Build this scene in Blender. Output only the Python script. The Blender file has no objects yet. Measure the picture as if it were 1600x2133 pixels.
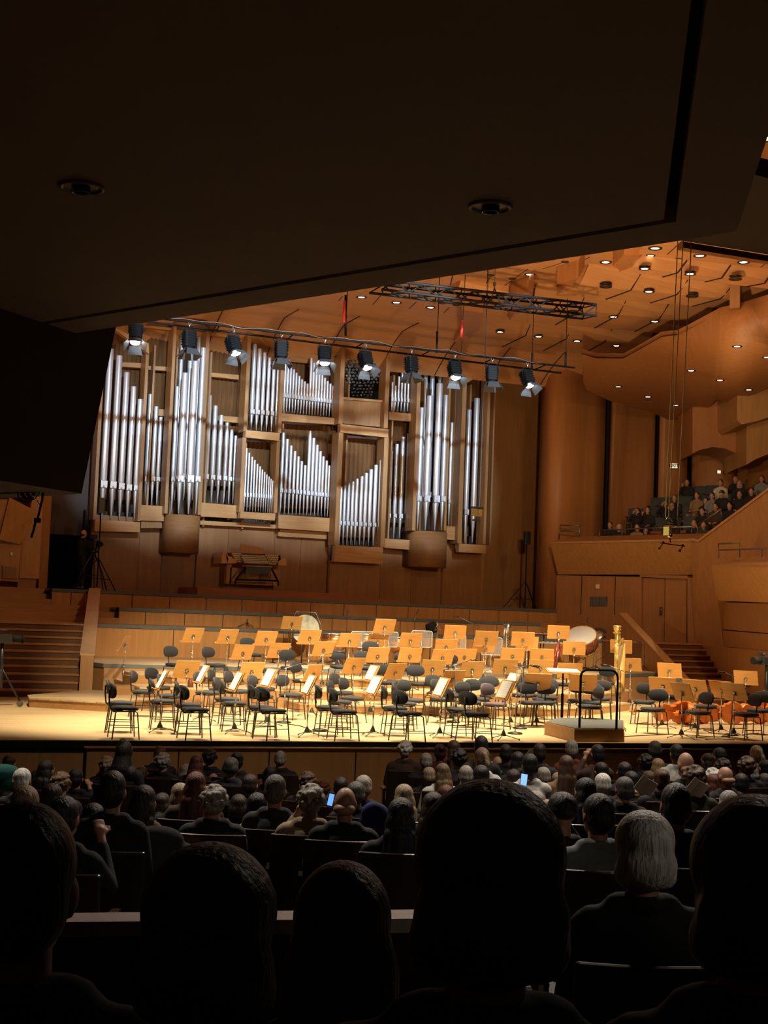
import bpy, bmesh, math, random
from mathutils import Vector, Matrix, Quaternion
SC = bpy.context.scene
COL = SC.collection
rnd = random.Random(7)
PI = math.pi

# ---------------------------------------------------------------- camera
FPX, EYE = 2900.0, 2.03
_up = None
def _cam_axes():
    cx, hy, m, xv = 800.0, 1280.0 - 1066.5, .0385, 5757.0
    p1 = Vector((0, hy, FPX)); p2 = Vector((xv, hy + m * xv, FPX))
    up = p1.cross(p2).normalized()
    if up.y > 0: up = -up
    X = p2.normalized(); Y = up.cross(X).normalized()
    if Y.z < 0: Y = -Y
    return X, Y, up
AX, AY, AZ = _cam_axes()
def ray(px, py):
    c = Vector((px - 800.0, py - 1066.5, FPX))
    return Vector((AX.dot(c), AY.dot(c), AZ.dot(c)))
E0 = Vector((0, 0, EYE))
def atz(px, py, z): d = ray(px, py); return E0 + d * ((z - EYE) / d.z)
def aty(px, py, y): d = ray(px, py); return E0 + d * (y / d.y)
def atd(px, py, dep): d = ray(px, py); return E0 + d * (dep / FPX)      # point at a given distance along the view
def atw(px, py, A, B, off=0.0):                                          # point on the upright plane through A-B
    n = Vector((B[1] - A[1], -(B[0] - A[0]), 0)).normalized()
    if n.dot(Vector((A[0], A[1], 0))) < 0: n = -n                       # off > 0: behind the wall face
    d = ray(px, py); t = (n.dot(Vector((A[0], A[1], 0))) + off) / n.dot(d)
    return E0 + d * t
cam = bpy.data.cameras.new('camera'); camo = bpy.data.objects.new('camera', cam); COL.objects.link(camo)
right = Vector((AX.x, AY.x, AZ.x)); down = Vector((AX.y, AY.y, AZ.y)); fwd = Vector((AX.z, AY.z, AZ.z))
M = Matrix(((right.x, -down.x, -fwd.x, 0), (right.y, -down.y, -fwd.y, 0), (right.z, -down.z, -fwd.z, 0), (0, 0, 0, 1)))
camo.matrix_world = Matrix.Translation(E0) @ M
cam.sensor_fit = 'HORIZONTAL'; cam.sensor_width = 36.0; cam.lens = FPX / 1600 * 36.0
cam.clip_start = .05; cam.clip_end = 200
SC.camera = camo

# ---------------------------------------------------------------- world, exposure, lamps of the hall, added fill spots
SC.view_settings.view_transform = 'Standard'; SC.view_settings.look = 'None'
SC.view_settings.gamma = 1; SC.view_settings.use_curve_mapping = False
SC.view_settings.exposure = 0.0
SC.cycles.use_denoising = True
SC.cycles.max_bounces = 7; SC.cycles.diffuse_bounces = 4; SC.cycles.glossy_bounces = 3
SC.cycles.transmission_bounces = 6; SC.cycles.transparent_max_bounces = 12
SC.cycles.caustics_reflective = False; SC.cycles.caustics_refractive = False
SC.cycles.sample_clamp_indirect = 4
SC.cycles.use_adaptive_sampling = True; SC.cycles.adaptive_threshold = .02
w = bpy.data.worlds.new('hall_air'); SC.world = w; w.use_nodes = True
w.node_tree.nodes['Background'].inputs[0].default_value = (.010, .0065, .0035, 1)
w.node_tree.nodes['Background'].inputs[1].default_value = .5
def spot(name, loc, target, power, color, size, blend=.6, radius=.12):
    l = bpy.data.lights.new(name, 'SPOT'); l.energy = power; l.color = color
    l.spot_size = math.radians(size); l.spot_blend = blend; l.shadow_soft_size = radius
    o = bpy.data.objects.new(name, l); COL.objects.link(o); o.location = loc
    o.rotation_euler = (Vector(target) - Vector(loc)).to_track_quat('-Z', 'Y').to_euler()
    return o
WARM = (1.0, .83, .56); COOL = (.60, .80, 1.0); AMBER = (1.0, .66, .38)
# rig of stage spotlights hung over the orchestra, above the frame
STAGE_W = 7400
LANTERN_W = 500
FOH_W = 16500
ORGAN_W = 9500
HOUSE_W = 2700
for (x, y, tx, ty, k) in ((3.2, 23.5, 9.0, 22.8, .6), (8, 23, 8.5, 22.5, .8), (12, 23, 11.5, 23.5, 1.1), (16, 22.5, 15, 23.5, 1.1), (19.5, 22.5, 19, 23, .9),
                       (11, 26, 12, 28.5, 1.0), (15, 26, 15.5, 28.5, 1.1), (19, 26, 19.5, 28.5, 1.0),
                       (6, 22.5, 6.5, 24.5, 1.1), (10.5, 20.4, 10.5, 22.5, .9), (14.5, 20.2, 14.5, 22.5, .9), (19, 19.9, 19, 22.5, .9)):
    spot('stage_spotlight', (x, y, 10.6), (tx, ty, 0), STAGE_W * k, WARM, 44, .8, .10)
# front-of-house bridge above the near balcony: low-angled spots on the risers, stands and terraces
for (x, tx, ty, k) in ((3, 10.5, 29.5, .75), (6, 12.0, 30, 1.0), (11, 16.5, 30, 1.0), (16, 21.5, 29.5, 1.0)):
    spot('front_of_house_spotlight', (x, 9.0, 9.2), (tx, ty, .6), FOH_W * k, WARM, 19, .7, .12)
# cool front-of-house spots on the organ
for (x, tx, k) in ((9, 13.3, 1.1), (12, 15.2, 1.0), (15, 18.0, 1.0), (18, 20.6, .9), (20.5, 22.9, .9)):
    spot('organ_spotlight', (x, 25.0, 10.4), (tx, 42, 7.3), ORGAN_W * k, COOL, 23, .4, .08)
# uplights washing the ceiling
for (x, y, tx, ty, p, c) in ((3, 33, 14, 36, 2600, AMBER), (15, 21.5, 20, 33, 4300, AMBER), (20, 21.5, 26, 31, 600, AMBER)):
    spot('ceiling_washlight', (x, y, 5.4), (tx, ty, 11.5), p, c, 100, 1.0, .15)
spot('side_wall_washlight', (19.0, 21.0, 9.0), (27.5, 35.0, 3.4), 1300, (1.0, .70, .38), 75, 1.0, .15)
spot('side_wall_washlight', (12.0, 24.0, 9.5), (6.0, 38.0, 2.5), 900, (1.0, .72, .40), 60, 1.0, .15)
# dimmed house lights over the stalls
for (x, y, tx, ty, p) in ((3, 15.5, 2, 9, 1.0), (10, 15.0, 8, 9, 1.0), (16, 14.5, 12, 9, .8)):
    spot('house_light', (x, y, 10.6), (tx, ty, 0), HOUSE_W * p, (1.0, .86, .70), 84, .9, .3)
spot('house_light', (8.5, 9.5, 8.9), (8.0, 14.5, 0), 1100, (1.0, .86, .70), 70, .9, .3)  # weak extra lamp added from behind to lighten the listeners' backs
spot('rear_fill_spot', (5.2, -1.6, 3.95), (2.6, 8.0, .5), 150, (1.0, .86, .70), 26, .8, .05)  # added unseen spot behind the eye, brightens backs in the middle rows
spot('rear_fill_spot', (7.2, -1.8, 3.95), (3.95, 3.6, 1.25), 60, (1.0, .84, .66), 13, .6, .05)  # another added unseen spot, aimed at the white-haired listener

# ---------------------------------------------------------------- materials
def newmat(name):
    m = bpy.data.materials.new(name); m.use_nodes = True
    return m, m.node_tree, m.node_tree.nodes['Principled BSDF']
def plain(name, c, rough=.6, metal=0.0, spec=.5, emit=None, estr=0, coat=0):
    m, nt, b = newmat(name)
    b.inputs['Base Color'].default_value = (*c, 1); b.inputs['Roughness'].default_value = rough
    b.inputs['Metallic'].default_value = metal; b.inputs['Specular IOR Level'].default_value = spec
    if coat: b.inputs['Coat Weight'].default_value = coat
    if emit: b.inputs['Emission Color'].default_value = (*emit, 1); b.inputs['Emission Strength'].default_value = estr
    return m
def noisy(name, c1, c2, scale=(1, 1, 1), rough=.6, metal=0.0, bump=0.0, detail=6, spec=.5, coord='Object', obj_var=0.0, sub=0.0):
    m, nt, b = newmat(name); N, L = nt.nodes, nt.links
    tc = N.new('ShaderNodeTexCoord'); mp = N.new('ShaderNodeMapping'); mp.inputs['Scale'].default_value = scale
    L.new(tc.outputs[coord], mp.inputs[0])
    n = N.new('ShaderNodeTexNoise'); n.inputs['Scale'].default_value = 1.0; n.inputs['Detail'].default_value = detail
    L.new(mp.outputs[0], n.inputs['Vector'])
    cr = N.new('ShaderNodeValToRGB'); cr.color_ramp.elements[0].position = .32; cr.color_ramp.elements[1].position = .70
    cr.color_ramp.elements[0].color = (*c1, 1); cr.color_ramp.elements[1].color = (*c2, 1)
    L.new(n.outputs['Fac'], cr.inputs[0]); out = cr.outputs[0]
    if obj_var:
        oi = N.new('ShaderNodeObjectInfo'); hs = N.new('ShaderNodeHueSaturation'); mr = N.new('ShaderNodeMapRange')
        mr.inputs['To Min'].default_value = 1 - obj_var; mr.inputs['To Max'].default_value = 1 + obj_var
        L.new(oi.outputs['Random'], mr.inputs['Value']); L.new(mr.outputs[0], hs.inputs['Value'])
        mr2 = N.new('ShaderNodeMapRange'); mr2.inputs['To Min'].default_value = .5 - .012 * obj_var * 10; mr2.inputs['To Max'].default_value = .5 + .012 * obj_var * 10
        L.new(oi.outputs['Random'], mr2.inputs['Value']); L.new(mr2.outputs[0], hs.inputs['Hue'])
        L.new(out, hs.inputs['Color']); out = hs.outputs[0]
    L.new(out, b.inputs['Base Color'])
    b.inputs['Roughness'].default_value = rough; b.inputs['Metallic'].default_value = metal; b.inputs['Specular IOR Level'].default_value = spec
    if bump:
        bp = N.new('ShaderNodeBump'); bp.inputs['Strength'].default_value = bump; bp.inputs['Distance'].default_value = .01
        L.new(n.outputs['Fac'], bp.inputs['Height']); L.new(bp.outputs[0], b.inputs['Normal'])
    return m
def wood(name, c, dark=.78, scale=(1.2, 1.2, 14), rough=.45, plank=None, coord='Object', spec=.4, obj_var=0):
    """grain stretched along one axis: scale is high across the grain"""
    m, nt, b = newmat(name); N, L = nt.nodes, nt.links
    tc = N.new('ShaderNodeTexCoord'); mp = N.new('ShaderNodeMapping'); mp.inputs['Scale'].default_value = scale
    L.new(tc.outputs[coord], mp.inputs[0])
    n = N.new('ShaderNodeTexNoise'); n.inputs['Scale'].default_value = 1.0; n.inputs['Detail'].default_value = 8; n.inputs['Distortion'].default_value = .6
    L.new(mp.outputs[0], n.inputs['Vector'])
    cr = N.new('ShaderNodeValToRGB'); cr.color_ramp.elements[0].position = .35; cr.color_ramp.elements[1].position = .65
    cr.color_ramp.elements[0].color = (c[0] * dark, c[1] * dark * .97, c[2] * dark * .9, 1); cr.color_ramp.elements[1].color = (*c, 1)
    L.new(n.outputs['Fac'], cr.inputs[0]); out = cr.outputs[0]
    if plank:   # (board length, board width): boards laid along x
        mp2 = N.new('ShaderNodeMapping'); L.new(tc.outputs[coord], mp2.inputs[0]); mp2.inputs['Rotation'].default_value = (0, 0, plank[2] if len(plank) > 2 else 0)
        br = N.new('ShaderNodeTexBrick'); br.inputs['Scale'].default_value = 1.0
        br.inputs['Brick Width'].default_value = plank[0]; br.inputs['Row Height'].default_value = plank[1]
        br.inputs['Mortar Size'].default_value = .004; br.inputs['Mortar Smooth'].default_value = .2
        br.inputs['Color1'].default_value = (1.06, 1.03, .98, 1); br.inputs['Color2'].default_value = (.84, .82, .78, 1); br.inputs['Mortar'].default_value = (.45, .38, .3, 1)
        L.new(mp2.outputs[0], br.inputs['Vector'])
        mx = N.new('ShaderNodeMixRGB'); mx.blend_type = 'MULTIPLY'; mx.inputs[0].default_value = 1
        L.new(out, mx.inputs[1]); L.new(br.outputs['Color'], mx.inputs[2]); out = mx.outputs[0]
    if obj_var:
        oi = N.new('ShaderNodeObjectInfo'); hs = N.new('ShaderNodeHueSaturation'); mr = N.new('ShaderNodeMapRange')
        mr.inputs['To Min'].default_value = 1 - obj_var; mr.inputs['To Max'].default_value = 1 + obj_var
        L.new(oi.outputs['Random'], mr.inputs['Value']); L.new(mr.outputs[0], hs.inputs['Value']); L.new(out, hs.inputs['Color']); out = hs.outputs[0]
    L.new(out, b.inputs['Base Color']); b.inputs['Roughness'].default_value = rough; b.inputs['Specular IOR Level'].default_value = spec
    return m
MT = {}
MT['floor'] = wood('stage_floor_wood', (.62, .47, .27), .86, (1.0, 16, 4), .38, (2.4, .14, .118))
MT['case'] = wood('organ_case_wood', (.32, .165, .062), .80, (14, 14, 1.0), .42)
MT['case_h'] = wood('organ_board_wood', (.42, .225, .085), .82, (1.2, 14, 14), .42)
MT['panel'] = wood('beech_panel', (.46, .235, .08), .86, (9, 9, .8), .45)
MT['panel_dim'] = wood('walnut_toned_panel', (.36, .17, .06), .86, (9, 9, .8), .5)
MT['wallwood'] = wood('veneered_wall', (.40, .17, .055), .88, (6, 6, .6), .5)
MT['ceil'] = wood('ceiling_veneer', (.58, .29, .115), .90, (1.0, 6, 6), .55)
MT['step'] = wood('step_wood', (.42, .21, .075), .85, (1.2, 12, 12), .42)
MT['riser_shaded'] = wood('shaded_stair_riser', (.17, .075, .030), .85, (1.2, 12, 12), .45)  # shade on the stair risers is put into the wood colour
MT['desk'] = wood('stand_plywood', (.60, .31, .088), .88, (2.0, 20, 20), .45, obj_var=.12)
MT['ledge'] = noisy('grey_ledge', (.085, .095, .09), (.11, .12, .115), (3, 3, 3), .55)
MT['soffit'] = noisy('painted_soffit', (.62, .53, .42), (.66, .56, .45), (1.5, 1.5, 1.5), .75)
MT['black'] = plain('matte_black', (.008, .008, .008), .8, spec=.2)
MT['metal'] = plain('black_metal', (.018, .018, .018), .38, spec=.5)
MT['rig'] = plain('rig_black', (.004, .004, .004), .6, spec=.12)
MT['chrome'] = plain('chrome', (.62, .6, .56), .25, 1.0)
MT['steel'] = plain('dull_steel', (.25, .24, .22), .4, 1.0)
MT['pad'] = noisy('charcoal_upholstery', (.016, .018, .023), (.026, .028, .034), (60, 60, 60), .85, bump=.1)
MT['paper'] = plain('paper', (.8, .8, .76), .8)
def score_mat():
    m, nt, b = newmat('printed_music'); N, L = nt.nodes, nt.links
    tc = N.new('ShaderNodeTexCoord'); sx = N.new('ShaderNodeSeparateXYZ'); L.new(tc.outputs['Object'], sx.inputs[0])
    w = N.new('ShaderNodeTexWave'); w.inputs['Scale'].default_value = 9; w.bands_direction = 'Z'; w.inputs['Distortion'].default_value = 2.5; w.inputs['Detail'].default_value = 3; w.inputs['Detail Scale'].default_value = 6
    L.new(tc.outputs['Object'], w.inputs['Vector']); cr = N.new('ShaderNodeValToRGB'); cr.color_ramp.elements[0].position = .05; cr.color_ramp.elements[0].color = (.62, .61, .58, 1); cr.color_ramp.elements[1].position = .2; cr.color_ramp.elements[1].color = (.82, .81, .76, 1)
    L.new(w.outputs['Fac'], cr.inputs[0]); L.new(cr.outputs[0], b.inputs['Base Color']); b.inputs['Roughness'].default_value = .8; return m
MT['score'] = score_mat()
MT['slat'] = wood('dark_slat', (.16, .075, .03), .8, (14, 14, 1), .5)
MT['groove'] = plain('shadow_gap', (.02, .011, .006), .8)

# ---------------------------------------------------------------- mesh helpers
class MB:
    def __init__(s): s.v = []; s.f = []; s.m = []; s.sm = []
    def add(s, vs, fs, mi=0, smooth=False):
        b = len(s.v); s.v += [tuple(v) for v in vs]; s.f += [tuple(b + i for i in f) for f in fs]; s.m += [mi] * len(fs); s.sm += [smooth] * len(fs); return s
    def box(s, c, d, mi=0, rot=None):
        x, y, z = d[0] / 2, d[1] / 2, d[2] / 2
        vs = [Vector(p) for p in ((-x, -y, -z), (x, -y, -z), (x, y, -z), (-x, y, -z), (-x, -y, z), (x, -y, z), (x, y, z), (-x, y, z))]
        if rot is not None: vs = [rot @ v for v in vs]
        c = Vector(c); return s.add([v + c for v in vs], ((0, 3, 2, 1), (4, 5, 6, 7), (0, 1, 5, 4), (1, 2, 6, 5), (2, 3, 7, 6), (3, 0, 4, 7)), mi)
    def bx(s, a, b, mi=0):
        return s.box([(a[i] + b[i]) / 2 for i in range(3)], [abs(b[i] - a[i]) for i in range(3)], mi)
    def rbox(s, c, d, r=.02, mi=0, rot=None, n=3):
        """box with rounded vertical edges (rounded in its local xy)"""
        x, y, z = d[0] / 2, d[1] / 2, d[2] / 2; r = min(r, x * .99, y * .99); pts = []
        for (sx, sy, a0) in ((1, 1, 0), (-1, 1, PI / 2), (-1, -1, PI), (1, -1, 1.5 * PI)):
            for i in range(n + 1):
                a = a0 + PI / 2 * i / n; pts.append((sx * (x - r) + r * math.cos(a), sy * (y - r) + r * math.sin(a)))
        return s.prism([Vector((p[0], p[1], -z)) for p in pts], Vector((0, 0, 2 * z)), mi, c=c, rot=rot)
    def prism(s, poly, ext, mi=0, c=None, rot=None, smooth=False):
        n = len(poly); a = [Vector(p) for p in poly]; b = [p + Vector(ext) for p in a]; vs = a + b
        if rot is not None: vs = [rot @ v for v in vs]
        if c is not None: vs = [v + Vector(c) for v in vs]
        s.add(vs, [tuple(range(n))[::-1], tuple(range(n, 2 * n))], mi)
        base = len(s.v) - 2 * n
        for i in range(n):
            j = (i + 1) % n; s.f.append((base + i, base + j, base + n + j, base + n + i)); s.m.append(mi); s.sm.append(smooth)
        return s
    def cyl(s, p0, p1, r0, r1=None, n=8, mi=0, cap=True, smooth=True):
        p0, p1 = Vector(p0), Vector(p1); r1 = r0 if r1 is None else r1; d = p1 - p0
        if d.length < 1e-6: return s
        q = d.to_track_quat('Z', 'Y'); vs = []
        for p, r in ((p0, r0), (p1, r1)):
            for i in range(n): vs.append(p + q @ Vector((r * math.cos(2 * PI * i / n), r * math.sin(2 * PI * i / n), 0)))
        s.add(vs, [(i, (i + 1) % n, n + (i + 1) % n, n + i) for i in range(n)], mi, smooth)
        if cap:
            b = len(s.v) - 2 * n; s.f += [tuple(b + i for i in range(n))[::-1], tuple(b + n + i for i in range(n))]; s.m += [mi, mi]; s.sm += [False, False]
        return s
    def tube(s, pts, r, n=6, mi=0, closed=False):
        pts = [Vector(p) for p in pts]; k = len(pts); rs = r if isinstance(r, (list, tuple)) else [r] * k
        ref = None; rings = []
        for i, p in enumerate(pts):
            a = pts[i - 1] if (i > 0 or closed) else p; b = pts[(i + 1) % k] if (i < k - 1 or closed) else p
            t = (b - a).normalized()
            if ref is None: ref = t.orthogonal().normalized()
            ref = (ref - t * ref.dot(t)); ref = ref.normalized() if ref.length > 1e-6 else t.orthogonal().normalized()
            u = t.cross(ref)
            rings.append([p + (ref * math.cos(2 * PI * j / n) + u * math.sin(2 * PI * j / n)) * rs[i] for j in range(n)])
        vs = [v for rg in rings for v in rg]; fs = []
        for i in range(k if closed else k - 1):
            for j in range(n): fs.append((i * n + j, i * n + (j + 1) % n, ((i + 1) % k) * n + (j + 1) % n, ((i + 1) % k) * n + j))
        s.add(vs, fs, mi, True)
        if not closed:
            b = len(s.v) - k * n; s.f += [tuple(b + j for j in range(n))[::-1], tuple(b + (k - 1) * n + j for j in range(n))]; s.m += [mi, mi]; s.sm += [False, False]
        return s
    def lathe(s, prof, c=(0, 0, 0), n=16, mi=0, rot=None, smooth=True):
        c = Vector(c); vs = []
        for (r, z) in prof:
            for i in range(n):
                v = Vector((r * math.cos(2 * PI * i / n), r * math.sin(2 * PI * i / n), z))
                if rot is not None: v = rot @ v
                vs.append(v + c)
        fs = [(k * n + i, k * n + (i + 1) % n, (k + 1) * n + (i + 1) % n, (k + 1) * n + i) for k in range(len(prof) - 1) for i in range(n)]
        s.add(vs, fs, mi, smooth); b = len(s.v) - len(prof) * n
        s.f += [tuple(b + i for i in range(n))[::-1], tuple(b + (len(prof) - 1) * n + i for i in range(n))]; s.m += [mi, mi]; s.sm += [False, False]
        return s
    def ball(s, c, r, n=10, m=6, mi=0, rot=None):
        r = r if isinstance(r, (tuple, list)) else (r, r, r)
        pr = [(math.sin(PI * k / m), -math.cos(PI * k / m)) for k in range(m + 1)]; vs = []
        for (a, z) in pr:
            for i in range(n):
                v = Vector((a * math.cos(2 * PI * i / n) * r[0], a * math.sin(2 * PI * i / n) * r[1], z * r[2]))
                if rot is not None: v = rot @ v
                vs.append(v + Vector(c))
        fs = [(k * n + i, k * n + (i + 1) % n, (k + 1) * n + (i + 1) % n, (k + 1) * n + i) for k in range(m) for i in range(n)]
        return s.add(vs, fs, mi, True)
    def build(s, name, mats, parent=None, bevel=0, weld=False):
        me = bpy.data.meshes.new(name); me.from_pydata(s.v, [], s.f)
        mats = mats if isinstance(mats, (list, tuple)) else [mats]
        for m in mats: me.materials.append(MT[m] if isinstance(m, str) else m)
        me.polygons.foreach_set('material_index', s.m); me.polygons.foreach_set('use_smooth', s.sm)
        bm = bmesh.new(); bm.from_mesh(me)
        if weld: bmesh.ops.remove_doubles(bm, verts=bm.verts, dist=1e-4)
        bmesh.ops.recalc_face_normals(bm, faces=bm.faces); bm.to_mesh(me); bm.free()
        o = bpy.data.objects.new(name, me); COL.objects.link(o)
        if parent: o.parent = parent
        if bevel:
            b = o.modifiers.new('bevel', 'BEVEL'); b.width = bevel; b.segments = 2; b.limit_method = 'ANGLE'
        return o
def tag(o, label=None, cat=None, group=None, kind=None):
    if label: o['label'] = label
    if cat: o['category'] = cat
    if group: o['group'] = group
    if kind: o['kind'] = kind
    return o
def struct(mb, name, mats, **k): return tag(mb.build(name, mats, **k), kind='structure')
def empty(name, loc=(0, 0, 0), rz=0, label=None, cat=None, group=None):
    o = bpy.data.objects.new(name, None); COL.objects.link(o); o.location = loc; o.rotation_euler = (0, 0, rz); o.empty_display_size = .1
    return tag(o, label, cat, group)
CH = {}
def copy_tree(o, parent=None):
    c = o.copy(); COL.objects.link(c)
    if parent: c.parent = parent
    for ch in KIDS(o): copy_tree(ch, c)
    return c
def KIDS(o): return [x for x in COL.objects if x.parent == o] if o.name not in CH else CH[o.name]
def remember(o): CH[o.name] = [x for x in COL.objects if x.parent == o]; [remember(x) for x in CH[o.name]]; return o
def quadpts(*p): return [Vector(q) for q in p]
def slab(mb, top, thick, mi=0): return mb.prism([Vector(p) for p in top], Vector((0, 0, -thick)), mi)
def wallseg(mb, A, B, z0, z1, th, mi=0):
    """upright slab from A to B (xy), its thickness on the side away from the eye"""
    d = Vector((B[0] - A[0], B[1] - A[1], 0)).normalized(); n = Vector((-d.y, d.x, 0))
    if n.dot(Vector((A[0], A[1], 0))) < 0: n = -n
    a, b = Vector((A[0], A[1], z0)), Vector((B[0], B[1], z0))
    return mb.prism([a, b, b + n * th, a + n * th], Vector((0, 0, z1 - z0)), mi)
def ipoly(mb, pts, n, th, mi=0):
    """polygon given by 3-D points, pushed back by th along n"""
    return mb.prism(pts, Vector(n) * th, mi)
ORD = ['first', 'second', 'third', 'fourth', 'fifth', 'sixth', 'seventh', 'eighth', 'ninth', 'tenth', 'eleventh', 'twelfth', 'thirteenth', 'fourteenth', 'fifteenth', 'sixteenth', 'seventeenth', 'eighteenth', 'nineteenth', 'twentieth', 'twenty-first', 'twenty-second', 'twenty-third', 'twenty-fourth'] + ['twenty-' + w for w in ('fifth', 'sixth', 'seventh', 'eighth', 'ninth')] + ['thirtieth'] + ['thirty-' + w for w in ('first', 'second', 'third', 'fourth', 'fifth', 'sixth', 'seventh', 'eighth', 'ninth')]
# ================================================================ SETTING
U = Vector((.9925, -.1225, 0))                      # run of the stage's front edge
EA = atz(0, 1541, 0); EB = atz(1600, 1549, 0)
F0 = EA - U * 7; F1 = EB + U * 9
mb = MB()
slab(mb, [F0, F1, (30, 46, 0), (-3, 46, 0)], .12)
struct(mb, 'floor', ['floor'])
# front of the stage: dark edge band, thin pale strip, panelled apron
mb = MB(); X0 = atz(175, 1541.5, 0)
def along(p, k): return p + U * k
def frontbox(p, a, b, z0, z1, y0, y1, mi):
    n = Vector((U.y, -U.x, 0)); n = n if n.y < 0 else -n      # towards the audience
    P = [p + U * a + n * y0, p + U * b + n * y0, p + U * b + n * y1, p + U * a + n * y1]
    mb.prism([Vector((q.x, q.y, z0)) for q in P], Vector((0, 0, z1 - z0)), mi)
frontbox(EA, -7, 26, -.12, -.004, 0, .02, 0)
frontbox(X0, -12, 0, -.18, -.03, -.02, .03, 0)
frontbox(X0, 0, 26, -.075, -.02, .0, .05, 0)
frontbox(X0, 0, 26, -.11, -.085, -.1, .09, 1)
for k in range(-5, 13):
    frontbox(X0, k * 1.42 + (.02 if k != 0 else .05), (k + 1) * 1.42, -1.25, -.12, -.15, .02, 2)
frontbox(X0, -12, 26, -1.3, -.1, -.3, -.16, 3)
struct(mb, 'trim_1', ['black', 'case_h', 'panel', 'groove'])
MT['carpet'] = noisy('auditorium_parquet', (.03, .018, .011), (.05, .03, .018), (8, 8, 8), .6)
# ---- low orchestra risers in front of the terraces
RISERS = []
def riser(poly, z, h, name, mats=('floor', 'case_h'), lip=None):
    RISERS.append((poly, z))
    m = MB(); m.prism([Vector((p[0], p[1], z)) for p in poly], Vector((0, 0, -.03)), 0)
    P = [Vector((p[0], p[1], 0)) for p in poly]; c = sum(P, Vector()) / len(P)
    Q = [p + (c - p).normalized() * .02 for p in P]
    m.prism([Vector((p.x, p.y, z - .03)) for p in Q], Vector((0, 0, -(h - .03))), 1)
    mats = list(mats)
    if lip:
        for i in range(len(P)):
            a, b = P[i], P[(i + 1) % len(P)]; d = (b - a).normalized(); n = Vector((d.y, -d.x, 0))
            if n.dot(c - a) > 0: n = -n
            m.prism([Vector((q.x, q.y, z - .005)) for q in (a, b, b + n * .012, a + n * .012)], Vector((0, 0, -.085)), 2)
        mats.append(lip)
    return struct(m, name, mats)
riser([(6.15, 27.0), (7.35, 25.95), (8.15, 26.5), (10.2, 27.9), (8.0, 29.6), (6.3, 27.8)], .18, .18, 'trim_riser_low')
riser([(11.35, 26.0), (13.0, 25.3), (17.0, 24.95), (18.4, 25.6), (20.2, 26.8), (20.0, 27.6), (11.6, 27.6)], .18, .18, 'trim_riser_middle')
riser([(8.45, 27.4), (11.5, 27.1), (14.2, 26.6), (17.2, 26.4), (19.6, 27.0), (21.6, 28.6), (21.8, 31.3), (8.9, 31.4)], .38, .38, 'trim_riser_second')
riser([(8.9, 29.0), (11.5, 28.6), (14.2, 28.2), (17.4, 28.1), (20.0, 28.8), (21.6, 29.9), (21.8, 31.4), (9.0, 31.4)], .56, .56, 'trim_riser_third')
riser([(8.55, 30.5), (9.2, 30.4), (12.5, 30.1), (16.5, 29.7), (19.3, 29.5), (21.6, 29.6), (24.8, 31.6), (25.4, 35.5), (8.0, 35.0), (7.9, 34.2)], .71, .71, 'trim_terrace_first', lip='ledge')
# little steps up at the left end of the risers
m = MB()
for i, (a, z) in enumerate(((8.15, .36), (8.6, .54))):
    m.bx((a, 28.0 + i * .55, 0), (a + .9, 28.6 + i * .55, z), 0)
struct(m, 'trim_steps', ['case_h'])

# ---- choir terraces: three long panelled fronts with grey ledges
def terrace(y, x0, x1, z0, z1, joints, name, depth=2.3, matp='panel'):
    m = MB()
    m.bx((x0, y + .04, z0), (x1, y + .3, z1 - .02), 2)
    js = [x0] + [j for j in joints if x0 + .1 < j < x1 - .1] + [x1]
    for a, b in zip(js[:-1], js[1:]): m.bx((a + .012, y, z0 + .0), (b - .012, y + .05, z1 - .105), 0)
    m.bx((x0, y - .015, z1 - .095), (x1, y + .3, z1), 1)
    m.bx((x0, y + .3, z1 - .06), (x1, y + depth, z1 - .01), 3)
    return struct(m, name, [matp, 'ledge', 'groove', 'step'])
J = [10.557 + .0 + k * 1.1275 for k in range(-3, 16)]
terrace(34.9, 10.05, 25.2, .6, 1.52, [10.05 + 1.55 * k for k in range(11)], 'wall_terrace_first', 2.3)
m = MB(); m.bx((8.6, 34.75, .6), (10.05, 34.95, 1.425), 0); m.bx((8.6, 34.73, 1.425), (10.06, 35.1, 1.52), 1); m.bx((7.0, 35.1, 1.4), (10.1, 37.2, 1.51), 3)
struct(m, 'wall_terrace_end', ['panel', 'ledge', 'groove', 'step'])
terrace(37.1, 10.75, 24.4, 1.5, 1.95, [10.75 + .75 + 1.1275 * k for k in range(14)], 'wall_terrace_second', 2.3)
terrace(39.2, 9.4, 26.45, 1.93, 2.41, [9.95, 10.6] + [10.6 + 1.13 + 1.1275 * k for k in range(14)], 'wall_terrace_third', 5.5)
# stepped ends of the terraces
m = MB()
for k in range(3):
    m.bx((8.2, 37.0 + k * .5, 1.5), (10.75, 39.2, 1.66 + .15 * k), 0)
    m.bx((24.4, 37.0 + k * .5, 1.5), (26.6, 39.2, 1.66 + .15 * k), 0)
for k in range(3):
    m.bx((3.0, 39.2 + k * .4, 1.9), (9.4, 43.6, 2.1 + .15 * k), 0)
struct(m, 'trim_terrace_steps', ['step'])
# ---- organ gallery floor and the low platform of the console
m = MB(); m.bx((3, 41.0, 2.2), (28.5, 46.5, 2.40), 0); struct(m, 'floor_gallery', ['step'])
m = MB(); a = aty(412, 1225, 40.6); b = aty(722, 1237, 40.6); b2 = aty(826, 1250, 40.6)
m.bx((a.x, 40.6, 2.38), (b.x, 43.5, 2.64), 0); m.bx((b.x, 40.6, 2.38), (b2.x, 43.5, 2.52), 0)
struct(m, 'trim_platform', [wood('reddish_platform_wood', (.30, .10, .035), .85, (1.2, 12, 12), .4)])

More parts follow.
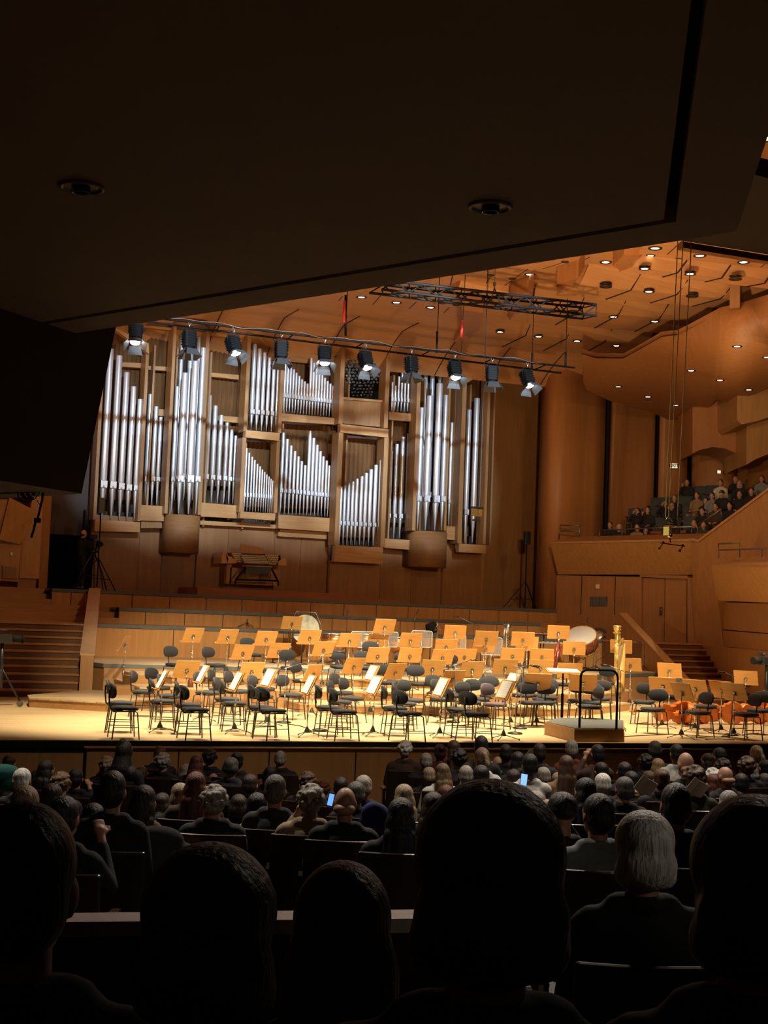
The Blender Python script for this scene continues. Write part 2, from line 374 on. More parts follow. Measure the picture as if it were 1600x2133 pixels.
# ---- left staircase with its sloping side wall
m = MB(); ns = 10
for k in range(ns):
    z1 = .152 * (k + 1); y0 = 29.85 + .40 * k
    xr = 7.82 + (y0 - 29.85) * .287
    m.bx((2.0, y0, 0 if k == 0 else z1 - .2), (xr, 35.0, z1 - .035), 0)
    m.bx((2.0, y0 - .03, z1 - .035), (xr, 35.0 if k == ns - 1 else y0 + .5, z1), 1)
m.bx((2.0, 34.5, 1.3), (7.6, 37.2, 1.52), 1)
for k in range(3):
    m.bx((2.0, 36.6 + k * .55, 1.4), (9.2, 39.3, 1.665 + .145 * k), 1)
struct(m, 'trim_staircase_left', ['riser_shaded', 'step'])
def parapet(A, B, zt0, zt1, zb0, zb1, th, name, brk=None):
    m = MB(); d = Vector((B[0] - A[0], B[1] - A[1], 0)); n = Vector((-d.y, d.x, 0)).normalized() * th
    P = lambda t, z: Vector((A[0], A[1], 0)) + d * t + Vector((0, 0, z))
    br = [0] + ([brk] if brk else []) + [1]
    for i in range(len(br) - 1):
        t0, t1 = br[i] + (.004 if i else 0), br[i + 1]
        zt = lambda t: zt0 + (zt1 - zt0) * t; zb = lambda t: zb0 + (zb1 - zb0) * t
        m.prism([P(t0, zb(t0)), P(t1, zb(t1)), P(t1, zt(t1) - .04), P(t0, zt(t0) - .04)], n, 0)
        q = n.normalized() * .02
        m.prism([P(t0, zt(t0) - .04) - q, P(t1, zt(t1) - .04) - q, P(t1, zt(t1)) - q, P(t0, zt(t0)) - q], n + 2 * q, 1)
    return struct(m, name, ['panel', 'handrail'])
MT['handrail'] = wood('pale_handrail', (.58, .36, .16), .9, (8, 2, 8), .35)
parapet((7.95, 30.2), (10.42, 39.0), .93, 2.46, -.01, 1.9, -.28, 'wall_stair_left', .6)

# ---- right staircase, its sloping side wall, and the ledge wall beside it
m = MB()
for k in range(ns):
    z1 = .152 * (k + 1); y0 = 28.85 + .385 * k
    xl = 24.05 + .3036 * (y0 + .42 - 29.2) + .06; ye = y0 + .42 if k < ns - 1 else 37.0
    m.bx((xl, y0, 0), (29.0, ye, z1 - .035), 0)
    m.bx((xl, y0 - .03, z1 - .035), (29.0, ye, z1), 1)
struct(m, 'trim_staircase_right', ['riser_shaded', 'step'])
parapet((24.05, 29.2), (25.75, 34.8), .34, 2.36, 0, .7, -.2, 'wall_stair_right', .36)
B_ = Vector((27.6, 33.7)); C1 = Vector((24.0, 26.4)); C2 = Vector((21.6, 21.5)); A_ = Vector((26.38, 39.05))
m = MB(); nC = Vector(((C1 - B_).normalized().y, -(C1 - B_).normalized().x, 0))
if nC.x < 0: nC = -nC
PC = lambda px, py, off=0: atw(px, py, B_, C1, off)
def v3(p, z): return Vector((p[0], p[1], z))
m.prism([v3(B_, 0), v3(C2, 0), v3(C2, 1.43), v3(B_, 1.43)], nC * .3, 0)
m.prism([v3(B_, 1.43) - nC * .03, v3(C2, 1.43) - nC * .03, v3(C2, 1.50) - nC * .03, v3(B_, 1.50) - nC * .03], nC * 1.8, 1)
struct(m, 'wall_ledge_right', ['panel', 'step'])

# ---- right side: facade under the first side balcony
FA, FB = A_, B_
dF = (FB - FA).normalized(); nF = Vector((-dF.y, dF.x, 0)); nF = nF if nF.x > 0 else -nF
PF = lambda px, py, off=0: atw(px, py, FA, FB, off)
m = MB()
def fpoly(pts, th=.25, mi=0, off=0.0): m.prism([PF(*p, off) for p in pts], nF * th, mi)
fpoly([(1156, 1310), (1262, 1345), (1336, 1352), (1336, 1202), (1160, 1198)], .4, 0, .05)
fpoly([(1432, 1340), (1450, 1342), (1450, 1204), (1432, 1203)], .4, 0, .0)
fpoly([(1333, 1202), (1432, 1206), (1432, 1199), (1333, 1196)], .4, 0, .0)
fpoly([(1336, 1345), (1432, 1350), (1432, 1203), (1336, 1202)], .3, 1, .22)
for x in (1209, 1279): fpoly([(x, 1280), (x + .8, 1280), (x + 3.3, 1200), (x + 2.5, 1200)], .02, 1, .03)
fpoly([(1182, 1262), (1212, 1263), (1213, 1241), (1183, 1240)], .02, 2, .04)
fpoly([(1280, 1262), (1314, 1263), (1315, 1244), (1284, 1243)], .02, 2, .04)
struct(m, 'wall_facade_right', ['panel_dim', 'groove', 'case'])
# the double door and its neighbour panel
for i, (a, b) in enumerate(((1340, 1384), (1386, 1430))):
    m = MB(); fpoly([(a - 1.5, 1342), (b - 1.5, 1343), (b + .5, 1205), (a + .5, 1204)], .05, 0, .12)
    d = struct(m, 'door_%d' % (i + 1), ['panel_dim'])
    if i == 0:
        h = MB(); p = PF(1377, 1273, .08); h.box(p, (.1, .04, .26), 0); h.cyl(p + Vector((-.05, -.03, .05)), p + Vector((.08, -.05, .05)), .015, mi=1)
        h.build('door_handle', ['steel', 'chrome'], d)
# small fittings on the facade
def wallbox(name, px0, py0, px1, py1, mats, label, cat, th=.04, off=-.01, kind=None):
    mm = MB(); mm.prism([PF(px0, py1, off), PF(px1, py1, off), PF(px1, py0, off), PF(px0, py0, off)], nF * th, 0)
    o = mm.build(name, mats); tag(o, label, cat)
    return o
wallbox('ventilation_grille', 1229, 1243, 1263, 1262, [noisy('louvre_grey', (.03, .03, .028), (.16, .16, .14), (1, 30, 1), .5)], 'dark louvred ventilation grille in the wood wall under the side balcony', 'vent')
wallbox('wall_clock_plate', 1241, 1217, 1248, 1226, [plain('ivory_plate', (.7, .6, .42), .6)], 'small ivory plate on the wood wall above the ventilation grille', 'wall plate')

# balcony front (slanted fascia) with wide cap
capz = 4.64
cA = [PF(1146, 1137, -.75), PF(1440, 1134, -.75)]
cA = [Vector((q.x, q.y, capz)) for q in cA]
bA = [PF(1162, 1198, -.02), PF(1450, 1202, -.02)]; bA = [Vector((q.x, q.y, 3.60)) for q in bA]
m = MB(); m.prism([cA[0], cA[1], bA[1], bA[0]], nF * .5 , 0)
m.prism([bA[0], bA[1], bA[1] + nF * 1.2, bA[0] + nF * 1.2], Vector((0, 0, .08)), 0)
cB = [PF(1216, 1119, -.1), PF(1466, 1113, -.1)]
up1 = Vector((0, 0, .22))
m.add([cA[0], cA[1], cA[1] + nF * .75 + up1, cA[0] + nF * .75 + up1 + Vector(dF.to_3d()) * .5,
       cA[0] - Vector((0, 0, .06)), cA[1] - Vector((0, 0, .06)), cA[1] + nF * .75 + up1 - Vector((0, 0, .3)), cA[0] + nF * .75 - Vector((0, 0, .1))],
      [(0, 1, 2, 3), (0, 4, 5, 1), (3, 2, 6, 7), (4, 7, 6, 5), (0, 3, 7, 4), (1, 5, 6, 2)], 1)
struct(m, 'wall_balcony_front', ['panel', 'step'])
# raked parapet climbing from the balcony front up to the right, and the wall below it
m = MB()
D0 = cA[1].copy(); dD = (C1 - B_).normalized()
pw = [(1440, 1134), (1455, 1126), (1520, 1078), (1600, 1019)]
q0 = [Vector((D0.x, D0.y, D0.z))]
for (x, y) in pw[1:]: q0.append(atw(x, y, (D0.x, D0.y), (D0.x + dD.x + .52, D0.y + dD.y), 0))
e = q0[-1] + (q0[-1] - q0[-2]) * .8; q0.append(e)
low = [Vector((p.x, p.y, 1.5)) for p in q0]
low[0] = Vector((bA[1].x, bA[1].y, 1.5))
nD = Vector((1, .1, 0))
m.prism([q0[0], q0[1], q0[2], q0[3], q0[4], low[4], low[3], low[2], low[1], Vector((bA[1].x, bA[1].y, 3.6))][:5] + [low[4], Vector((bA[1].x, bA[1].y, 1.5)), bA[1]], nD * .3, 0)
for a, b in zip(q0[:-1], q0[1:]):
    m.prism([a + Vector((-.05, -.05, .03)), b + Vector((-.05, -.05, .03)), b + Vector((.85, .3, .10)), a + Vector((.85, .3, .10))], Vector((0, 0, -.08)), 1)
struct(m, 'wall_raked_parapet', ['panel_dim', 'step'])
# lower side balcony at the right edge: cap, slanted fascia, two panel courses
m = MB()
W1, W2 = C1, C2
def pc(px, py, off): return PC(px, py, off)
a, b, c, d = pc(1483, 1177, -1.0), pc(1640, 1177, -1.0), pc(1640, 1257, -.45), pc(1492, 1251, -.45)
m.prism([a, b, c, d], nC * .3, 0)
a, b, c, d = pc(1501, 1254, -.25), pc(1640, 1259, -.25), pc(1640, 1322, -.12), pc(1506, 1311, -.12)
m.prism([a, b, c, d], nC * .3, 1)
a, b, c, d = pc(1506, 1313, -.10), pc(1640, 1324, -.10), pc(1640, 1362, .0), pc(1508, 1346, .0)
m.prism([a, b, c, d], nC * .3, 1)
a, b = pc(1483, 1176, -1.03), pc(1640, 1176, -1.03)
m.prism([a, b, b + nC * 1.2 + Vector((0, 0, .25)), a + nC * 1.2 + Vector((0, .2, .25))], Vector((0, 0, -.06)), 2)
a, b = pc(1486, 1180, -.85), pc(1508, 1346, .05)
m.prism([a, a + nC * 3, b + nC * 3, b], Vector(((B_ - C1).normalized().x, (B_ - C1).normalized().y, 0)) * .04, 1)
struct(m, 'wall_lower_balcony', ['panel', 'panel_dim', 'step'])

# ---- walls behind the balcony and beside the organ
WZ = 12.0
m = MB()
wallseg(m, (25.35, 44.6), (31, 44.6), 2.3, WZ, .3, 1)
wallseg(m, (25.3, 42.6), (25.3, 44.8), 2.3, WZ, .2, 1)
struct(m, 'wall_recess_right', ['wallwood', 'groove_wood'] if False else ['wallwood', 'panel_dim'])
# rounded corner pillar and curved panels
def curved(name, pts, z0, z1, mat='wallwood', th=.3):
    mm = MB(); n = len(pts); P = [Vector((p[0], p[1], z0)) for p in pts]; Q = []
    for i in range(n):
        a = P[max(i - 1, 0)]; b = P[min(i + 1, n - 1)]; d = (b - a).normalized(); nn = Vector((-d.y, d.x, 0))
        if nn.dot(P[i]) < 0: nn = -nn
        Q.append(P[i] + nn * th)
    vs = P + Q + [v + Vector((0, 0, z1 - z0)) for v in P + Q]; fs = []
    for i in range(n - 1):
        fs += [(i, i + 1, 2 * n + i + 1, 2 * n + i), (n + i, 3 * n + i, 3 * n + i + 1, n + i + 1), (2 * n + i, 2 * n + i + 1, 3 * n + i + 1, 3 * n + i), (i, n + i, n + i + 1, i + 1)]
    fs += [(0, 2 * n, 3 * n, n), (n - 1, 2 * n - 1, 4 * n - 1, 3 * n - 1)]
    mm.add(vs, fs, 0, True); return struct(mm, name, [mat])
PB = []
for px, dep in ((1122, 50.2), (1128, 49.3), (1136, 48.7), (1150, 48.4), (1175, 48.4), (1205, 48.8), (1235, 49.2), (1258, 49.4)):
    p = atd(px, 1000, dep); PB.append((p.x, p.y))
curved('wall_pillar_right', PB, 2.0, WZ)
PB = []
for px, dep in ((1266, 51.6), (1272, 50.9), (1280, 51.0), (1310, 51.1), (1345, 51.2), (1362, 51.2)):
    p = atd(px, 1000, dep); PB.append((p.x, p.y))
curved('wall_curved_second', PB, 2.0, WZ)
PB = []
for px, dep in ((1368, 52.0), (1373, 51.3), (1385, 51.3), (1410, 51.4), (1431, 51.5)):
    p = atd(px, 1000, dep); PB.append((p.x, p.y))
curved('wall_curved_third', PB, 2.0, WZ)
PB = []
for px, dep in ((1437, 52.4), (1442, 51.6), (1470, 51.2), (1520, 51.0), (1534, 51.2)):
    p = atd(px, 1000, dep); PB.append((p.x, p.y))
curved('wall_curved_fourth', PB, 2.0, WZ)
m = MB()
pa = atd(1530, 1000, 51.5); pb = atd(1700, 1000, 46)
wallseg(m, (pa.x, pa.y), (pb.x, pb.y), 2.0, WZ, .3, 0)
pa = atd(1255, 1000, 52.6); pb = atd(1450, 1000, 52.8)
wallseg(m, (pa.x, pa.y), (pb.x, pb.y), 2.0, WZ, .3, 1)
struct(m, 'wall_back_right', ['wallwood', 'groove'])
# overhanging boxes at far right: arched lobby heads of the upper side boxes
def wedge(name, pts, dep, back, mat, drop=None):
    mm = MB(); P = [atd(x, y, dep) for (x, y) in pts]
    nn = fwd.copy(); nn.z = 0; nn.normalize()
    mm.prism(P, nn * back, 0); return struct(mm, name, [mat])
wedge('wall_arched_box', [(1443, 945), (1456, 938), (1485, 931), (1510, 934), (1534, 944), (1555, 962), (1555, 800), (1443, 812)], 48.2, 2.4, 'wallwood')
wedge('wall_upper_box', [(1555, 882), (1575, 878), (1605, 868), (1640, 858), (1640, 780), (1536, 805), (1536, 876), (1545, 884)], 45.5, 3.0, 'panel')
wedge('wall_lower_box', [(1555, 968), (1575, 956), (1605, 944), (1640, 936), (1640, 868), (1605, 868), (1575, 878), (1555, 884)], 46.8, 3.0, 'panel')
# back wall behind the organ, dark recess at its left, black drape
m = MB(); m.bx((3.0, 46.2, 2.2), (31, 46.5, 12.5), 0); m.bx((10.2, 42.9, 2.3), (11.0, 46.2, 12.0), 0)
struct(m, 'wall_back', ['panel_dim'])
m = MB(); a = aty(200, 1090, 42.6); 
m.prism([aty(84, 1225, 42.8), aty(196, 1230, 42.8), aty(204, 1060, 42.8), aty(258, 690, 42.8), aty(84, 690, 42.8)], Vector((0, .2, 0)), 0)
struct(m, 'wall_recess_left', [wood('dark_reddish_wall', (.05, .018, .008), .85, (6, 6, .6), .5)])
def drape():
    mm = MB(); a = aty(98, 1226, 41.6); b = aty(190, 1229, 41.6); n = 48; vs = []
    for z in (2.41, 4.05):
        for i in range(n + 1):
            t = i / n; vs.append((a.x + (b.x - a.x) * t, 41.6 + .06 * math.sin(t * 60), z))
    for z in (2.41, 4.05):
        for i in range(n + 1):
            t = i / n; vs.append((a.x + (b.x - a.x) * t, 41.65 + .06 * math.sin(t * 60), z))
    k = n + 1
    mm.add(vs, [(i, i + 1, k + i + 1, k + i) for i in range(n)] + [(2 * k + i, 3 * k + i, 3 * k + i + 1, 2 * k + i + 1) for i in range(n)] + [(k + i, k + i + 1, 3 * k + i + 1, 3 * k + i) for i in range(n)], 0, True)
    return tag(mm.build('black_drape', [plain('black_velvet', (.002, .002, .002), 1.0, spec=0)]), 'low black drape hanging behind the cameraman left of the organ', 'drape')
drape()
# left side wall: slanted upper box, lower panels
m = MB(); yL = 40.2
L = lambda x, y, d=0: aty(x, y, yL + d)
m.prism([L(-40, 1040), L(22, 1040, .1), L(0, 1120, .1), L(-40, 1118)], Vector((0, .4, 0)), 0)
m.prism([L(20, 1036, .0), L(78, 1066, .25), L(42, 1134, .25), L(-2, 1124, 0)], Vector((0, .3, 0)), 0)
m.prism([L(-40, 1116, .3), L(44, 1134, .3), L(38, 1212, .3), L(-40, 1206, .3)], Vector((0, .3, 0)), 0)
m.prism([L(70, 1030, .6), L(90, 1034, .6), L(81, 1206, .5), L(40, 1204, .5), L(44, 1134, .5)], Vector((0, .3, 0)), 0)
m.prism([L(38, 1204, .55), L(76, 1207, .55), L(74, 1225, .55), L(36, 1224, .55)], Vector((0, .3, 0)), 1)
m.prism([L(88, 1030, .7), L(108, 1030, .8), L(98, 1225, .8), L(80, 1225, .7)], Vector((0, .3, 0)), 1)
m.prism([L(5, 1178, .25), L(36, 1182, .25), L(35, 1206, .25), L(5, 1204, .25)], Vector((0, .04, 0)), 2)
m.prism([L(22, 1150, .25), L(27, 1151, .25), L(26, 1158, .25), L(21.5, 1157, .25)], Vector((0, .04, 0)), 3)
struct(m, 'wall_left', ['panel', 'panel_dim', 'case', plain('cream_plate', (.8, .75, .6), .6)])
# ================================================================ CEILING OF THE HALL
CZ = 11.5
m = MB()
# flat field, then a soft fold down towards the organ
UC = Vector((.9915, -.13, 0)); VC = Vector((.13, .9915, 0))
c0 = Vector((16.35, 39.6, 0))
prof = [(-30, .0), (-3.0, .0), (-1.5, .0), (-.6, .03), (.0, .08), (.6, .18), (1.2, .34), (1.8, .56), (2.4, .85), (3.0, 1.2)]
vs = []; nP = len(prof)
for t in (-16, 12.2):
    for (v, d) in prof: p = c0 + UC * t + VC * v; vs.append((p.x, p.y, CZ - d))
for t in (-16, 12.2):
    for (v, d) in prof: p = c0 + UC * t + VC * v; vs.append((p.x, p.y, CZ - d + .2 if d else CZ + .25))
fs = [(i, i + 1, nP + i + 1, nP + i) for i in range(nP - 1)] + [(2 * nP + i, 3 * nP + i, 3 * nP + i + 1, 2 * nP + i + 1) for i in range(nP - 1)]
m.add(vs, fs, 0, True)
# wide field to the right, beyond the fold
q = [c0 + UC * 12.2 + VC * -30, c0 + UC * 40 + VC * -30, c0 + UC * 40 + VC * 9, c0 + UC * 12.2 + VC * 9]
m.prism([Vector((p.x, p.y, CZ)) for p in q], Vector((0, 0, .25)), 0)
q = [c0 + UC * -16 + VC * 2.9, c0 + UC * 12.2 + VC * 2.9, c0 + UC * 12.2 + VC * 9, c0 + UC * -16 + VC * 9]
m.prism([Vector((p.x, p.y, CZ + 1.2)) for p in q], Vector((0, 0, .25)), 1)
# joints in the flat field: thin dark strips let into the surface
def joint(p0, p1, wd=.03, z=CZ, dz=.004):
    a, b = Vector(p0), Vector(p1); d = (b - a).normalized(); n = Vector((-d.y, d.x, 0)) * wd / 2
    m.prism([Vector((q.x, q.y, z - dz)) for q in (a - n, b - n, b + n, a + n)], Vector((0, 0, dz + .01)), 2)
for (x0, y0, x1, y1) in ((714, 617, 690, 643), (796, 612, 760, 654), (868, 628, 828, 666), (936, 640, 897, 680), (1030, 600, 1000, 648), (1022, 575, 985, 640), (944, 570, 938, 595), (1100, 560, 1030, 610), (1180, 545, 1130, 560), (1230, 535, 1160, 566), (1423, 500, 1390, 530), (1600, 545, 1560, 575)):
    joint(atz(x0, y0, CZ), atz(x1, y1, CZ))
# continuation of the joints over the fold
def foldpt(t, v):
    for (v0, d0), (v1, d1) in zip(prof[:-1], prof[1:]):
        if v0 <= v <= v1: return c0 + UC * t + VC * v + Vector((0, 0, CZ - (d0 + (d1 - d0) * (v - v0) / (v1 - v0)) - .01))
    return c0 + UC * t + VC * v + Vector((0, 0, CZ))
for t in (-1.9, .1, 2.1, 4.1, 6.1, 8.1, 10.1):
    m.tube([foldpt(t + .25 * (v < .8) * (1 - v / .8 if v < .8 else 0), v) for v in (.0, .4, .8, 1.2, 1.8, 2.4, 2.95)], .016, 4, 2)
struct(m, 'ceiling', ['ceil', 'black', 'groove'])

# saw-toothed reflector bands (farthest first): each is a pale slanted face, then a flat soffit with its lamps
def band(name, near_l, fold_l, far_l, near_r, fold_r, far_r, z0, z1, joints):
    mm = MB()
    NL, FL, GL = atz(*near_l, z0), atz(*fold_l, z1), atz(*far_l, z1 - .05)
    NR, FR, GR = atz(*near_r, z0), atz(*fold_r, z1), atz(*far_r, z1 - .05)
    top = CZ + .02
    vs = [NL, FL, GL, NR, FR, GR, Vector((GL.x, GL.y, top)), Vector((GR.x, GR.y, top)), Vector((NL.x, NL.y, top)), Vector((NR.x, NR.y, top))]
    mm.add(vs, [(0, 1, 4, 3), (1, 2, 5, 4), (2, 6, 7, 5), (0, 3, 9, 8), (8, 9, 7, 6)], 0)
    mm.add(vs, [(0, 8, 6, 2, 1), (3, 4, 5, 7, 9)], 1)
    for k in joints:
        a, f, g = NL.lerp(NR, k), FL.lerp(FR, k), GL.lerp(GR, k); dz = Vector((-.01, -.035, -.03)); hw = (NR - NL).normalized() * .012
        for p, q2 in ((a, f), (f, g)):
            mm.add([p - hw + dz, p + hw + dz, q2 + hw + dz, q2 - hw + dz, p - hw, p + hw, q2 + hw, q2 - hw],
                   [(0, 1, 2, 3), (0, 4, 5, 1), (1, 5, 6, 2), (2, 6, 7, 3), (3, 7, 4, 0)], 2)
    return struct(mm, name, ['ceil', 'wallwood', 'groove'])
band('ceiling_band_first', (1008, 640), (995, 690), (945, 712), (1362, 692), (1344, 719), (1298, 746), 11.45, 11.13, (.0 + .28, .52, .75))
band('ceiling_band_second', (1118, 593), (1106, 637), (1060, 668), (1487, 641), (1464, 672), (1412, 697), 11.45, 11.13, (.27, .50, .74))
band('ceiling_band_third', (1226, 553), (1208, 594), (1160, 615), (1618, 602), (1590, 630), (1530, 644), 11.45, 11.13, (.27, .52, .76))
band('ceiling_band_fourth', (1338, 532), (1318, 556), (1290, 566), (1700, 570), (1680, 600), (1640, 606), 11.48, 11.15, (.25, .5, .75))
band('ceiling_band_near', (960, 585), (955, 600), (935, 612), (1080, 600), (1075, 612), (1050, 625), 11.48, 11.3, ())
# end pieces hanging below the bands' left ends
def endpiece(pts, z, name):
    mm = MB(); P = [atz(x, y, z) for x, y in pts]; mm.prism(P, Vector((0, 0, CZ - z)), 0); return struct(mm, name, ['wallwood'])
endpiece([(963, 646), (1006, 651), (998, 690), (978, 706), (965, 692)], 11.0, 'ceiling_return_first')
endpiece([(1064, 622), (1100, 612), (1112, 598), (1104, 634), (1084, 652), (1056, 650)], 11.0, 'ceiling_return_second')
endpiece([(1160, 592), (1205, 580), (1218, 556), (1210, 576), (1188, 596)], 11.0, 'ceiling_return_third')
endpiece([(1276, 554), (1300, 530), (1332, 533), (1318, 553), (1290, 562)], 11.0, 'ceiling_return_fourth')
# low sculpted canopy over the right balcony
LZ = 9.6
lo_ = [(1214, 792), (1222, 812), (1268, 834), (1366, 863), (1392, 874), (1424, 875), (1450, 868), (1478, 848), (1492, 832), (1512, 838), (1540, 834), (1600, 808), (1760, 760)]
mi_ = [(1216, 775), (1232, 790), (1285, 795), (1360, 800), (1400, 790), (1440, 755), (1470, 740), (1490, 725), (1505, 715), (1522, 708), (1550, 705), (1605, 720), (1760, 670)]
up_ = [(1214, 738), (1240, 746), (1298, 747), (1340, 724), (1378, 702), (1412, 698), (1440, 684), (1470, 668), (1500, 652), (1530, 645), (1560, 637), (1610, 622), (1760, 560)]
R3 = [[atz(x, y, z + q_ * i / 12) for i, (x, y) in enumerate(P)] for P, z, q_ in ((lo_, LZ, 0), (mi_, LZ, 0), (up_, 9.75, 1.2))]
n = len(lo_); vs = [v for r in R3 for v in r]; vs += [v + Vector((0, 0, .15)) for v in vs] + [Vector((v.x, v.y, CZ)) for v in R3[0]]
m = MB(); f = []
for r in range(2):
    for i in range(n - 1): a = r * n + i; f += [(a, a + 1, a + n + 1, a + n), (3 * n + a, 3 * n + a + n, 3 * n + a + n + 1, 3 * n + a + 1)]
m.add(vs, f, 0, True)
struct(m, 'ceiling_canopy', ['wallwood'])
m = MB(); m.prism([atz(x, y, 10.6) for x, y in ((1520, 642), (1541, 640), (1546, 668), (1520, 662))], Vector((0, 0, .8)), 0)
struct(m, 'ceiling_canopy_fin', ['panel_dim'])

# recessed downlights
MT['lampglow'] = plain('lamp_glow', (1, 1, 1), .5, emit=(1.0, .86, .62), estr=9)
MT['lampoff'] = plain('lamp_off', (.10, .06, .035), .4)
def downlight(loc, r, lit, label, group, k=1.0):
    t = empty('recessed_downlight', loc, 0, label, 'downlight', group)
    a = MB(); a.lathe([(r, .0), (r, -.02), (r * .72, -.02), (r * .62, .03), (r * .62, .05), (r, .05)], (0, 0, 0), 16); a.build('trim_ring', ['black_ring'], t)
    b = MB(); b.lathe([(r * .6, .01), (r * .6, -.006), (0, -.006)], (0, 0, 0), 16); b.build('lens', ['lampglow' if lit else 'lampoff'], t)
    return t
MT['black_ring'] = plain('dark_trim_ring', (.03, .018, .012), .5)
dl_lit = downlight((0, 0, -50), .16, True, 'lit', None); remember(dl_lit)
dl_off = downlight((0, 0, -50), .13, False, 'off', None); remember(dl_off)
def put_dl(px, py, z, lit, s=1.0, label=None, group=None, first=[True, True], cnt={}):
    src = dl_lit if lit else dl_off; i = 0 if lit else 1
    o = src if first[i] else copy_tree(src); first[i] = False
    o.location = atz(px, py, z) + Vector((0, 0, -.003)); o.scale = (s, s, s); n_ = cnt.get(group, 0); cnt[group] = n_ + 1; o['label'] = label % ORD[n_]; o['group'] = group; return o
G = 'lit downlights in the main ceiling'
for (x, y, z, s) in ((753, 618.5, CZ, 1), (826, 629.5, CZ, 1), (897, 640, CZ, 1), (1104, 571, CZ, 1), (1262, 545.5, CZ, 1), (1365, 516.5, CZ, 1.1), (1318, 526, CZ, .8), (1355, 532, CZ, .8), (1411, 540, CZ, .8), (1446, 546, CZ, .8), (1458, 532, CZ, 1.05), (1549, 545.5, CZ, 1), (1500, 555, CZ, .8), (1534, 561, CZ, .8)):
    put_dl(x, y, z, True, s, 'lit round downlight in the flat orange ceiling, %s counting from the organ side', G)
put_dl(1597, 288, CZ, True, 1.1, 'lit round downlight seen past the dark soffit at the right edge, %s', 'lit downlight at the right edge')
G = 'lit downlights in the stepped ceiling bands'
for (x, y, z) in ((1343, 559, 11.13), (1438, 570, 11.11), (1352, 607, 11.11), (1532, 627, 11.11), (1278, 659.5, 11.11), (1364, 669, 11.11), (1042, 691, 11.11), (1122, 700.5, 11.11), (1202, 710, 11.11), (1284, 719.5, 11.11)):
    put_dl(x, y, z, True, .95, 'lit round downlight under the stepped ceiling bands, %s counting from the nearest band', G)
G = 'lit downlights in the low canopy'
for (x, y) in ((1288, 805), (1350, 826), (1408, 844), (1440, 771.5), (1500, 791.5), (1560, 811.5), (1535.5, 721), (1598, 743.5)):
    put_dl(x, y, LZ, True, .85, 'lit downlight in the low brown canopy over the balcony, %s from its lower left', G)
G = 'unlit small fittings in the ceiling over the organ'
for (x, y) in ((642, 632), (671, 637), (743, 647), (787, 653), (814, 657), (856, 662), (884, 667), (848, 619), (878, 623), (921, 631), (950, 635), (994, 642), (803, 612), (1067, 580), (1022, 573), (1177, 545)):
    put_dl(x, y, CZ, False, .8, 'small dark unlit fitting in the ceiling over the organ, %s counting from left', G)
G = 'unlit downlights in the stepped bands'
for (x, y, z) in ((1262, 596, 11.11), (1442, 616, 11.11), (1532, 580, 11.12), (1193, 649, 11.11)):
    put_dl(x, y, z, False, 1.3, 'unlit round downlight under the stepped ceiling bands, %s of four', G)

# ================================================================ NEAR BALCONY SOFFIT OVER THE CAMERA
SZ = 4.2
m = MB()
inner = [atz(-500, 765, SZ), atz(0, 685, SZ), atz(1383, 457.5, SZ), atz(1440, 0, SZ), atz(1500, -500, SZ), Vector((1.2, 1.0, SZ)), Vector((-14, 1.0, SZ)), Vector((-14, 14, SZ))]
m.prism(inner, Vector((0, 0, .1)), 0)
# lip around it beyond a dark slot
lipin = [atz(-500, 772, SZ), atz(0, 691, SZ), atz(1408, 462, SZ), atz(1473, 0, SZ), atz(1530, -500, SZ)]
lipout = [atz(-500, 800, SZ), atz(0, 718, SZ), atz(1423, 500.5, SZ), atz(1535, 482, SZ), atz(1572, 366, SZ), atz(1605, 268, SZ), atz(1720, -100, SZ), atz(1780, -500, SZ)]
for a, b, c, d in ((lipin[0], lipin[1], lipout[1], lipout[0]), (lipin[1], lipin[2], lipout[2], lipout[1])):
    m.prism([a, b, c, d], Vector((0, 0, .1)), 0)
m.prism([lipin[2], lipout[2], lipout[3], lipout[4], lipout[5], lipin[3]], Vector((0, 0, .1)), 0)
m.prism([lipin[3], lipout[5], lipout[6], lipout[7], lipin[4]], Vector((0, 0, .1)), 0)
m.prism([v + Vector((0, 0, .12)) for v in (lipout[0], lipout[2], lipout[3], lipout[7], Vector((1.2, 1.0, SZ)), Vector((-14, 1.0, SZ)), Vector((-14, 14, SZ)))], Vector((0, 0, .9)), 1)
struct(m, 'ceiling_balcony_soffit', ['soffit', 'black'])
# dark far soffit on the right
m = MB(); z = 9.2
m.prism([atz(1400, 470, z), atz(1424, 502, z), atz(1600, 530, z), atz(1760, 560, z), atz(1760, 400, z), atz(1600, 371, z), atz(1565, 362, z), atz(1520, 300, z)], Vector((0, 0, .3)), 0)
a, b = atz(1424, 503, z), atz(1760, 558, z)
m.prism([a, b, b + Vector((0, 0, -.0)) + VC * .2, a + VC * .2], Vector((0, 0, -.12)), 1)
struct(m, 'ceiling_far_soffit', ['groove', 'wallwood'])
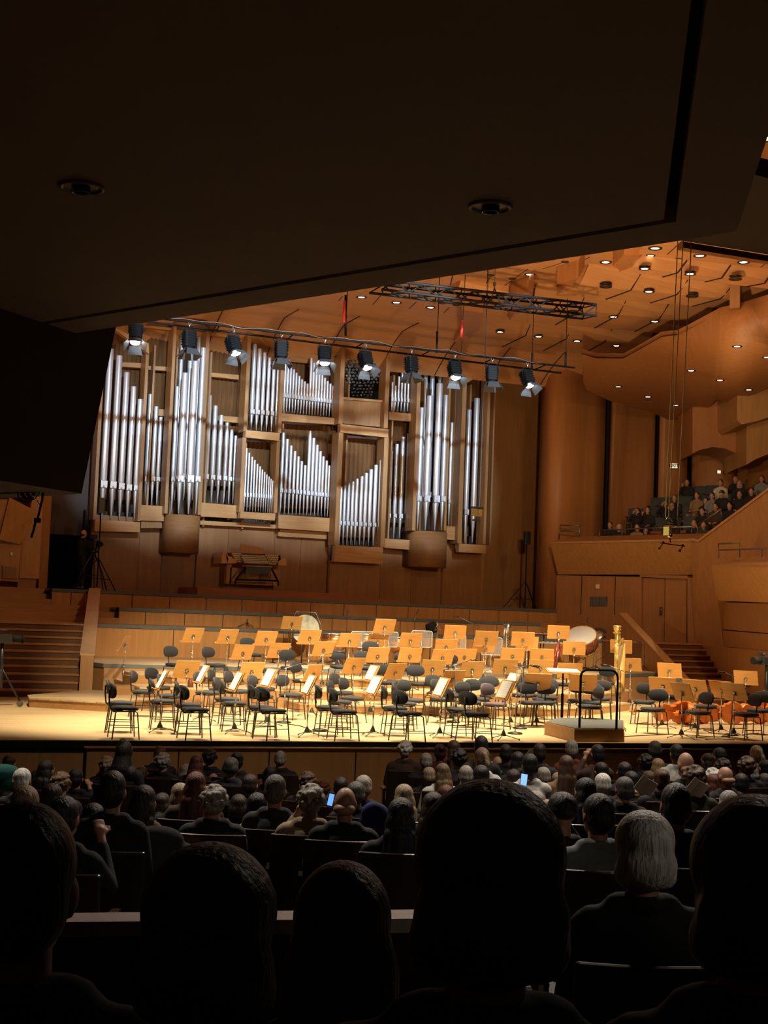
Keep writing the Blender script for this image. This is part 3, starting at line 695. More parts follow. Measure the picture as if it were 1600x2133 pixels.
# two unlit downlights in the near soffit
for (x, y, lab) in ((170, 388, 'unlit recessed downlight in the dark soffit at the upper left, above the side box'), (1022, 429, 'unlit recessed downlight with pale ring in the dark soffit, right of the middle')):
    p = atz(x, y, SZ); t = empty('soffit_downlight', p, 0, lab, 'downlight')
    a = MB(); a.lathe([(.118, 0), (.118, -.012), (.108, -.016), (.094, -.010), (.094, .0)], (0, 0, 0), 32); a.build('trim_ring', [plain('ring_grey', (.42, .36, .28), .4)], t)
    a = MB(); a.lathe([(.094, -.004), (.094, -.001), (0, -.001)], (0, 0, 0), 32); a.build('reflector', [plain('reflector_grey', (.55, .50, .40), .35)], t)
    a = MB(); a.lathe([(.046, -.002), (.046, -.034), (.042, -.036), (.040, -.030), (0, -.030)], (0, 0, 0), 24); lm = a.build('lamp_can', ['black'], t)
    a = MB(); a.lathe([(.044, -.034), (.046, -.037), (.043, -.038), (.041, -.034)], (0, 0, 0), 24); a.build('lamp_rim', ['chrome'], lm)
# hanging side box at the left, near the eye
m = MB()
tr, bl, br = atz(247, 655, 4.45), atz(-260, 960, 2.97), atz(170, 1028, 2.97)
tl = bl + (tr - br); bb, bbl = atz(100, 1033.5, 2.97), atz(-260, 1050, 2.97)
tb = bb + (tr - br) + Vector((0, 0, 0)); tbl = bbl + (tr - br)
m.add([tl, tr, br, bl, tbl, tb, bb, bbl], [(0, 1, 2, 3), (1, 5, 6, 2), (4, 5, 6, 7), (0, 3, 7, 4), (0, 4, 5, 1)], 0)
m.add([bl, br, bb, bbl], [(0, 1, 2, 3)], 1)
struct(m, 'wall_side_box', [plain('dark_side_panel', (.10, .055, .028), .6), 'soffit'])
# ================================================================ ORGAN
def pipe_metal(name, c=(.80, .83, .86), rough=.36):
    m, nt, b = newmat(name); N, L = nt.nodes, nt.links
    tc = N.new('ShaderNodeTexCoord'); mp = N.new('ShaderNodeMapping'); mp.inputs['Scale'].default_value = (10, 10, 1.2); L.new(tc.outputs['Object'], mp.inputs[0])
    n = N.new('ShaderNodeTexNoise'); n.inputs['Scale'].default_value = 2; n.inputs['Detail'].default_value = 5; L.new(mp.outputs[0], n.inputs['Vector'])
    cr = N.new('ShaderNodeValToRGB'); cr.color_ramp.elements[0].color = (c[0] * .8, c[1] * .8, c[2] * .82, 1); cr.color_ramp.elements[1].color = (*c, 1)
    L.new(n.outputs['Fac'], cr.inputs[0]); L.new(cr.outputs[0], b.inputs['Base Color'])
    b.inputs['Metallic'].default_value = .62; b.inputs['Roughness'].default_value = rough
    return m
MT['pipe'] = pipe_metal('tin_pipe')
MT['pipe_mouth'] = plain('polished_tin', (.80, .82, .84), .42, .6)
MT['foot'] = pipe_metal('pipe_foot_metal', (.45, .44, .42), .34)
YO = 42.0
organ = empty('pipe_organ', (18.2, YO, 2.40), 0, 'large pipe organ with silver pipes and pale wood cases on the rear gallery wall', 'pipe organ')
ORG = Vector((18.2, YO, 2.40))
def ob(mb, name, mats, label=None, bevel=0):
    mb.v = [tuple(Vector(v) - ORG) for v in mb.v]
    o = mb.build(name, mats, organ, bevel=bevel)
    if label: o['label'] = label
    return o
LEAN = .043
ALLP = []
def pipe(xm, ym, ytop, yfoot, wpx, y, upper=None):
    """one pipe by its mouth, top and toe in the picture, standing at depth y"""
    pm = aty(xm, ym, y); pt = aty(xm + LEAN * (ym - ytop), ytop, y); pf = aty(xm - LEAN * (yfoot - ym), yfoot, y)
    ppm = FPX / (fwd.dot(pm - E0)); r = wpx / 2 / ppm
    zt, zm, zf = pt.z, pm.z, pf.z; h = max(r * 2.4, .16)
    ALLP.append((pm.x, pm.y, zt, zm, zf, r, h))
def emit_pipe(p, mb):
    x, y, zt, zm, zf, r, h = p; n = 14
    c = (x, y, 0)
    mb.lathe([(r * .86, zm + h * .35), (r, zm + h * .5), (r, zt - .02), (r * .93, zt), (r * .8, zt), (r * .8, zt - .15)], c, n, 0)
    # mouth: flattened plate with upper and lower lip
    mb.lathe([(r * .80, zm - h * .42), (r * .84, zm + h * .40)], c, n, 0)
    mb.prism([(x - r * .80, y - r * .72, zm - h * .38), (x + r * .80, y - r * .72, zm - h * .38), (x + r * .80, y - r * .95, zm + h * .42), (x - r * .80, y - r * .95, zm + h * .42)], (0, .03, 0), 1)
    for s in (-1, 1): mb.box((x + s * r * .86, y - r * .8, zm), (r * .12, r * .5, h * .9), 1)
    mb.lathe([(r * .10, zf), (r * .16, zf + .02), (r * .94, zm - h * .62), (r * .94, zm - h * .48), (r * .8, zm - h * .44)], c, n, 2)
Z1 = lambda x, y: (180 + x / 3.478, 640 + y / 3.478)
Z2 = lambda x, y: (580 + x / 3.333, 640 + y / 3.333)
# C1, leftmost case
for xm, ym, yt, yf, w in ((122, 1283, 300, 1540, 50), (190, 1288, 350, 1542, 48), (250, 1298, 470, 1545, 44), (305, 1306, 573, 1548, 42), (357, 1311, 665, 1550, 38)):
    a = Z1(xm, ym); pipe(a[0], a[1], 640 + yt / 3.478, 640 + yf / 3.478, w / 3.478, YO)
for xm, ym, yt, yf, w in ((435, 1243, 628, 1430, 35), (480, 1244, 718, 1430, 33), (517, 1246, 795, 1430, 30), (553, 1252, 848, 1430, 26)):
    a = Z1(xm, ym); pipe(a[0], a[1], 640 + yt / 3.478, 640 + yf / 3.478, w / 3.478, YO + .15)
def tower(Zf, s, cx, rows, zf, back):
    for xm, ym, yt, yf, w, dy in rows:
        a = Zf(xm, ym); pipe(a[0], a[1], 640 + yt / s, 640 + yf / s, w / s, YO - dy)
    for xm, ym, yt, yf, w, dy in back:
        a = Zf(xm, ym); pipe(a[0], a[1], 640 + yt / s, 640 + yf / s, w / s, YO + dy)
tower(Z1, 3.478, 0, ((626, 1245, 573, 1488, 33, .35), (678, 1243, 475, 1495, 45, .75), (750, 1243, 390, 1500, 50, .85), (803, 1245, 292, 1498, 40, .55)), 0, ((645, 1230, 200, 1400, 30, .25), (712, 1225, 290, 1400, 40, .3), (775, 1225, 150, 1400, 40, .3), (825, 1225, 150, 1400, 38, .25)))
for xm, ym, yt, yf, w in ((865, 1228, 638, 1418, 36), (912, 1232, 713, 1420, 34), (957, 1236, 780, 1422, 32), (1002, 1240, 835, 1424, 30), (1037, 1244, 885, 1426, 27), (1068, 1246, 930, 1427, 22), (1095, 1250, 965, 1428, 17)):
    a = Z1(xm, ym); pipe(a[0], a[1], 640 + yt / 3.478, 640 + yf / 3.478, w / 3.478, YO + .15)
for xm, ym, yt, yf, w in ((1198, 757, 268, 892, 34), (1236, 760, 300, 895, 33), (1273, 763, 328, 897, 30), (1309, 767, 365, 900, 27), (1344, 771, 390, 902, 27), (1377, 775, 420, 904, 24)):
    a = Z1(xm, ym); pipe(a[0], a[1], 640 + yt / 3.478, 640 + yf / 3.478, w / 3.478, YO - .25)
tops = ((265, 710), (307, 785), (352, 848), (398, 900), (437, 960), (478, 1000), (515, 1050), (549, 1088), (587, 1128), (618, 1160), (652, 1195), (680, 1222))
mouths = (225, 270, 319, 363, 408, 451, 489, 528, 564, 600, 633, 662)
for i, (t, xm) in enumerate(zip(tops, mouths)):
    ym = 1452 + i * 3.2; pipe(480 + xm / 7.61, 840 + ym / 7.61, 840 + t[1] / 7.61, 840 + (1712 + i * 3) / 7.61, (34 - i * .8) / 7.61, YO - .3)
t5 = ((52, 350), (80, 362), (102, 398), (124, 430), (143, 455), (160, 477), (177, 500), (192, 515), (207, 530), (240, 350), (262, 385), (288, 400), (308, 440), (328, 465), (345, 490), (360, 512), (376, 530), (390, 545), (403, 560))
for i, (tx, ty) in enumerate(t5):
    xm = 40 + i * 19.8; ym = 612 + i * 2.6; pipe(580 + xm / 3.333, 640 + ym / 3.333, 640 + ty / 3.333, 640 + (728 + i * 2) / 3.333, (19 if i not in (0, 1, 9, 10, 11) else 21) / 3.333, YO - .05)
t6 = (870, 915, 960, 1000, 1035, 1068, 1097, 858, 908, 955, 1000, 1035, 1065, 1098, 1125); m6 = (18, 47, 75, 103, 129, 153, 178, 203, 230, 256, 280, 302, 326, 346, 364)
for i, (yt, xm) in enumerate(zip(t6, m6)):
    pipe(580 + xm / 3.333, 640 + (1272 + i * 2.6) / 3.333, 640 + yt / 3.333, 640 + (1436 + i * 1.5) / 3.333, (25 - (i % 7) * 1.0) / 3.333, YO - .1)
t7 = (1245, 1235, 1220, 1208, 1190, 1173, 1150, 1125, 1095, 1062); m7 = (427, 453, 480, 508, 535, 567, 597, 629, 662, 698)
for i, (yt, xm) in enumerate(zip(t7, m7)):
    pipe(580 + xm / 3.333, 640 + (1498 + i * 1.6) / 3.333, 640 + yt / 3.333, 640 + (1648 + i * 1.6) / 3.333, (22 + i * .7) / 3.333, YO - .5)
for i, yt in enumerate((520, 545, 480, 450, 440, 430, 420, 420)):
    xm = 788 + i * 22; pipe(580 + xm / 3.333, 640 + (640 + i * 1.5) / 3.333, 640 + yt / 3.333, 640 + (722 + i) / 3.333, 17 / 3.333, YO)
for xm, ym, yt, w in ((768, 1448, 998, 22), (805, 1448, 950, 27), (845, 1450, 900, 30), (888, 1452, 877, 33)):
    pipe(580 + xm / 3.333, 640 + ym / 3.333, 640 + yt / 3.333, 640 + 1605 / 3.333, w / 3.333, YO + .1)
tower(Z2, 3.333, 0, ((972, 1328, 697, 1545, 38, .45), (1027, 1330, 615, 1550, 42, .8), (1092, 1332, 530, 1552, 46, .8), (1138, 1332, 610, 1552, 36, .4)), 0, ((992, 1300, 440, 1450, 34, .3), (1040, 1300, 350, 1450, 34, .3), (1098, 1300, 350, 1450, 38, .3), (1148, 1300, 360, 1450, 34, .2)))
for xm, yt, w in ((1186, 800, 22), (1222, 765, 34)):
    pipe(580 + xm / 3.333, 640 + 1350 / 3.333, 640 + yt / 3.333, 640 + 1518 / 3.333, w / 3.333, YO + .15)
for xm, yt, w in ((1300, 712, 36), (1352, 632, 42), (1409, 560, 42)):
    pipe(580 + xm / 3.333, 640 + 1422 / 3.333, 640 + yt / 3.333, 640 + 1636 / 3.333, w / 3.333, YO)
order = sorted(range(len(ALLP)), key=lambda i: -(ALLP[i][2] - ALLP[i][4]) * ALLP[i][5])
singles, rest = order[:96], order[96:]
for i in singles:
    b = MB(); emit_pipe(ALLP[i], b); ob(b, 'pipe', ['pipe', 'pipe_mouth', 'foot'])
if rest:
    b = MB()
    for i in rest: emit_pipe(ALLP[i], b)
    tag(ob(b, 'small_pipes', ['pipe', 'pipe_mouth', 'foot']), kind='stuff')

# --- cases: front boards, posts, rails.  all coordinates are picture points on the plane of each case
def board(Zf, pts, y, name='front_board', mat='case_h', th=.22, label=None):
    b = MB(); b.prism([aty(*Zf(*p), y) for p in pts], (0, th, 0)); return ob(b, name, mat, label)
def post(Zf, x0, y0, x1, y1, y, wpx=7, name='case_post', s=3.4, d=.5):
    a, c = aty(*Zf(x0, y0), y), aty(*Zf(x1, y1), y); wd = wpx / 61.0
    b = MB(); x = (a.x + c.x) / 2; b.bx((x - wd / 2, y, min(a.z, c.z)), (x + wd / 2, y + d, max(a.z, c.z))); return ob(b, name, 'case')
yb = YO - .25
# C1
board(Z1, [(58, 1622), (388, 1630), (388, 1557), (62, 1537)], yb - .1)
post(Z1, 440, 330, 385, 1550, yb, 6); post(Z1, 130, 300, 55, 1540, yb + .1, 6)
board(Z1, [(210, 150), (452, 262), (455, 338), (210, 165)], yb - .2, 'crown_board')
board(Z1, [(252, 398), (415, 405), (415, 440), (252, 430)], yb + .5, 'rail')
# C2
board(Z1, [(393, 1545), (560, 1550), (565, 1442), (398, 1432)], yb); board(Z1, [(398, 1545), (548, 1552), (548, 1600), (396, 1600)], yb + .1, 'apron_board', 'case')
board(Z1, [(450, 425), (607, 432), (607, 462), (450, 452)], yb + .5, 'rail'); board(Z1, [(525, 738), (605, 742), (605, 792), (523, 786)], yb + .5, 'rail')
board(Z1, [(410, 128), (632, 150), (632, 168), (410, 145)], yb, 'crown_board')
post(Z1, 638, 135, 583, 1495, yb - .25, 6); post(Z1, 880, 175, 822, 1505, yb - .25, 7)
MT['drum_shaded'] = wood('shaded_drum_veneer', (.26, .125, .045), .85, (1.5, 1.5, 14), .62)  # drums lie outside the organ beams; that shade is put into the veneer
# tower bases: half-round drums, round crowns
def drum(Zf, xl, xr, yt, yb_, name='tower_base', mat='drum_shaded'):
    a, c = aty(*Zf(xl, yt), YO - .35), aty(*Zf(xr, yt), YO - .35); lo = aty(*Zf(xl, yb_), YO - .35)
    R = (c.x - a.x) / 2; cx = (a.x + c.x) / 2; P = [Vector((cx + R * math.cos(PI + PI * k / 20), YO - .3 + .85 * R * math.sin(PI + PI * k / 20), lo.z)) for k in range(21)]
    b = MB(); b.prism(P + [Vector((cx + R, YO + .3, lo.z)), Vector((cx - R, YO + .3, lo.z))], (0, 0, a.z - lo.z), smooth=True)
    return ob(b, name, mat)
drum(Z1, 576, 824, 1500, 1775); drum(Z2, 922, 1165, 1552, 1800)
drum(Z1, 640, 890, 92, 140, 'tower_crown'); drum(Z2, 962, 1195, 292, 345, 'tower_crown')
# C3
board(Z1, [(828, 1515), (1090, 1530), (1095, 1437), (832, 1415)], yb)
board(Z1, [(825, 1545), (1600, 1590), (1600, 1616), (825, 1575)], yb + .2, 'cornice')
board(Z1, [(880, 472), (1105, 490), (1105, 524), (880, 500)], yb + .5, 'rail'); board(Z1, [(955, 785), (1110, 795), (1110, 840), (955, 822)], yb + .5, 'rail')
board(Z1, [(890, 180), (1140, 205), (1140, 228), (890, 205)], yb, 'crown_board')
# C4
post(Z1, 1180, 135, 1157, 900, yb - .25, 7); post(Z1, 1148, 945, 1118, 1485, yb - .3, 8)
board(Z1, [(1152, 942), (1398, 968), (1402, 912), (1156, 890)], yb - .35)
board(Z1, [(1112, 1528), (1366, 1545), (1370, 1495), (1116, 1480)], yb - .35)
board(Z1, [(1185, 125), (1415, 265), (1415, 325), (1185, 155)], yb - .1, 'crown_board')
post(Z1, 1425, 365, 1400, 910, yb - .25, 7); post(Z1, 1392, 965, 1370, 1490, yb - .25, 7)
# C5
board(Z2, [(18, 790), (405, 815), (405, 770), (20, 735)], yb - .05)
board(Z2, [(0, 1535), (372, 1560), (375, 1465), (0, 1440)], yb - .05)
board(Z2, [(60, 222), (285, 318), (285, 332), (60, 238)], yb + .1, 'crown_board')
# C6
post(Z2, 455, 280, 428, 810, yb - .4, 9); post(Z2, 768, 325, 742, 840, yb - .4, 9)
post(Z2, 437, 870, 402, 1650, yb - .5, 10); post(Z2, 752, 900, 722, 1665, yb - .5, 10)
board(Z2, [(430, 868), (762, 905), (766, 848), (432, 810)], yb - .55)
board(Z2, [(388, 1765), (722, 1782), (727, 1668), (398, 1652)], yb - .55)
board(Z2, [(440, 805), (740, 835), (745, 650), (446, 622)], yb - .1, 'trumpet_apron', 'case')
board(Z2, [(446, 640), (735, 660), (735, 646), (446, 622)], yb - .2, 'rail', 'case_h')
board(Z2, [(372, 318), (455, 278), (455, 300), (372, 350)], yb - .1, 'crown_board'); board(Z2, [(455, 275), (600, 245), (775, 322), (775, 345), (600, 270), (455, 300)], yb - .1, 'crown_board')
# C7
board(Z2, [(768, 780), (948, 795), (950, 742), (770, 725)], yb + .1); board(Z2, [(738, 1670), (918, 1685), (922, 1618), (742, 1605)], yb)
board(Z2, [(780, 402), (885, 372), (885, 386), (780, 418)], yb + .1, 'crown_board')
post(Z2, 985, 345, 938, 1550, yb - .3, 8); post(Z2, 1192, 420, 1162, 1550, yb - .2, 5)
# C8, C9
board(Z2, [(1165, 1612), (1248, 1618), (1250, 1525), (1168, 1518)], yb)
post(Z2, 1300, 430, 1255, 1640, yb - .2, 10); post(Z2, 1468, 420, 1432, 1645, yb - .1, 6)
board(Z2, [(1252, 1700), (1438, 1710), (1440, 1652), (1254, 1640)], yb - .15)
board(Z2, [(1300, 470), (1440, 402), (1440, 450), (1305, 528)], yb - .3, 'crown_board')
# --- dark slats behind the pipes and the back panel
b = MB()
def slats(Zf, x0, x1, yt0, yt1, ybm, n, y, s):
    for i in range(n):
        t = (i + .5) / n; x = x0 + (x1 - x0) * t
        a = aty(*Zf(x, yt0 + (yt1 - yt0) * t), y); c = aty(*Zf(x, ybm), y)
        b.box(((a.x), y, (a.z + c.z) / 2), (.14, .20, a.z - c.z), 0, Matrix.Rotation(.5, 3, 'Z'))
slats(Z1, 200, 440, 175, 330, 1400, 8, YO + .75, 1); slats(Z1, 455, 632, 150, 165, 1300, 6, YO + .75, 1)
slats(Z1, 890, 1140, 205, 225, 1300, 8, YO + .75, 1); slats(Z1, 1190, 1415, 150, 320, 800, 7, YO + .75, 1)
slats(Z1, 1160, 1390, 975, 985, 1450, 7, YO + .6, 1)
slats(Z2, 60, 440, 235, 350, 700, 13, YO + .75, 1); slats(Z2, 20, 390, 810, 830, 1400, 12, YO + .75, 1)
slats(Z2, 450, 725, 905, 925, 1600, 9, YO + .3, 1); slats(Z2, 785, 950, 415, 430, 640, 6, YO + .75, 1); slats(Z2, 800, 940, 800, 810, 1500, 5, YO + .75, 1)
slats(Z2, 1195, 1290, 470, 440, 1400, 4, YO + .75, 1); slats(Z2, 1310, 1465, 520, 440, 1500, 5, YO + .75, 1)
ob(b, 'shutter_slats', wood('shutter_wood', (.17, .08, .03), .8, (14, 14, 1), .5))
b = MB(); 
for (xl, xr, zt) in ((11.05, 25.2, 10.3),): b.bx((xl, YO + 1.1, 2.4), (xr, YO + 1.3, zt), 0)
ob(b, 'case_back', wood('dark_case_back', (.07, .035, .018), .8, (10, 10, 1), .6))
# inner partitions between the cases
b = MB()
for (x, y, Zf) in ((440, 900, Z1), (605, 900, Z1), (850, 900, Z1), (1130, 900, Z1), (1400, 700, Z1), (430, 1200, Z2), (745, 1100, Z2), (960, 1100, Z2), (1180, 1100, Z2), (1280, 1100, Z2), (1450, 1000, Z2)):
    a = aty(*Zf(x, y), YO + .4); b.bx((a.x - .03, YO + .0, 4.6), (a.x + .03, YO + 1.1, 10.2), 0)
ob(b, 'partition', 'case')
# lower panelling, in the plane just behind the cases
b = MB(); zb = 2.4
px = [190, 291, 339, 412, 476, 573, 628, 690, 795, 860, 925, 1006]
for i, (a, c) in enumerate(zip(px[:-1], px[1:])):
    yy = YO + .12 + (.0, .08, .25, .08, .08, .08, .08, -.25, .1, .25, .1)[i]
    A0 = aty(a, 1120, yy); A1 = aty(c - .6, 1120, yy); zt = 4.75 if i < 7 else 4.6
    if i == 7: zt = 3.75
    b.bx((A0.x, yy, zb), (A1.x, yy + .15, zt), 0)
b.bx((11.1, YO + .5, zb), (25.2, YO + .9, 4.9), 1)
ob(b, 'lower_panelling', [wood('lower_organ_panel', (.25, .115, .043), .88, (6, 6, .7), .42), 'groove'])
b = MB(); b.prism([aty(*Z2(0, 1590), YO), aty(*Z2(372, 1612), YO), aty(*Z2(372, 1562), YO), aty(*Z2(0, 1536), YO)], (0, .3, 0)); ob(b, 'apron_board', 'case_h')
# horizontal trumpets seen end on
b = MB(); r2 = random.Random(3); c0_ = aty(*Z2(598, 640), YO - .1)
cells = []
for j in range(15):
    for i in range(11):
        x = 465 + i * 24 + (j % 2) * 12 + r2.uniform(-5, 5); y = 305 + j * 22 + r2.uniform(-4, 4)
        if x > 740 - j * 3 or (j > 10 and (x < 500 or x > 650)): continue
        if x > 690 and j > 4: continue
        cells.append((x, y, j))
for (x, y, j) in cells:
    p = aty(*Z2(x, y), YO - .05 + r2.uniform(-.1, .15)); r = .055 - j * .0022
    b.tube([p + Vector((0, -.10, 0)), p + Vector((0, .0, 0)), p + Vector((0, .5, 0))], [r, r * .55, r * .4], 10, 0)
    b.tube([p + Vector((math.cos(a) * r, -.10, math.sin(a) * r)) for a in [2 * PI * k / 10 for k in range(10)]], .007, 4, 1, closed=True)
tag(ob(b, 'trumpet_pipes', [plain('tarnished_tin', (.12, .11, .10), .35, .8), 'steel']), kind='stuff')
b = MB(); b.prism([aty(*Z2(p[0], p[1]), YO + .5) for p in ((445, 640), (740, 660), (772, 345), (600, 270), (458, 300))], (0, .1, 0)); ob(b, 'trumpet_chamber', 'black')
remember(organ)

# --- organ console on its platform
con = empty('organ_console', aty(530, 1219, 41.2) * 1.0, 0, 'organ console with stepped keyboards and stop jambs in front of the lower organ panelling', 'organ console')
con.location.z = 2.64
CO = con.location
def cb(b, name, mats, label=None, parent=con):
    b.v = [tuple(Vector(v) - CO) for v in b.v]; return b.build(name, mats, parent)
def q(x, y, d=0): return aty(440 + x / 5.333, 1120 + y / 5.333, 41.2 + d)
b = MB(); b.prism([q(115, 285), q(180, 285), q(190, 230), q(160, 165), q(135, 160), q(118, 210)], (0, .8, 0)); b.prism([q(180, 285), q(285, 285), q(280, 240), q(240, 232), q(230, 212), q(190, 205), q(160, 165)], (0, .5, 0)); cb(b, 'left_cheek', 'panel')
b = MB(); b.prism([q(745, 308), q(842, 308), q(838, 268), q(830, 230), q(775, 225), q(770, 180), q(745, 190)], (0, .5, 0)); cb(b, 'right_cheek', 'panel')
for s, pts in ((0, [(255, 232), (345, 285), (355, 265), (322, 170), (225, 165)]), (1, [(640, 300), (715, 305), (775, 235), (765, 195), (600, 185)])):
    b = MB(); b.prism([q(*p) for p in pts], (0, .4, 0)); o = cb(b, 'stop_jamb', 'case')
    b = MB()
    for r_ in range(5):
        for c_ in range(7):
            x, y = (235 + c_ * 15 + r_ * 14, 180 + r_ * 22) if s == 0 else (612 + c_ * 20 + r_ * 8, 198 + r_ * 22)
            if s == 0 and x > 350: continue
            if s == 1 and x > 760 - r_ * 12: continue
            p = q(x, y, -.02); b.cyl(p, p + Vector((0, -.04, 0)), .014, n=8)
    oo = cb(b, 'stop_knobs', plain('ivory_knob', (.75, .68, .5), .4), parent=o); oo['kind'] = 'stuff'
for r_ in range(5):
    b = MB(); y = 178 + r_ * 19; x0, x1 = 330 + r_ * 9, 600 + r_ * 9
    b.prism([q(x0, y + 6, -.05 * r_), q(x1, y + 16, -.05 * r_), q(x1, y + 26, -.05 * r_ - .14), q(x0, y + 16, -.05 * r_ - .14)], (0, 0, -.03), 0)
    b.prism([q(x0, y - 4, -.05 * r_), q(x1, y + 6, -.05 * r_), q(x1, y + 16, -.05 * r_), q(x0, y + 6, -.05 * r_)], (0, .05, 0), 1)
    cb(b, 'keyboard', [plain('key_ivory', (.35, .30, .2), .4), 'black'])
b = MB(); b.prism([q(325, 165), q(580, 182), q(580, 118), q(325, 62)], (0, .04, 0)); cb(b, 'music_desk', 'panel_dim')
b = MB(); b.prism([q(380, 318, -.5), q(682, 330, -.5), q(682, 318, -.5), q(380, 306, -.5)], (0, .3, 0), 0)
b.prism([q(385, 395, -.4), q(660, 402, -.4), q(670, 335, -.4), q(392, 325, -.4)], (0, .25, 0), 1)
cb(b, 'bench', ['case', plain('blue_grey_bench', (.03, .045, .05), .6)])
b = MB()
for a in ((380, 330, 270, 470), (670, 340, 745, 490), (270, 470, 270, 515), (745, 480, 745, 535), (275, 465, 745, 480)): b.tube([q(a[0], a[1], -.3), q(a[2], a[3], -.3)], .03, 6, 0)
cb(b, 'pedal_frame', 'black')
b = MB()
for i in range(18):
    x = 340 + i * 19
    if 430 < x < 560: continue
    b.prism([q(x, 450, -.2), q(x + 9, 450, -.2), q(x + 9 + (x - 510) * -.06, 405, .1), q(x + (x - 510) * -.06, 405, .1)], (0, 0, -.03))
cb(b, 'pedalboard', 'case')
b = MB(); b.bx(q(165, 510, .3), q(205, 290, .5)); b.bx(q(205, 510, .3), q(740, 360, .5)); cb(b, 'base', 'panel_dim')

# ================================================================ LIGHT BAR IN FRONT OF THE ORGAN
YB = 33.0
bar = empty('lighting_bar', aty(700, 715, YB), 0, 'long black double pipe bar carrying the row of stage lanterns in front of the organ', 'lighting bar')
BO = bar.location
def bb(b, name, mats): b.v = [tuple(Vector(v) - BO) for v in b.v]; return b.build(name, mats, bar)
b = MB(); P0, P1 = aty(240, 652, YB), aty(1197, 766, YB); b.cyl(P0, P1, .028, n=8); bb(b, 'upper_pipe', 'rig')
b = MB(); Q0, Q1 = aty(240, 662, YB + .5), aty(1169, 777, YB + .5); b.cyl(Q0, Q1, .028, n=8); bb(b, 'lower_pipe', 'rig')
b = MB()
for t in (.05, .2, .35, .5, .65, .8, .93): b.cyl(P0.lerp(P1, t), Q0.lerp(Q1, t), .018, n=6)
bb(b, 'cross_tie', 'rig')
b = MB()
pts = []
for i in range(60):
    t = i / 59 * .92; p = P0.lerp(P1, t); pts.append(p + Vector((0, -.05, .03 + .05 * math.sin(i * .9) * math.sin(i * .31))))
b.tube(pts, .012, 5); bb(b, 'cable', 'steel')
for i, (x, y0, y1) in enumerate(((720, 615, 700), (910, 690, 735), (1108, 735, 768), (1178, 733, 765))):
    b = MB(); p = aty(x, y1, YB); b.cyl(p, (p.x, p.y, CZ + .3), .012, n=5)
    b.cyl(p, aty(x + (1 if i else 0), y0, YB), .03, n=6); bb(b, 'hanger_rod', 'rig')
for (x, y0, y1) in ((716, 626, 672), (961, 668, 704)):
    b = MB(); b.cyl(aty(x, y1, YB - .3), aty(x + 2, y0, YB - .3), .045, .03, n=8)
    o = bb(b, 'hoist_sleeve', plain('red_sleeve', (.45, .02, .01), .6))
# lanterns
MT['lens_lit'] = plain('lit_lens', (1, 1, 1), .3, emit=(.86, .93, 1.0), estr=40)
MT['lens_off'] = plain('dark_lens', (.02, .02, .02), .15, spec=.8)
MT['flap'] = plain('barn_door_grey', (.03, .032, .034), .6)
def lantern(lit):
    t = empty('stage_lantern')
    b = MB(); b.rbox((0, 0, 0), (.30, .26, .40), .05, rot=Matrix.Rotation(0, 3, 'Z'))
    for k in range(5): b.box((0, 0, -.12 + k * .065), (.32, .28, .014))
    b.cyl((0, 0, -.20), (0, 0, -.27), .14, .15, 16); b.build('body', 'rig', t)
    b = MB(); b.lathe([(.13, -.262), (.125, -.275), (0, -.28)], n=20); b.build('lens', 'lens_lit' if lit else 'lens_off', t)
    for k in range(4):
        b = MB(); R = Matrix.Rotation(k * PI / 2, 3, 'Z')
        pts = [R @ Vector(p) for p in ((-.13, -.15, -.27), (.13, -.15, -.27), (.19, -.27, -.46), (-.19, -.27, -.46))]
        b.prism(pts, R @ Vector((0, -.006, .004))); b.build('barn_door', 'flap', t)
    b = MB(); b.tube([(-.17, 0, 0), (-.18, 0, .22), (-.1, 0, .29), (.1, 0, .29), (.18, 0, .22), (.17, 0, 0)], .014, 6); b.build('yoke', 'rig', t)
    b = MB(); b.tube([(0, 0, .28), (0, 0, .36), (.035, 0, .40), (.035, 0, .44), (-.03, 0, .45), (-.035, 0, .38)], .014, 6); b.build('hook_clamp', 'chrome', t)
    for ch in [x for x in COL.objects if x.parent == t]:
        if ch.name.split('.')[0] in ('body', 'lens', 'barn_door'): ch.rotation_euler = (-.5 if lit else -.12, 0, 0)
    return remember(t)
LL, LO = lantern(True), lantern(False)
lan = ((283, 690, 1, 'lit stage lantern at the left end of the lighting bar, beside the dark soffit'), (394, 700, 0, 'dark stage lantern in front of the left organ tower'),
       (486, 716, 1, 'lit stage lantern in front of the case right of the left organ tower'), (586, 722, 0, 'dark stage lantern left of the middle of the lighting bar'),
       (676, 741, 1, 'lit stage lantern just left of the trumpet chamber'), (761, 748, 1, 'lit stage lantern in front of the trumpet chamber'),
       (857, 757, 0, 'dark stage lantern between the trumpet chamber and right organ tower'), (947, 770, 1, 'lit stage lantern at the right organ tower, glaring brightly'),
       (1025, 775, 0, 'dark stage lantern at the right edge of the organ'), (1098, 789, 1, 'lit stage lantern at the right end of the lighting bar against the dark wall'))
used = [0, 0]
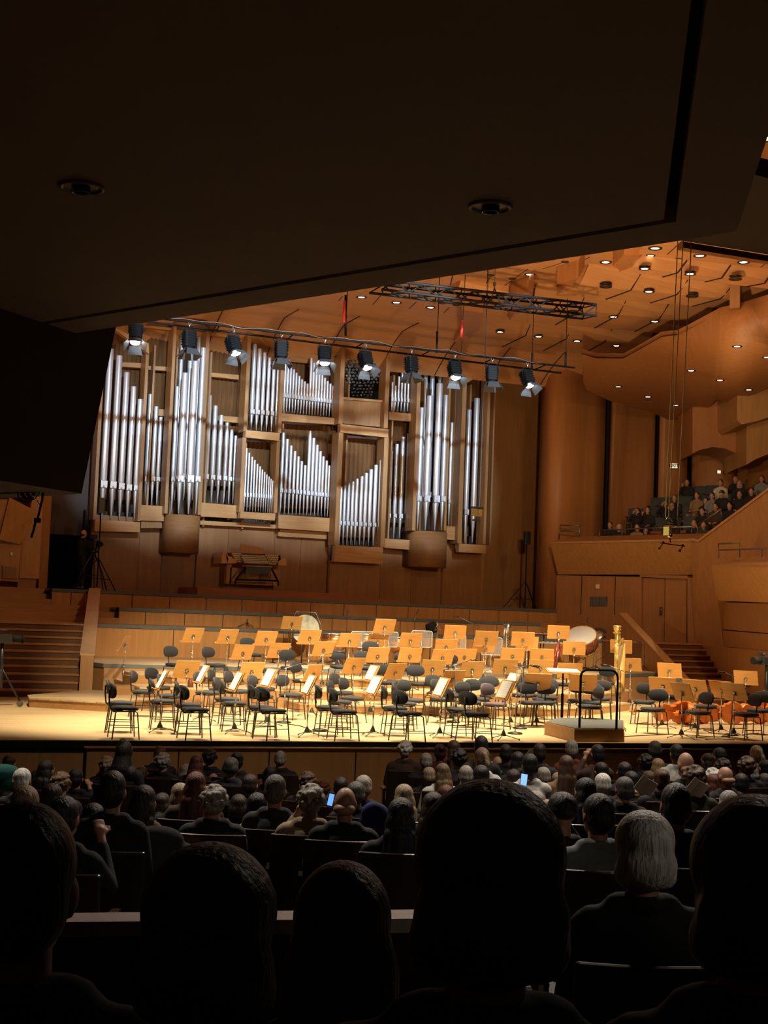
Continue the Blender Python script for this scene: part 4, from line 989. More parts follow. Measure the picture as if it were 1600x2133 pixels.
for i, (x, y, lit, lab) in enumerate(lan):
    src = LL if lit else LO; o = src if not used[lit] else copy_tree(src); used[lit] = 1
    t = (x - 240) / 957.0; top = P0.lerp(P1, t); o.location = (top.x, top.y, top.z - .445)
    p = aty(x, y, YB); o.location.x = p.x
    o.location.z = P0.lerp(P1, (p.x - P0.x) / (P1.x - P0.x)).z - .445
    o.rotation_euler = (0, 0, (-.3, .1, .25, -.15)[i % 4])
    o['label'] = lab; o['category'] = 'stage light'; o['group'] = 'stage lanterns on the lighting bar'
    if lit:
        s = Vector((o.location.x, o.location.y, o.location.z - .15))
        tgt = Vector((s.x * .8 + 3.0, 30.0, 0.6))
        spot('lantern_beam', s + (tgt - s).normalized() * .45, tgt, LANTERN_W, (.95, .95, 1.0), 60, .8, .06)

# ================================================================ TRUSS
tr = empty('ceiling_truss', aty(1000, 620, 30), 0, 'black lattice lighting truss hanging below the stepped ceiling', 'truss')
TO = tr.location
def truss():
    b = MB(); c = MB(); A0, A1 = aty(770, 590, 30.0), aty(1214, 641, 30.0); B0, B1 = aty(770, 610, 30.0), aty(1214, 664, 30.0); D = Vector((.08, -.5, 0))
    ch = ((A0, A1), (A0 + D, A1 + D), (B0, B1), (B0 + D, B1 + D))
    for p, q_ in ch: b.cyl(p, q_, .034, n=6)
    n = 17
    for i in range(n):
        t0, t1 = i / n, (i + 1) / n; a = (i % 2)
        for (u, v) in ((0, 2), (1, 3), (0, 1), (2, 3)):
            p = ch[u if a else v]; q_ = ch[v if a else u]
            c.cyl(p[0].lerp(p[1], t0), q_[0].lerp(q_[1], t1), .018, n=5)
    for t in (1.0,):
        for (u, v) in ((0, 2), (1, 3), (0, 1), (2, 3)): c.cyl(ch[u][1], ch[v][1], .016, n=5)
    for m_, nm, mt in ((b, 'chord', 'rig'), (c, 'lattice_bars', 'rig')):
        m_.v = [tuple(Vector(v) - TO) for v in m_.v]; m_.build(nm, mt, tr)
    h = MB(); p = aty(1030, 600, 29.8); a_ = aty(1022, 628, 29.8); b_ = aty(1042, 630, 29.8)
    h.cyl(p, (p.x, p.y, CZ), .012, n=5); h.cyl(p, a_, .016, n=5); h.cyl(p, b_, .016, n=5); h.tube([p + Vector((0, 0, .1 + .05 * math.cos(k)) ) + Vector((.04 * math.sin(k), 0, 0)) for k in range(7)], .014, 5)
    h.v = [tuple(Vector(v) - TO) for v in h.v]; h.build('sling', 'metal', tr)
truss()
for (x, y0, y1, dep) in ((1011, 580, 745, 30.5), (961, 700, 735, 33)):
    b = MB(); p = aty(x, y1, dep); b.cyl(p, (aty(x + 4, y0, dep).x, dep, CZ), .009, n=5); o = b.build('hanging_line', 'black'); tag(o, 'thin black line hanging from the ceiling %s' % ('through the right part of the truss' if x > 1000 else 'to the bar near the right organ tower'), 'line')
# ================================================================ ORCHESTRA
CONDUCTOR = Vector((14.3, 20.4, 0))
def inside(p, poly):
    c = False; n = len(poly)
    for i in range(n):
        x1, y1 = poly[i]; x2, y2 = poly[(i + 1) % n]
        if (y1 > p[1]) != (y2 > p[1]) and p[0] < (x2 - x1) * (p[1] - y1) / (y2 - y1) + x1: c = not c
    return c
def surf(x, y):
    z = 0
    for poly, zz in RISERS:
        if inside((x, y), poly): z = max(z, zz)
    if y > 34.9: z = 1.52
    return z
LEVELS = (0, .18, .38, .56, .71)
def stand_on(px, py, hs, dmax=38):
    """floor spot and height for something whose point of height h shows at px,py"""
    best = None
    for i, h in enumerate(hs):
        for L in LEVELS:
            if L + h > 1.97: continue
            p = atz(px, py, L + h); s = surf(p.x, p.y); dep = fwd.dot(p - E0)
            if dep > dmax or p.y < 19.3: continue
            sc = abs(s - L) * 3 + i * .06
            if best is None or sc < best[0]: best = (sc, p, s)
            if s == L: return Vector((p.x, p.y, s)), h
    if best is None:
        p = aty(px, py, 31.3); return Vector((p.x, p.y, .71)), min(1.3, max(.7, p.z - .71))
    sc, p, s = best
    return Vector((p.x, p.y, s)), max(.7, p.z - s)
LEVELNAME = {0: 'on the open stage floor', .18: 'on the lowest riser', .38: 'on the second riser', .56: 'on the third riser', .71: 'on the grey-edged terrace', 1.52: 'on the panelled choir terrace'}
def spell(rows, fmt):
    """ordinal labels from left to right within each level and band of depth"""
    by = {}
    for o, L, px in rows:
        y = o.location.y; k = LEVELNAME[L]
        if L == 0: k = 'in the front line of the stage' if y < 21.8 else 'in the second line of the stage' if y < 23.6 else 'in the third line of the stage'
        by.setdefault(k, []).append((px, o))
    for k, l in by.items():
        l.sort(key=lambda t: t[0])
        for i, (px, o) in enumerate(l): o['label'] = fmt % (ORD[i], k)

PODIUM = [tuple(atz(x, y, 0))[:2] for x, y in ((1120, 1530), (1190, 1552), (1306, 1552), (1310, 1520), (1240, 1514), (1155, 1514))]
def clear_podium(p, m=.30):
    for _ in range(30):
        if not any(inside((p.x + a, p.y + b), PODIUM) for a in (-m, 0, m) for b in (-m, 0, m)): break
        p.y += .05
    return p
# ---- chair
def chair_proto():
    t = empty('orchestra_chair')
    b = MB()
    n = 20; prof = []
    def seat_ring(k, z): return [Vector((.215 * k * math.copysign(abs(math.cos(a)) ** .7, math.cos(a)), .20 * k * math.copysign(abs(math.sin(a)) ** .7, math.sin(a)) + .0, z + .012 * math.cos(a) ** 2)) for a in [2 * PI * i / n for i in range(n)]]
    rings = [seat_ring(.9, .425), seat_ring(1.0, .437), seat_ring(1.02, .455), seat_ring(.94, .475), seat_ring(.6, .482)]
    vs = [v for r in rings for v in r]; fs = [(k * n + i, k * n + (i + 1) % n, (k + 1) * n + (i + 1) % n, (k + 1) * n + i) for k in range(4) for i in range(n)] + [tuple(range(n))[::-1], tuple(4 * n + i for i in range(n))]
    b.add(vs, fs, 0, True); b.build('seat', 'pad', t)
    b = MB(); rings = []
    for k, dy in ((.92, -.022), (1.0, -.008), (1.0, .012), (.9, .024)):
        r = []
        for i in range(n):
            a = 2 * PI * i / n; x = .205 * k * math.copysign(abs(math.cos(a)) ** .62, math.cos(a)); z = .115 * k * math.copysign(abs(math.sin(a)) ** .75, math.sin(a))
            z -= .012 * (abs(x) / .2) ** 2 * (1 if z > 0 else -.3)
            r.append(Vector((x, -.225 + dy + .045 * (x / .2) ** 2 - .12 * (z) * .9, .715 + z)))
        rings.append(r)
    vs = [v for r in rings for v in r]; fs = [(k * n + i, k * n + (i + 1) % n, (k + 1) * n + (i + 1) % n, (k + 1) * n + i) for k in range(3) for i in range(n)] + [tuple(range(n))[::-1], tuple(3 * n + i for i in range(n))]
    b.add(vs, fs, 0, True); b.build('backrest', 'pad', t)
    b = MB(); b.tube([(0, -.03, .415), (0, -.17, .405), (0, -.225, .46), (0, -.245, .62), (0, -.243, .74)], .013, 6); b.box((0, -.24, .68), (.05, .015, .10)); b.build('back_support', 'metal', t)
    for sx in (-1, 1):
        for sy in (-1, 1):
            b = MB(); b.tube([(sx * .16, sy * .13, .425), (sx * .195, sy * .165, .40), (sx * .225, sy * .205, 0)], .0105, 6); b.build('leg', 'metal', t)
    for sx in (-1, 1): b = MB(); b.tube([(sx * .212, -.19, .18), (sx * .212, .19, .18)], .007, 5); b.build('stretcher', 'metal', t)
    b = MB(); b.tube([(-.16, -.14, .418), (.16, -.14, .418), (.16, .14, .418), (-.16, .14, .418)], .010, 5, closed=True); b.build('seat_frame', 'metal', t)
    return remember(t)
CHAIR = chair_proto(); first_chair = [True]
zz = lambda l, ox: [(ox + x / 3.81, 1260 + y / 3.81) for x, y in l]
chairs = zz([(122, 682), (88, 648), (290, 570), (420, 545), (435, 638), (500, 600), (635, 665), (685, 695), (945, 625), (1000, 655), (800, 580), (1225, 608), (1222, 685), (1300, 705), (1465, 600),
             (580, 300), (888, 307), (918, 405), (1000, 568), (1190, 300), (1277, 407), (1500, 330)], 200) + \
         zz([(290, 415), (460, 690), (580, 715), (550, 650), (655, 625), (598, 515), (605, 330), (815, 340), (1135, 350), (1055, 430), (950, 510), (1220, 520), (1130, 640), (985, 695), (1095, 730), (1065, 665), (868, 455), (1340, 450), (1500, 500), (1500, 712), (1400, 635)], 540) + \
         zz([(340, 740), (300, 655), (395, 635), (505, 670), (265, 455), (520, 470), (520, 545), (780, 545), (815, 470), (945, 645), (995, 680), (990, 560), (1150, 400), (1460, 400), (1250, 655), (1345, 705), (1425, 640), (1515, 682), (185, 540), (740, 480)], 880) + \
         zz([(640, 665), (740, 715), (660, 742), (975, 782), (825, 557), (1120, 740), (1150, 700), (1405, 615), (1380, 787), (1510, 757), (1590, 730), (860, 620)], 1180)
MT['pad_plum'] = noisy('plum_grey_upholstery', (.06, .04, .055), (.085, .06, .08), (60, 60, 60), .85)
rows = []
placed = []
for i, (px, py) in enumerate(chairs):
    p, h = stand_on(px, py, (.715,))
    if p.y > 34.5: p.y = 34.3
    for q_ in placed:
        if (q_ - p).length < .42:
            dd = (p - q_); dd = dd.normalized() if dd.length > .01 else Vector((1, 0, 0)); p = q_ + dd * .47; p.z = surf(p.x, p.y)
    placed.append(p.copy())
    o = CHAIR if first_chair[0] else copy_tree(CHAIR); first_chair[0] = False
    o.location = p + Vector((0, 0, .0)); d = CONDUCTOR - p
    off = d.normalized() * .22; o.location += Vector((off.x, off.y, 0)); o.location.z = surf(o.location.x, o.location.y)
    clear_podium(o.location)
    o.rotation_euler = (0, 0, math.atan2(-d.x, d.y) + rnd.uniform(-.22, .22))
    o['category'] = 'chair'; o['group'] = 'charcoal orchestra chairs'; rows.append((o, surf(p.x, p.y), px))
    if abs(px - 1012.5) < 1 and abs(py - 1435.8) < 3:
        for ch in COL.objects:
            if ch.parent == o and ch.name.split('.')[0] in ('seat', 'backrest'):
                ch.data = ch.data.copy(); ch.data.materials[0] = MT['pad_plum']
spell(rows, 'empty charcoal padded chair, %s from the left %s')
for o, L, px in rows:
    if abs(px - 1012.5) < 1: o['label'] = 'empty plum-grey padded chair beside a tilted wooden music stand near mid stage'

# ---- music stand
MT['hub'] = plain('stand_hub', (.05, .05, .05), .45, .6)
def stand_proto(h):
    t = empty('music_stand')
    R = Matrix.Rotation(.44, 3, 'X'); c = Vector((0, 0, h))
    b = MB(); b.rbox(c, (.54, .36, .012), .012, 0, Matrix.Rotation(PI / 2 + .44, 3, 'X')); 
    b.build('desk', 'desk', t)
    b = MB(); b.box(c + Matrix.Rotation(.44, 3, 'X') @ Vector((0, .03, -.18)) * 1.0, (.54, .065, .012), 0, R); b.build('desk_lip', 'desk', t)
    b = MB(); b.box(c + R @ Vector((0, -.022, -.03)), (.055, .03, .075), 0, R); b.cyl(c + R @ Vector((-.035, -.03, -.03)), c + R @ Vector((.035, -.03, -.03)), .013, n=8); b.build('clamp', 'steel', t)
    b = MB(); b.cyl((0, 0, .12), (0, 0, h * .58), .012, n=8); b.cyl((0, 0, h * .58), (0, -.02, h - .03), .008, n=8); b.cyl((0, 0, h * .56), (0, 0, h * .60), .018, n=8); b.build('pole', 'chrome', t)
    b = MB(); b.lathe([(.05, .07), (.045, .10), (.018, .16), (.014, .17)], n=8); b.build('hub', 'hub', t)
    for k in range(3):
        a = k * 2 * PI / 3 + .3; b = MB(); b.tube([(.03 * math.cos(a), .03 * math.sin(a), .085), (.27 * math.cos(a), .27 * math.sin(a), .018)], .008, 5); b.ball((.27 * math.cos(a), .27 * math.sin(a), .016), .016, 6, 4); b.build('leg', 'steel', t)
    return remember(t)
SH = [.72, .78, .84, .9, .96, 1.02, 1.08, 1.2]; PROT = {h: stand_proto(h) for h in SH}; pused = {h: False for h in SH}
# desk centres; third value: extra turn, fourth: sheet shown (0 none, 1 page, 2 thick white edge)
stands = [(x, y, *r) for (x, y), r in zip(zz([(230, 300), (770, 240), (1045, 250), (1350, 265), (1165, 375), (1450, 355), (1555, 135), (720, 510), (1235, 520), (525, 595), (845, 550), (1115, 610), (1370, 580)], 200),
          [(.5, 1), (0, 0), (0, 0), (0, 0), (-.1, 0), (0, 0), (0, 1), (-.5, 0), (-.5, 0), (0, 1), (0, 1), (0, 1), (0, 1)])]
stands += [(x, y, 0, 0) for x, y in zz([(400, 248), (510, 350), (715, 280), (940, 285), (995, 185), (1200, 285), (940, 390), (750, 490), (1195, 405), (1080, 520), (1455, 405), (1375, 505), (1555, 215), (1485, 320)], 540)]
stands += [(x, y, 0, 1) for x, y in zz([(395, 635), (915, 640), (950, 545), (1445, 655)], 540)] + [(x, y, -.5, 0) for x, y in zz([(430, 540)], 540)]
stands += [(x, y, 0, k) for x, y, k in [(a[0], a[1], c) for a, c in zip(zz([(510, 205), (800, 200), (1080, 220), (490, 320), (830, 315), (1205, 350), (400, 400), (715, 400), (950, 405), (395, 500), (655, 490), (940, 495), (1170, 515), (240, 585), (655, 675), (710, 610)], 880), (0, 0, 0, 0, 0, 0, 0, 0, 0, 0, 0, 0, 0, 0, 1, 2))]]
stands += [(x, y, r, k) for (x, y), (r, k) in zip(zz([(435, 315), (510, 480), (820, 478), (1425, 533), (450, 650), (765, 640), (920, 690), (1025, 660), (1210, 670), (1335, 690), (30, 640)], 1180),
          [(0, 0), (0, 0), (.1, 0), (.2, 0), (.1, 2), (.2, 2), (.2, 0), (.1, 0), (.1, 0), (.3, 0), (0, 0)])]
rows = []; srows = []; placed_s = []
def page_mesh():
    b = MB(); b.box((0, 0, 0), (.40, .003, .30)); b.box((0, -.004, .004), (.36, .003, .29)); return b
for (px, py, turn, sheet) in stands:
    p, h = stand_on(px, py, (.84, .8, .88, .92, .76, .96, 1.0, .72, 1.04, 1.08), 36)
    hh = min(SH, key=lambda k: abs(k - h)); src = PROT[hh]; o = src if not pused[hh] else copy_tree(src); pused[hh] = True
    if p.y > 34.3: p.y = 34.2
    if p.x > 21.5 and p.z == 0: p = Vector((p.x * .9, p.y * .9, 0))
    for q_ in placed_s:
        if (q_ - p).length < .45: dd = (p - q_); dd = dd.normalized() if dd.length > .01 else Vector((1, 0, 0)); p = q_ + dd * .5; p.z = surf(p.x, p.y)
    clear_podium(p, .25); placed_s.append(p.copy())
    o.location = p; d = p - CONDUCTOR
    if px < 1080 and p.z == 0 and sheet: d = Vector((-1, .12, 0))
    elif p.x < 12 and p.y < 25: d = Vector((-1, .45, 0))
    rz = math.atan2(-d.x, d.y) + turn + rnd.uniform(-.1, .1); o.rotation_euler = (0, 0, rz)
    o['category'] = 'music stand'; o['group'] = 'wooden music stands'; rows.append((o, surf(p.x, p.y), px))
    if sheet:
        b = page_mesh() if sheet == 1 else MB().box((0, 0, .005), (.47, .018, .315))
        R = Matrix.Rotation(.44, 3, 'X'); b.v = [tuple(R @ Vector(v)) for v in b.v]
        s = b.build('sheet_music', [MT['score']] if False else 'score', None)
        s.location = p + Matrix.Rotation(rz, 3, 'Z') @ (Vector((0, 0, hh)) + R @ Vector((0, .018, .005)) * 1.0); s.rotation_euler = (0, 0, rz)
        tag(s, None, 'sheet music', 'white sheet music on the stands'); srows.append((s, surf(p.x, p.y), px))
spell(rows, 'plywood music stand, %s from the left %s')
spell(srows, 'sheet music on a stand, %s from left %s')
for h in SH:
    if not pused[h]:
        for ch in CH[PROT[h].name]: bpy.data.objects.remove(ch)
        bpy.data.objects.remove(PROT[h])

# ---- microphone stands (pole, round base or tripod)
def mic_stand(px, py_top, py_foot, L, kind, label, boom=None):
    f = atz(px, py_foot, L) if L < .7 else aty(px, py_foot, 32.9); f.z = surf(f.x, f.y)
    dep = fwd.dot(f - E0); top = atd(px, py_top, dep); h = top.z - f.z
    t = empty('microphone_stand', f, 0, label, 'microphone stand')
    b = MB(); b.cyl((0, 0, .02), (0, 0, h * .55), .011, n=6); b.cyl((0, 0, h * .55), (0, 0, h), .007, n=6); b.cyl((0, 0, h * .53), (0, 0, h * .57), .018, n=6); b.build('pole', 'steel' if kind == 'round' else 'metal', t)
    b = MB()
    if kind == 'round': b.lathe([(.13, 0), (.135, .012), (.12, .03), (.02, .045)], n=20)
    else:
        for k in range(3):
            a = k * 2 * PI / 3 + .4; b.tube([(0, 0, .14), (.26 * math.cos(a), .26 * math.sin(a), .012)], .009, 5)
    b.build('base', 'metal', t)
    b = MB(); a = Vector((0, 0, h))
    if boom:
        e = Matrix.Rotation(0, 3, 'Z') @ Vector(boom); b.tube([a - e * .25, a, a + e], .007, 5); m_ = a + e
        b.build('boom', 'steel', t); b = MB(); u = e.normalized(); b.cyl(m_, m_ + u * .14 - Vector((0, 0, .04)), .014, n=8); b.ball(m_ + u * .16 - Vector((0, 0, .045)), .02, 8, 6)
    else: b.cyl(a, a + Vector((0, 0, .12)), .013, n=8); b.ball(a + Vector((0, 0, .13)), .017, 8, 6)
    b.build('microphone', 'metal', t); return t
mic_stand(591, 1392, 1506, 0, 'round', 'thin microphone stand with round black base left of mid stage', (.25, .0, .08))
mic_stand(666, 1365, 1522, 0, 'round', 'microphone stand with round base on the stage floor among the front chairs', (.30, .05, .06))
mic_stand(944, 1385, 1505, 0, 'round', 'short microphone stand with round base behind the sheet music near mid stage', (.35, .02, .10))
mic_stand(1073, 1388, 1529, 0, 'round', 'tall microphone stand with round base left of the podium', (.28, .0, .02))
mic_stand(1083, 1390, 1518, 0, 'round', 'second microphone stand with round base beside the tall one left of the podium', (.22, .0, .04))
mic_stand(1524, 1408, 1532, 0, 'round', 'microphone stand with round base at the right front of the stage', (-.18, .0, .06))
mic_stand(1290, 1396, 1522, 0, 'tripod', 'tripod microphone stand right of the podium', (-.2, .1, .08))
mic_stand(511, 1300, 1378, .56, 'tripod', 'upright microphone stand behind the left music stands')
mic_stand(720, 1281, 1366, .71, 'tripod', 'upright microphone stand above the timpani')
mic_stand(861, 1290, 1368, .71, 'tripod', 'upright microphone stand right of the last timpani', (.06, 0, .16))
mic_stand(985, 1300, 1362, .71, 'tripod', 'boom microphone stand reaching over the rear brass stands', (-.45, .05, .18))
mic_stand(1341, 1342, 1421, .38, 'tripod', 'black tripod stand with a pair of microphones before the right stair wall', (-.12, .0, .05))
mic_stand(1240, 1378, 1422, .38, 'tripod', 'boom microphone stand aimed at the harp', (.45, .05, .22))
mic_stand(1219, 1305, 1400, .71, 'round', 'tall microphone stand in front of the bass drum', (.02, .0, .12))
mic_stand(725, 1345, 1392, .56, 'tripod', 'short dark microphone tripod in front of the timpani', (.1, 0, .1))

# ---- clear acoustic shields
def glass():
    m, nt, b = newmat('clear_acrylic'); N, L = nt.nodes, nt.links
    tr_ = N.new('ShaderNodeBsdfTransparent'); tr_.inputs[0].default_value = (.93, .93, .92, 1)
    gl = N.new('ShaderNodeBsdfGlossy'); gl.inputs['Roughness'].default_value = .08; df = N.new('ShaderNodeBsdfDiffuse'); df.inputs[0].default_value = (.8, .8, .78, 1)
    mx = N.new('ShaderNodeMixShader'); mx.inputs[0].default_value = .10; mx2 = N.new('ShaderNodeMixShader'); mx2.inputs[0].default_value = .10
    L.new(tr_.outputs[0], mx.inputs[1]); L.new(gl.outputs[0], mx.inputs[2]); L.new(mx.outputs[0], mx2.inputs[1]); L.new(df.outputs[0], mx2.inputs[2])
    L.new(mx2.outputs[0], N['Material Output'].inputs[0]); return m
MT['acrylic'] = glass()
for (cx, cy, wpx, hpx, lab) in ((752, 1332, 46, 33, 'leftmost clear acoustic shield, before the timpani'), (808, 1332, 40, 31, 'clear acoustic shield beside the second timpani, second from the left'), (877, 1331, 45, 34, 'clear acoustic shield with bright rounded frame, in the middle of the row'),
                                (948, 1338, 44, 32, 'clear acoustic shield behind the rear stands, fourth from the left'), (1023, 1346, 46, 36, 'rightmost clear acoustic shield, before the brass seats')):
    f = aty(cx, 1385, 30.2); f.z = surf(f.x, f.y); c = aty(cx, cy, 30.2); dep = fwd.dot(c - E0); ppm = FPX / dep; W_, H_ = wpx / ppm, hpx / ppm
    t = empty('acoustic_shield', f, -.2, lab, 'acoustic shield', 'clear acoustic shields'); zc = c.z - f.z
    b = MB(); b.rbox((0, 0, zc), (W_, H_, .008), .05, 0, Matrix.Rotation(PI / 2, 3, 'X')); b.build('panel', 'acrylic', t)
    x, z, r = W_ / 2, H_ / 2, .05; pts = []
    for (sx, sz, a0) in ((1, 1, 0), (-1, 1, PI / 2), (-1, -1, PI), (1, -1, 1.5 * PI)):
        for i in range(4): a = a0 + PI / 2 * i / 3; pts.append((sx * (x - r) + r * math.cos(a), 0, zc + sz * (z - r) + r * math.sin(a)))
    b = MB(); b.tube(pts, .006, 5, closed=True); b.build('rim', plain('acrylic_edge', (.7, .7, .66), .3), t)
    b = MB(); b.cyl((0, .02, .02), (0, .02, zc), .011, n=6); b.box((0, .02, zc), (.03, .03, .1)); b.lathe([(.15, 0), (.15, .012), (.02, .03)], n=16); b.build('stand', 'chrome', t)

# ---- percussion
MT['copper'] = noisy('copper_bowl', (.55, .20, .07), (.85, .38, .15), (3, 3, 3), .28, .9)
MT['skin'] = plain('drum_skin', (.78, .76, .68), .5)
for i, (px, py, r) in enumerate(((697, 1320, .36), (762, 1321, .33), (829, 1327, .31), (936, 1333, .29))):
    z = .71 + .80; p = atz(px, py, z); k = 32.2 if i < 3 else 31.9; p = aty(px, py, k); p.z = .71; h = min(.88, max(.7, aty(px, py, k).z - .71))
    t = empty('timpani', p, 0, 'copper timpani kettle drum, %s of four from the left' % ORD[i], 'timpani', 'four timpani on the terrace')
    b = MB(); b.lathe([(.05, h - r * 1.45), (r * .45, h - r * 1.35), (r * .8, h - r * 1.0), (r * .97, h - r * .5), (r, h - .03)], n=28); b.build('bowl', 'copper', t)
    b = MB(); b.lathe([(r * .98, h - .01), (r * .98, h), (0, h + .003)], n=28); b.build('drumhead', 'skin', t)
    b = MB(); b.tube([(r * 1.02 * math.cos(a), r * 1.02 * math.sin(a), h - .005) for a in [2 * PI * j / 24 for j in range(24)]], .013, 6, closed=True)
    for j in range(8): a = 2 * PI * j / 8; b.cyl((r * 1.06 * math.cos(a), r * 1.06 * math.sin(a), h), (r * 1.05 * math.cos(a), r * 1.05 * math.sin(a), h - .28), .008, n=5)
    b.build('hoop', 'chrome', t)
    b = MB()
    for j in range(3): a = 2 * PI * j / 3 + .5; b.tube([(r * 1.0 * math.cos(a), r * 1.0 * math.sin(a), h - .3), (r * .9 * math.cos(a), r * .9 * math.sin(a), .12), (r * 1.15 * math.cos(a), r * 1.15 * math.sin(a), .0)], .016, 6)
    b.lathe([(.2, .03), (.2, .06), (.05, .10)], n=12); b.cyl((0, 0, .05), (0, 0, h - r * 1.4), .03, n=8); b.build('stand', 'steel', t)
# tam-tam in its frame
c = aty(636, 1310, 33.6); c.z = c.z; t = empty('tam_tam', (c.x, c.y, .71), -.35, 'large round grey tam-tam hanging in a metal frame behind the left stands', 'gong'); zc = c.z - .71
b = MB(); R = Matrix.Rotation(PI / 2, 3, 'X'); b.lathe([(.37, .02), (.385, -.01), (.34, -.022), (.14, -.03), (.12, -.045), (0, -.045)], (0, 0, zc), 36, 0, R); b.build('disc', noisy('bronze_gong', (.20, .19, .155), (.42, .40, .33), (6, 6, 6), .45, .6), t)
b = MB(); b.tube([(-.45, 0, 0), (-.42, 0, zc + .1), (-.25, 0, zc + .44), (.25, 0, zc + .44), (.42, 0, zc + .1), (.45, 0, 0)], .016, 6); b.tube([(-.45, -.3, .01), (-.45, .3, .01)], .02, 6); b.tube([(.45, -.3, .01), (.45, .3, .01)], .02, 6)
b.cyl((-.2, 0, zc + .44), (-.2, 0, zc + .32), .006, n=4); b.cyl((.2, 0, zc + .44), (.2, 0, zc + .32), .006, n=4); b.build('frame', 'steel', t)
# glockenspiel table
c = aty(601, 1314, 32.6); t = empty('glockenspiel', (c.x, c.y, .71), -.1, 'flat black mallet instrument on legs in front of the tam-tam', 'mallet percussion'); zc = c.z - .71
b = MB(); b.prism([(-.42, -.2, zc - .06), (.42, -.13, zc - .06), (.42, .13, zc - .06), (-.42, .2, zc - .06)], (0, 0, .05)); b.build('case', 'metal', t)
b = MB()
for i in range(20): b.box((-.39 + i * .04, -.06 + i * .0, zc + .0), (.03, .2 - i * .004, .01)); 
for i in range(14): b.box((-.37 + i * .055, .1, zc + .012), (.028, .12, .01))
b.build('bars', 'steel', t)
for sx in (-1, 1):
    b = MB(); b.cyl((sx * .35, 0, zc - .06), (sx * .38, 0, 0), .018, n=6); b.tube([(sx * .38, -.25, .01), (sx * .38, .25, .01)], .016, 6); b.build('leg', 'metal', t)
# bass drum tilted on its stand
c = aty(1212, 1338, 32.2); t = empty('bass_drum', (c.x, c.y, .71), 0, 'big bass drum with reddish brown shell tilted on a stand behind the harp', 'bass drum'); zc = c.z - .71 + .02
RB = Vector((-.46, -.42, .80)).to_track_quat('Z', 'Y').to_matrix()
b = MB(); b.lathe([(.43, -.20), (.43, .20)], (0, 0, zc), 36, 0, RB); b.build('shell', noisy('mahogany_shell', (.16, .035, .015), (.30, .08, .03), (2, 2, 20), .3), t)
b = MB(); b.lathe([(.425, .202), (.42, .21), (0, .212)], (0, 0, zc), 36, 0, RB); b.build('drumhead', 'skin', t)
for s in (-1, 1):
    b = MB(); b.lathe([(.445, s * .17), (.45, s * .215), (.43, s * .22), (.43, s * .17)], (0, 0, zc), 36, 0, RB); b.build('hoop', 'case_h', t)
b = MB()
for j in range(12): a = 2 * PI * j / 12; b.cyl(RB @ Vector((.455 * math.cos(a), .455 * math.sin(a), -.19)) + Vector((0, 0, zc)), RB @ Vector((.455 * math.cos(a), .455 * math.sin(a), .19)) + Vector((0, 0, zc)), .008, n=5)
b.build('tension_rods', 'chrome', t)
b = MB(); b.tube([(-.4, 0, 0), (-.46, 0, zc), (0, -.1, zc - .5), (.46, 0, zc), (.4, 0, 0)], .016, 6); b.tube([(-.4, -.3, .01), (-.4, .3, .01)], .016, 6); b.tube([(.4, -.3, .01), (.4, .3, .01)], .016, 6); b.build('stand', 'chrome', t)
b = MB(); cc = aty(1245, 1322, 32.9); b.lathe([(.26, -.006), (.10, .015), (.05, .035), (0, .035)], cc, 28, 0, Matrix.Rotation(-.8, 3, 'Y') @ Matrix.Rotation(.5, 3, 'X'))
b.cyl(cc, (cc.x, cc.y, .71), .012, n=6); b.lathe([(.16, .71), (.16, .73), (.02, .75)], (cc.x, cc.y, 0), 12); tag(b.build('suspended_cymbal', 'chrome'), 'bright suspended cymbal standing against the bass drum', 'cymbal')
for (px, py, r, lab) in ((1118, 1321, .24, 'flat percussion table with a pale top behind the rear stands'), (1145, 1338, .30, 'cloth-covered percussion table with small sticks left of the bass drum')):
    c = aty(px, py, 32.4); z = c.z - .71; t = empty('percussion_table', (c.x, c.y, .71), 0, lab, 'percussion table')
    b = MB(); b.rbox((0, 0, z - .015), (r * 3.2, .45, .03), .04); b.build('top', plain('pale_cloth', (.5, .48, .42), .8) if r > .25 else 'metal', t)
    b = MB()
    for sx in (-1, 1): b.cyl((sx * r, 0, z - .03), (sx * r, 0, 0), .018, n=6); b.tube([(sx * r, -.2, .01), (sx * r, .2, .01)], .014, 6)
    b.build('legs', 'metal', t)
    b = MB()
    for k in range(6): b.cyl((-r + k * .14, -.1, z + .012), (-r + k * .14 + .25, .1, z + .012), .008, n=5)
    o = b.build('drumsticks', 'paper'); o.location = t.location; tag(o, 'pale sticks lying on the %s' % lab.replace(' left of the bass drum', '').replace(' behind the rear stands', ''), 'drumsticks')
# snare drum, small black drum, triangle stand
for (px, py, r, lab) in ((1003, 1333, .17, 'chrome snare drum on a stand among the rear stands'), (1030, 1316, .15, 'small pale drum beside the saxophone-like brass instrument')):
    c = aty(px, py, 32.6); z = c.z - .71; t = empty('snare_drum', (c.x, c.y, .71), 0, lab, 'drum')
    b = MB(); b.lathe([(r, z - .15), (r, z)], n=24); b.build('shell', 'chrome', t); b = MB(); b.lathe([(r * .98, z), (0, z + .004)], n=24); b.build('drumhead', 'skin', t)
    b = MB()
    for j in range(3): a = 2 * PI * j / 3; b.tube([(0, 0, z - .2), (.25 * math.cos(a), .25 * math.sin(a), .01)], .01, 5)
    b.cyl((0, 0, .3), (0, 0, z - .15), .014, n=6); b.build('stand', 'steel', t)
c = aty(899, 1308, 33.2); t = empty('bongo', (c.x, c.y, .71), 0, 'small black round drum turned on its side beside the triangle stand', 'drum'); z = c.z - .71
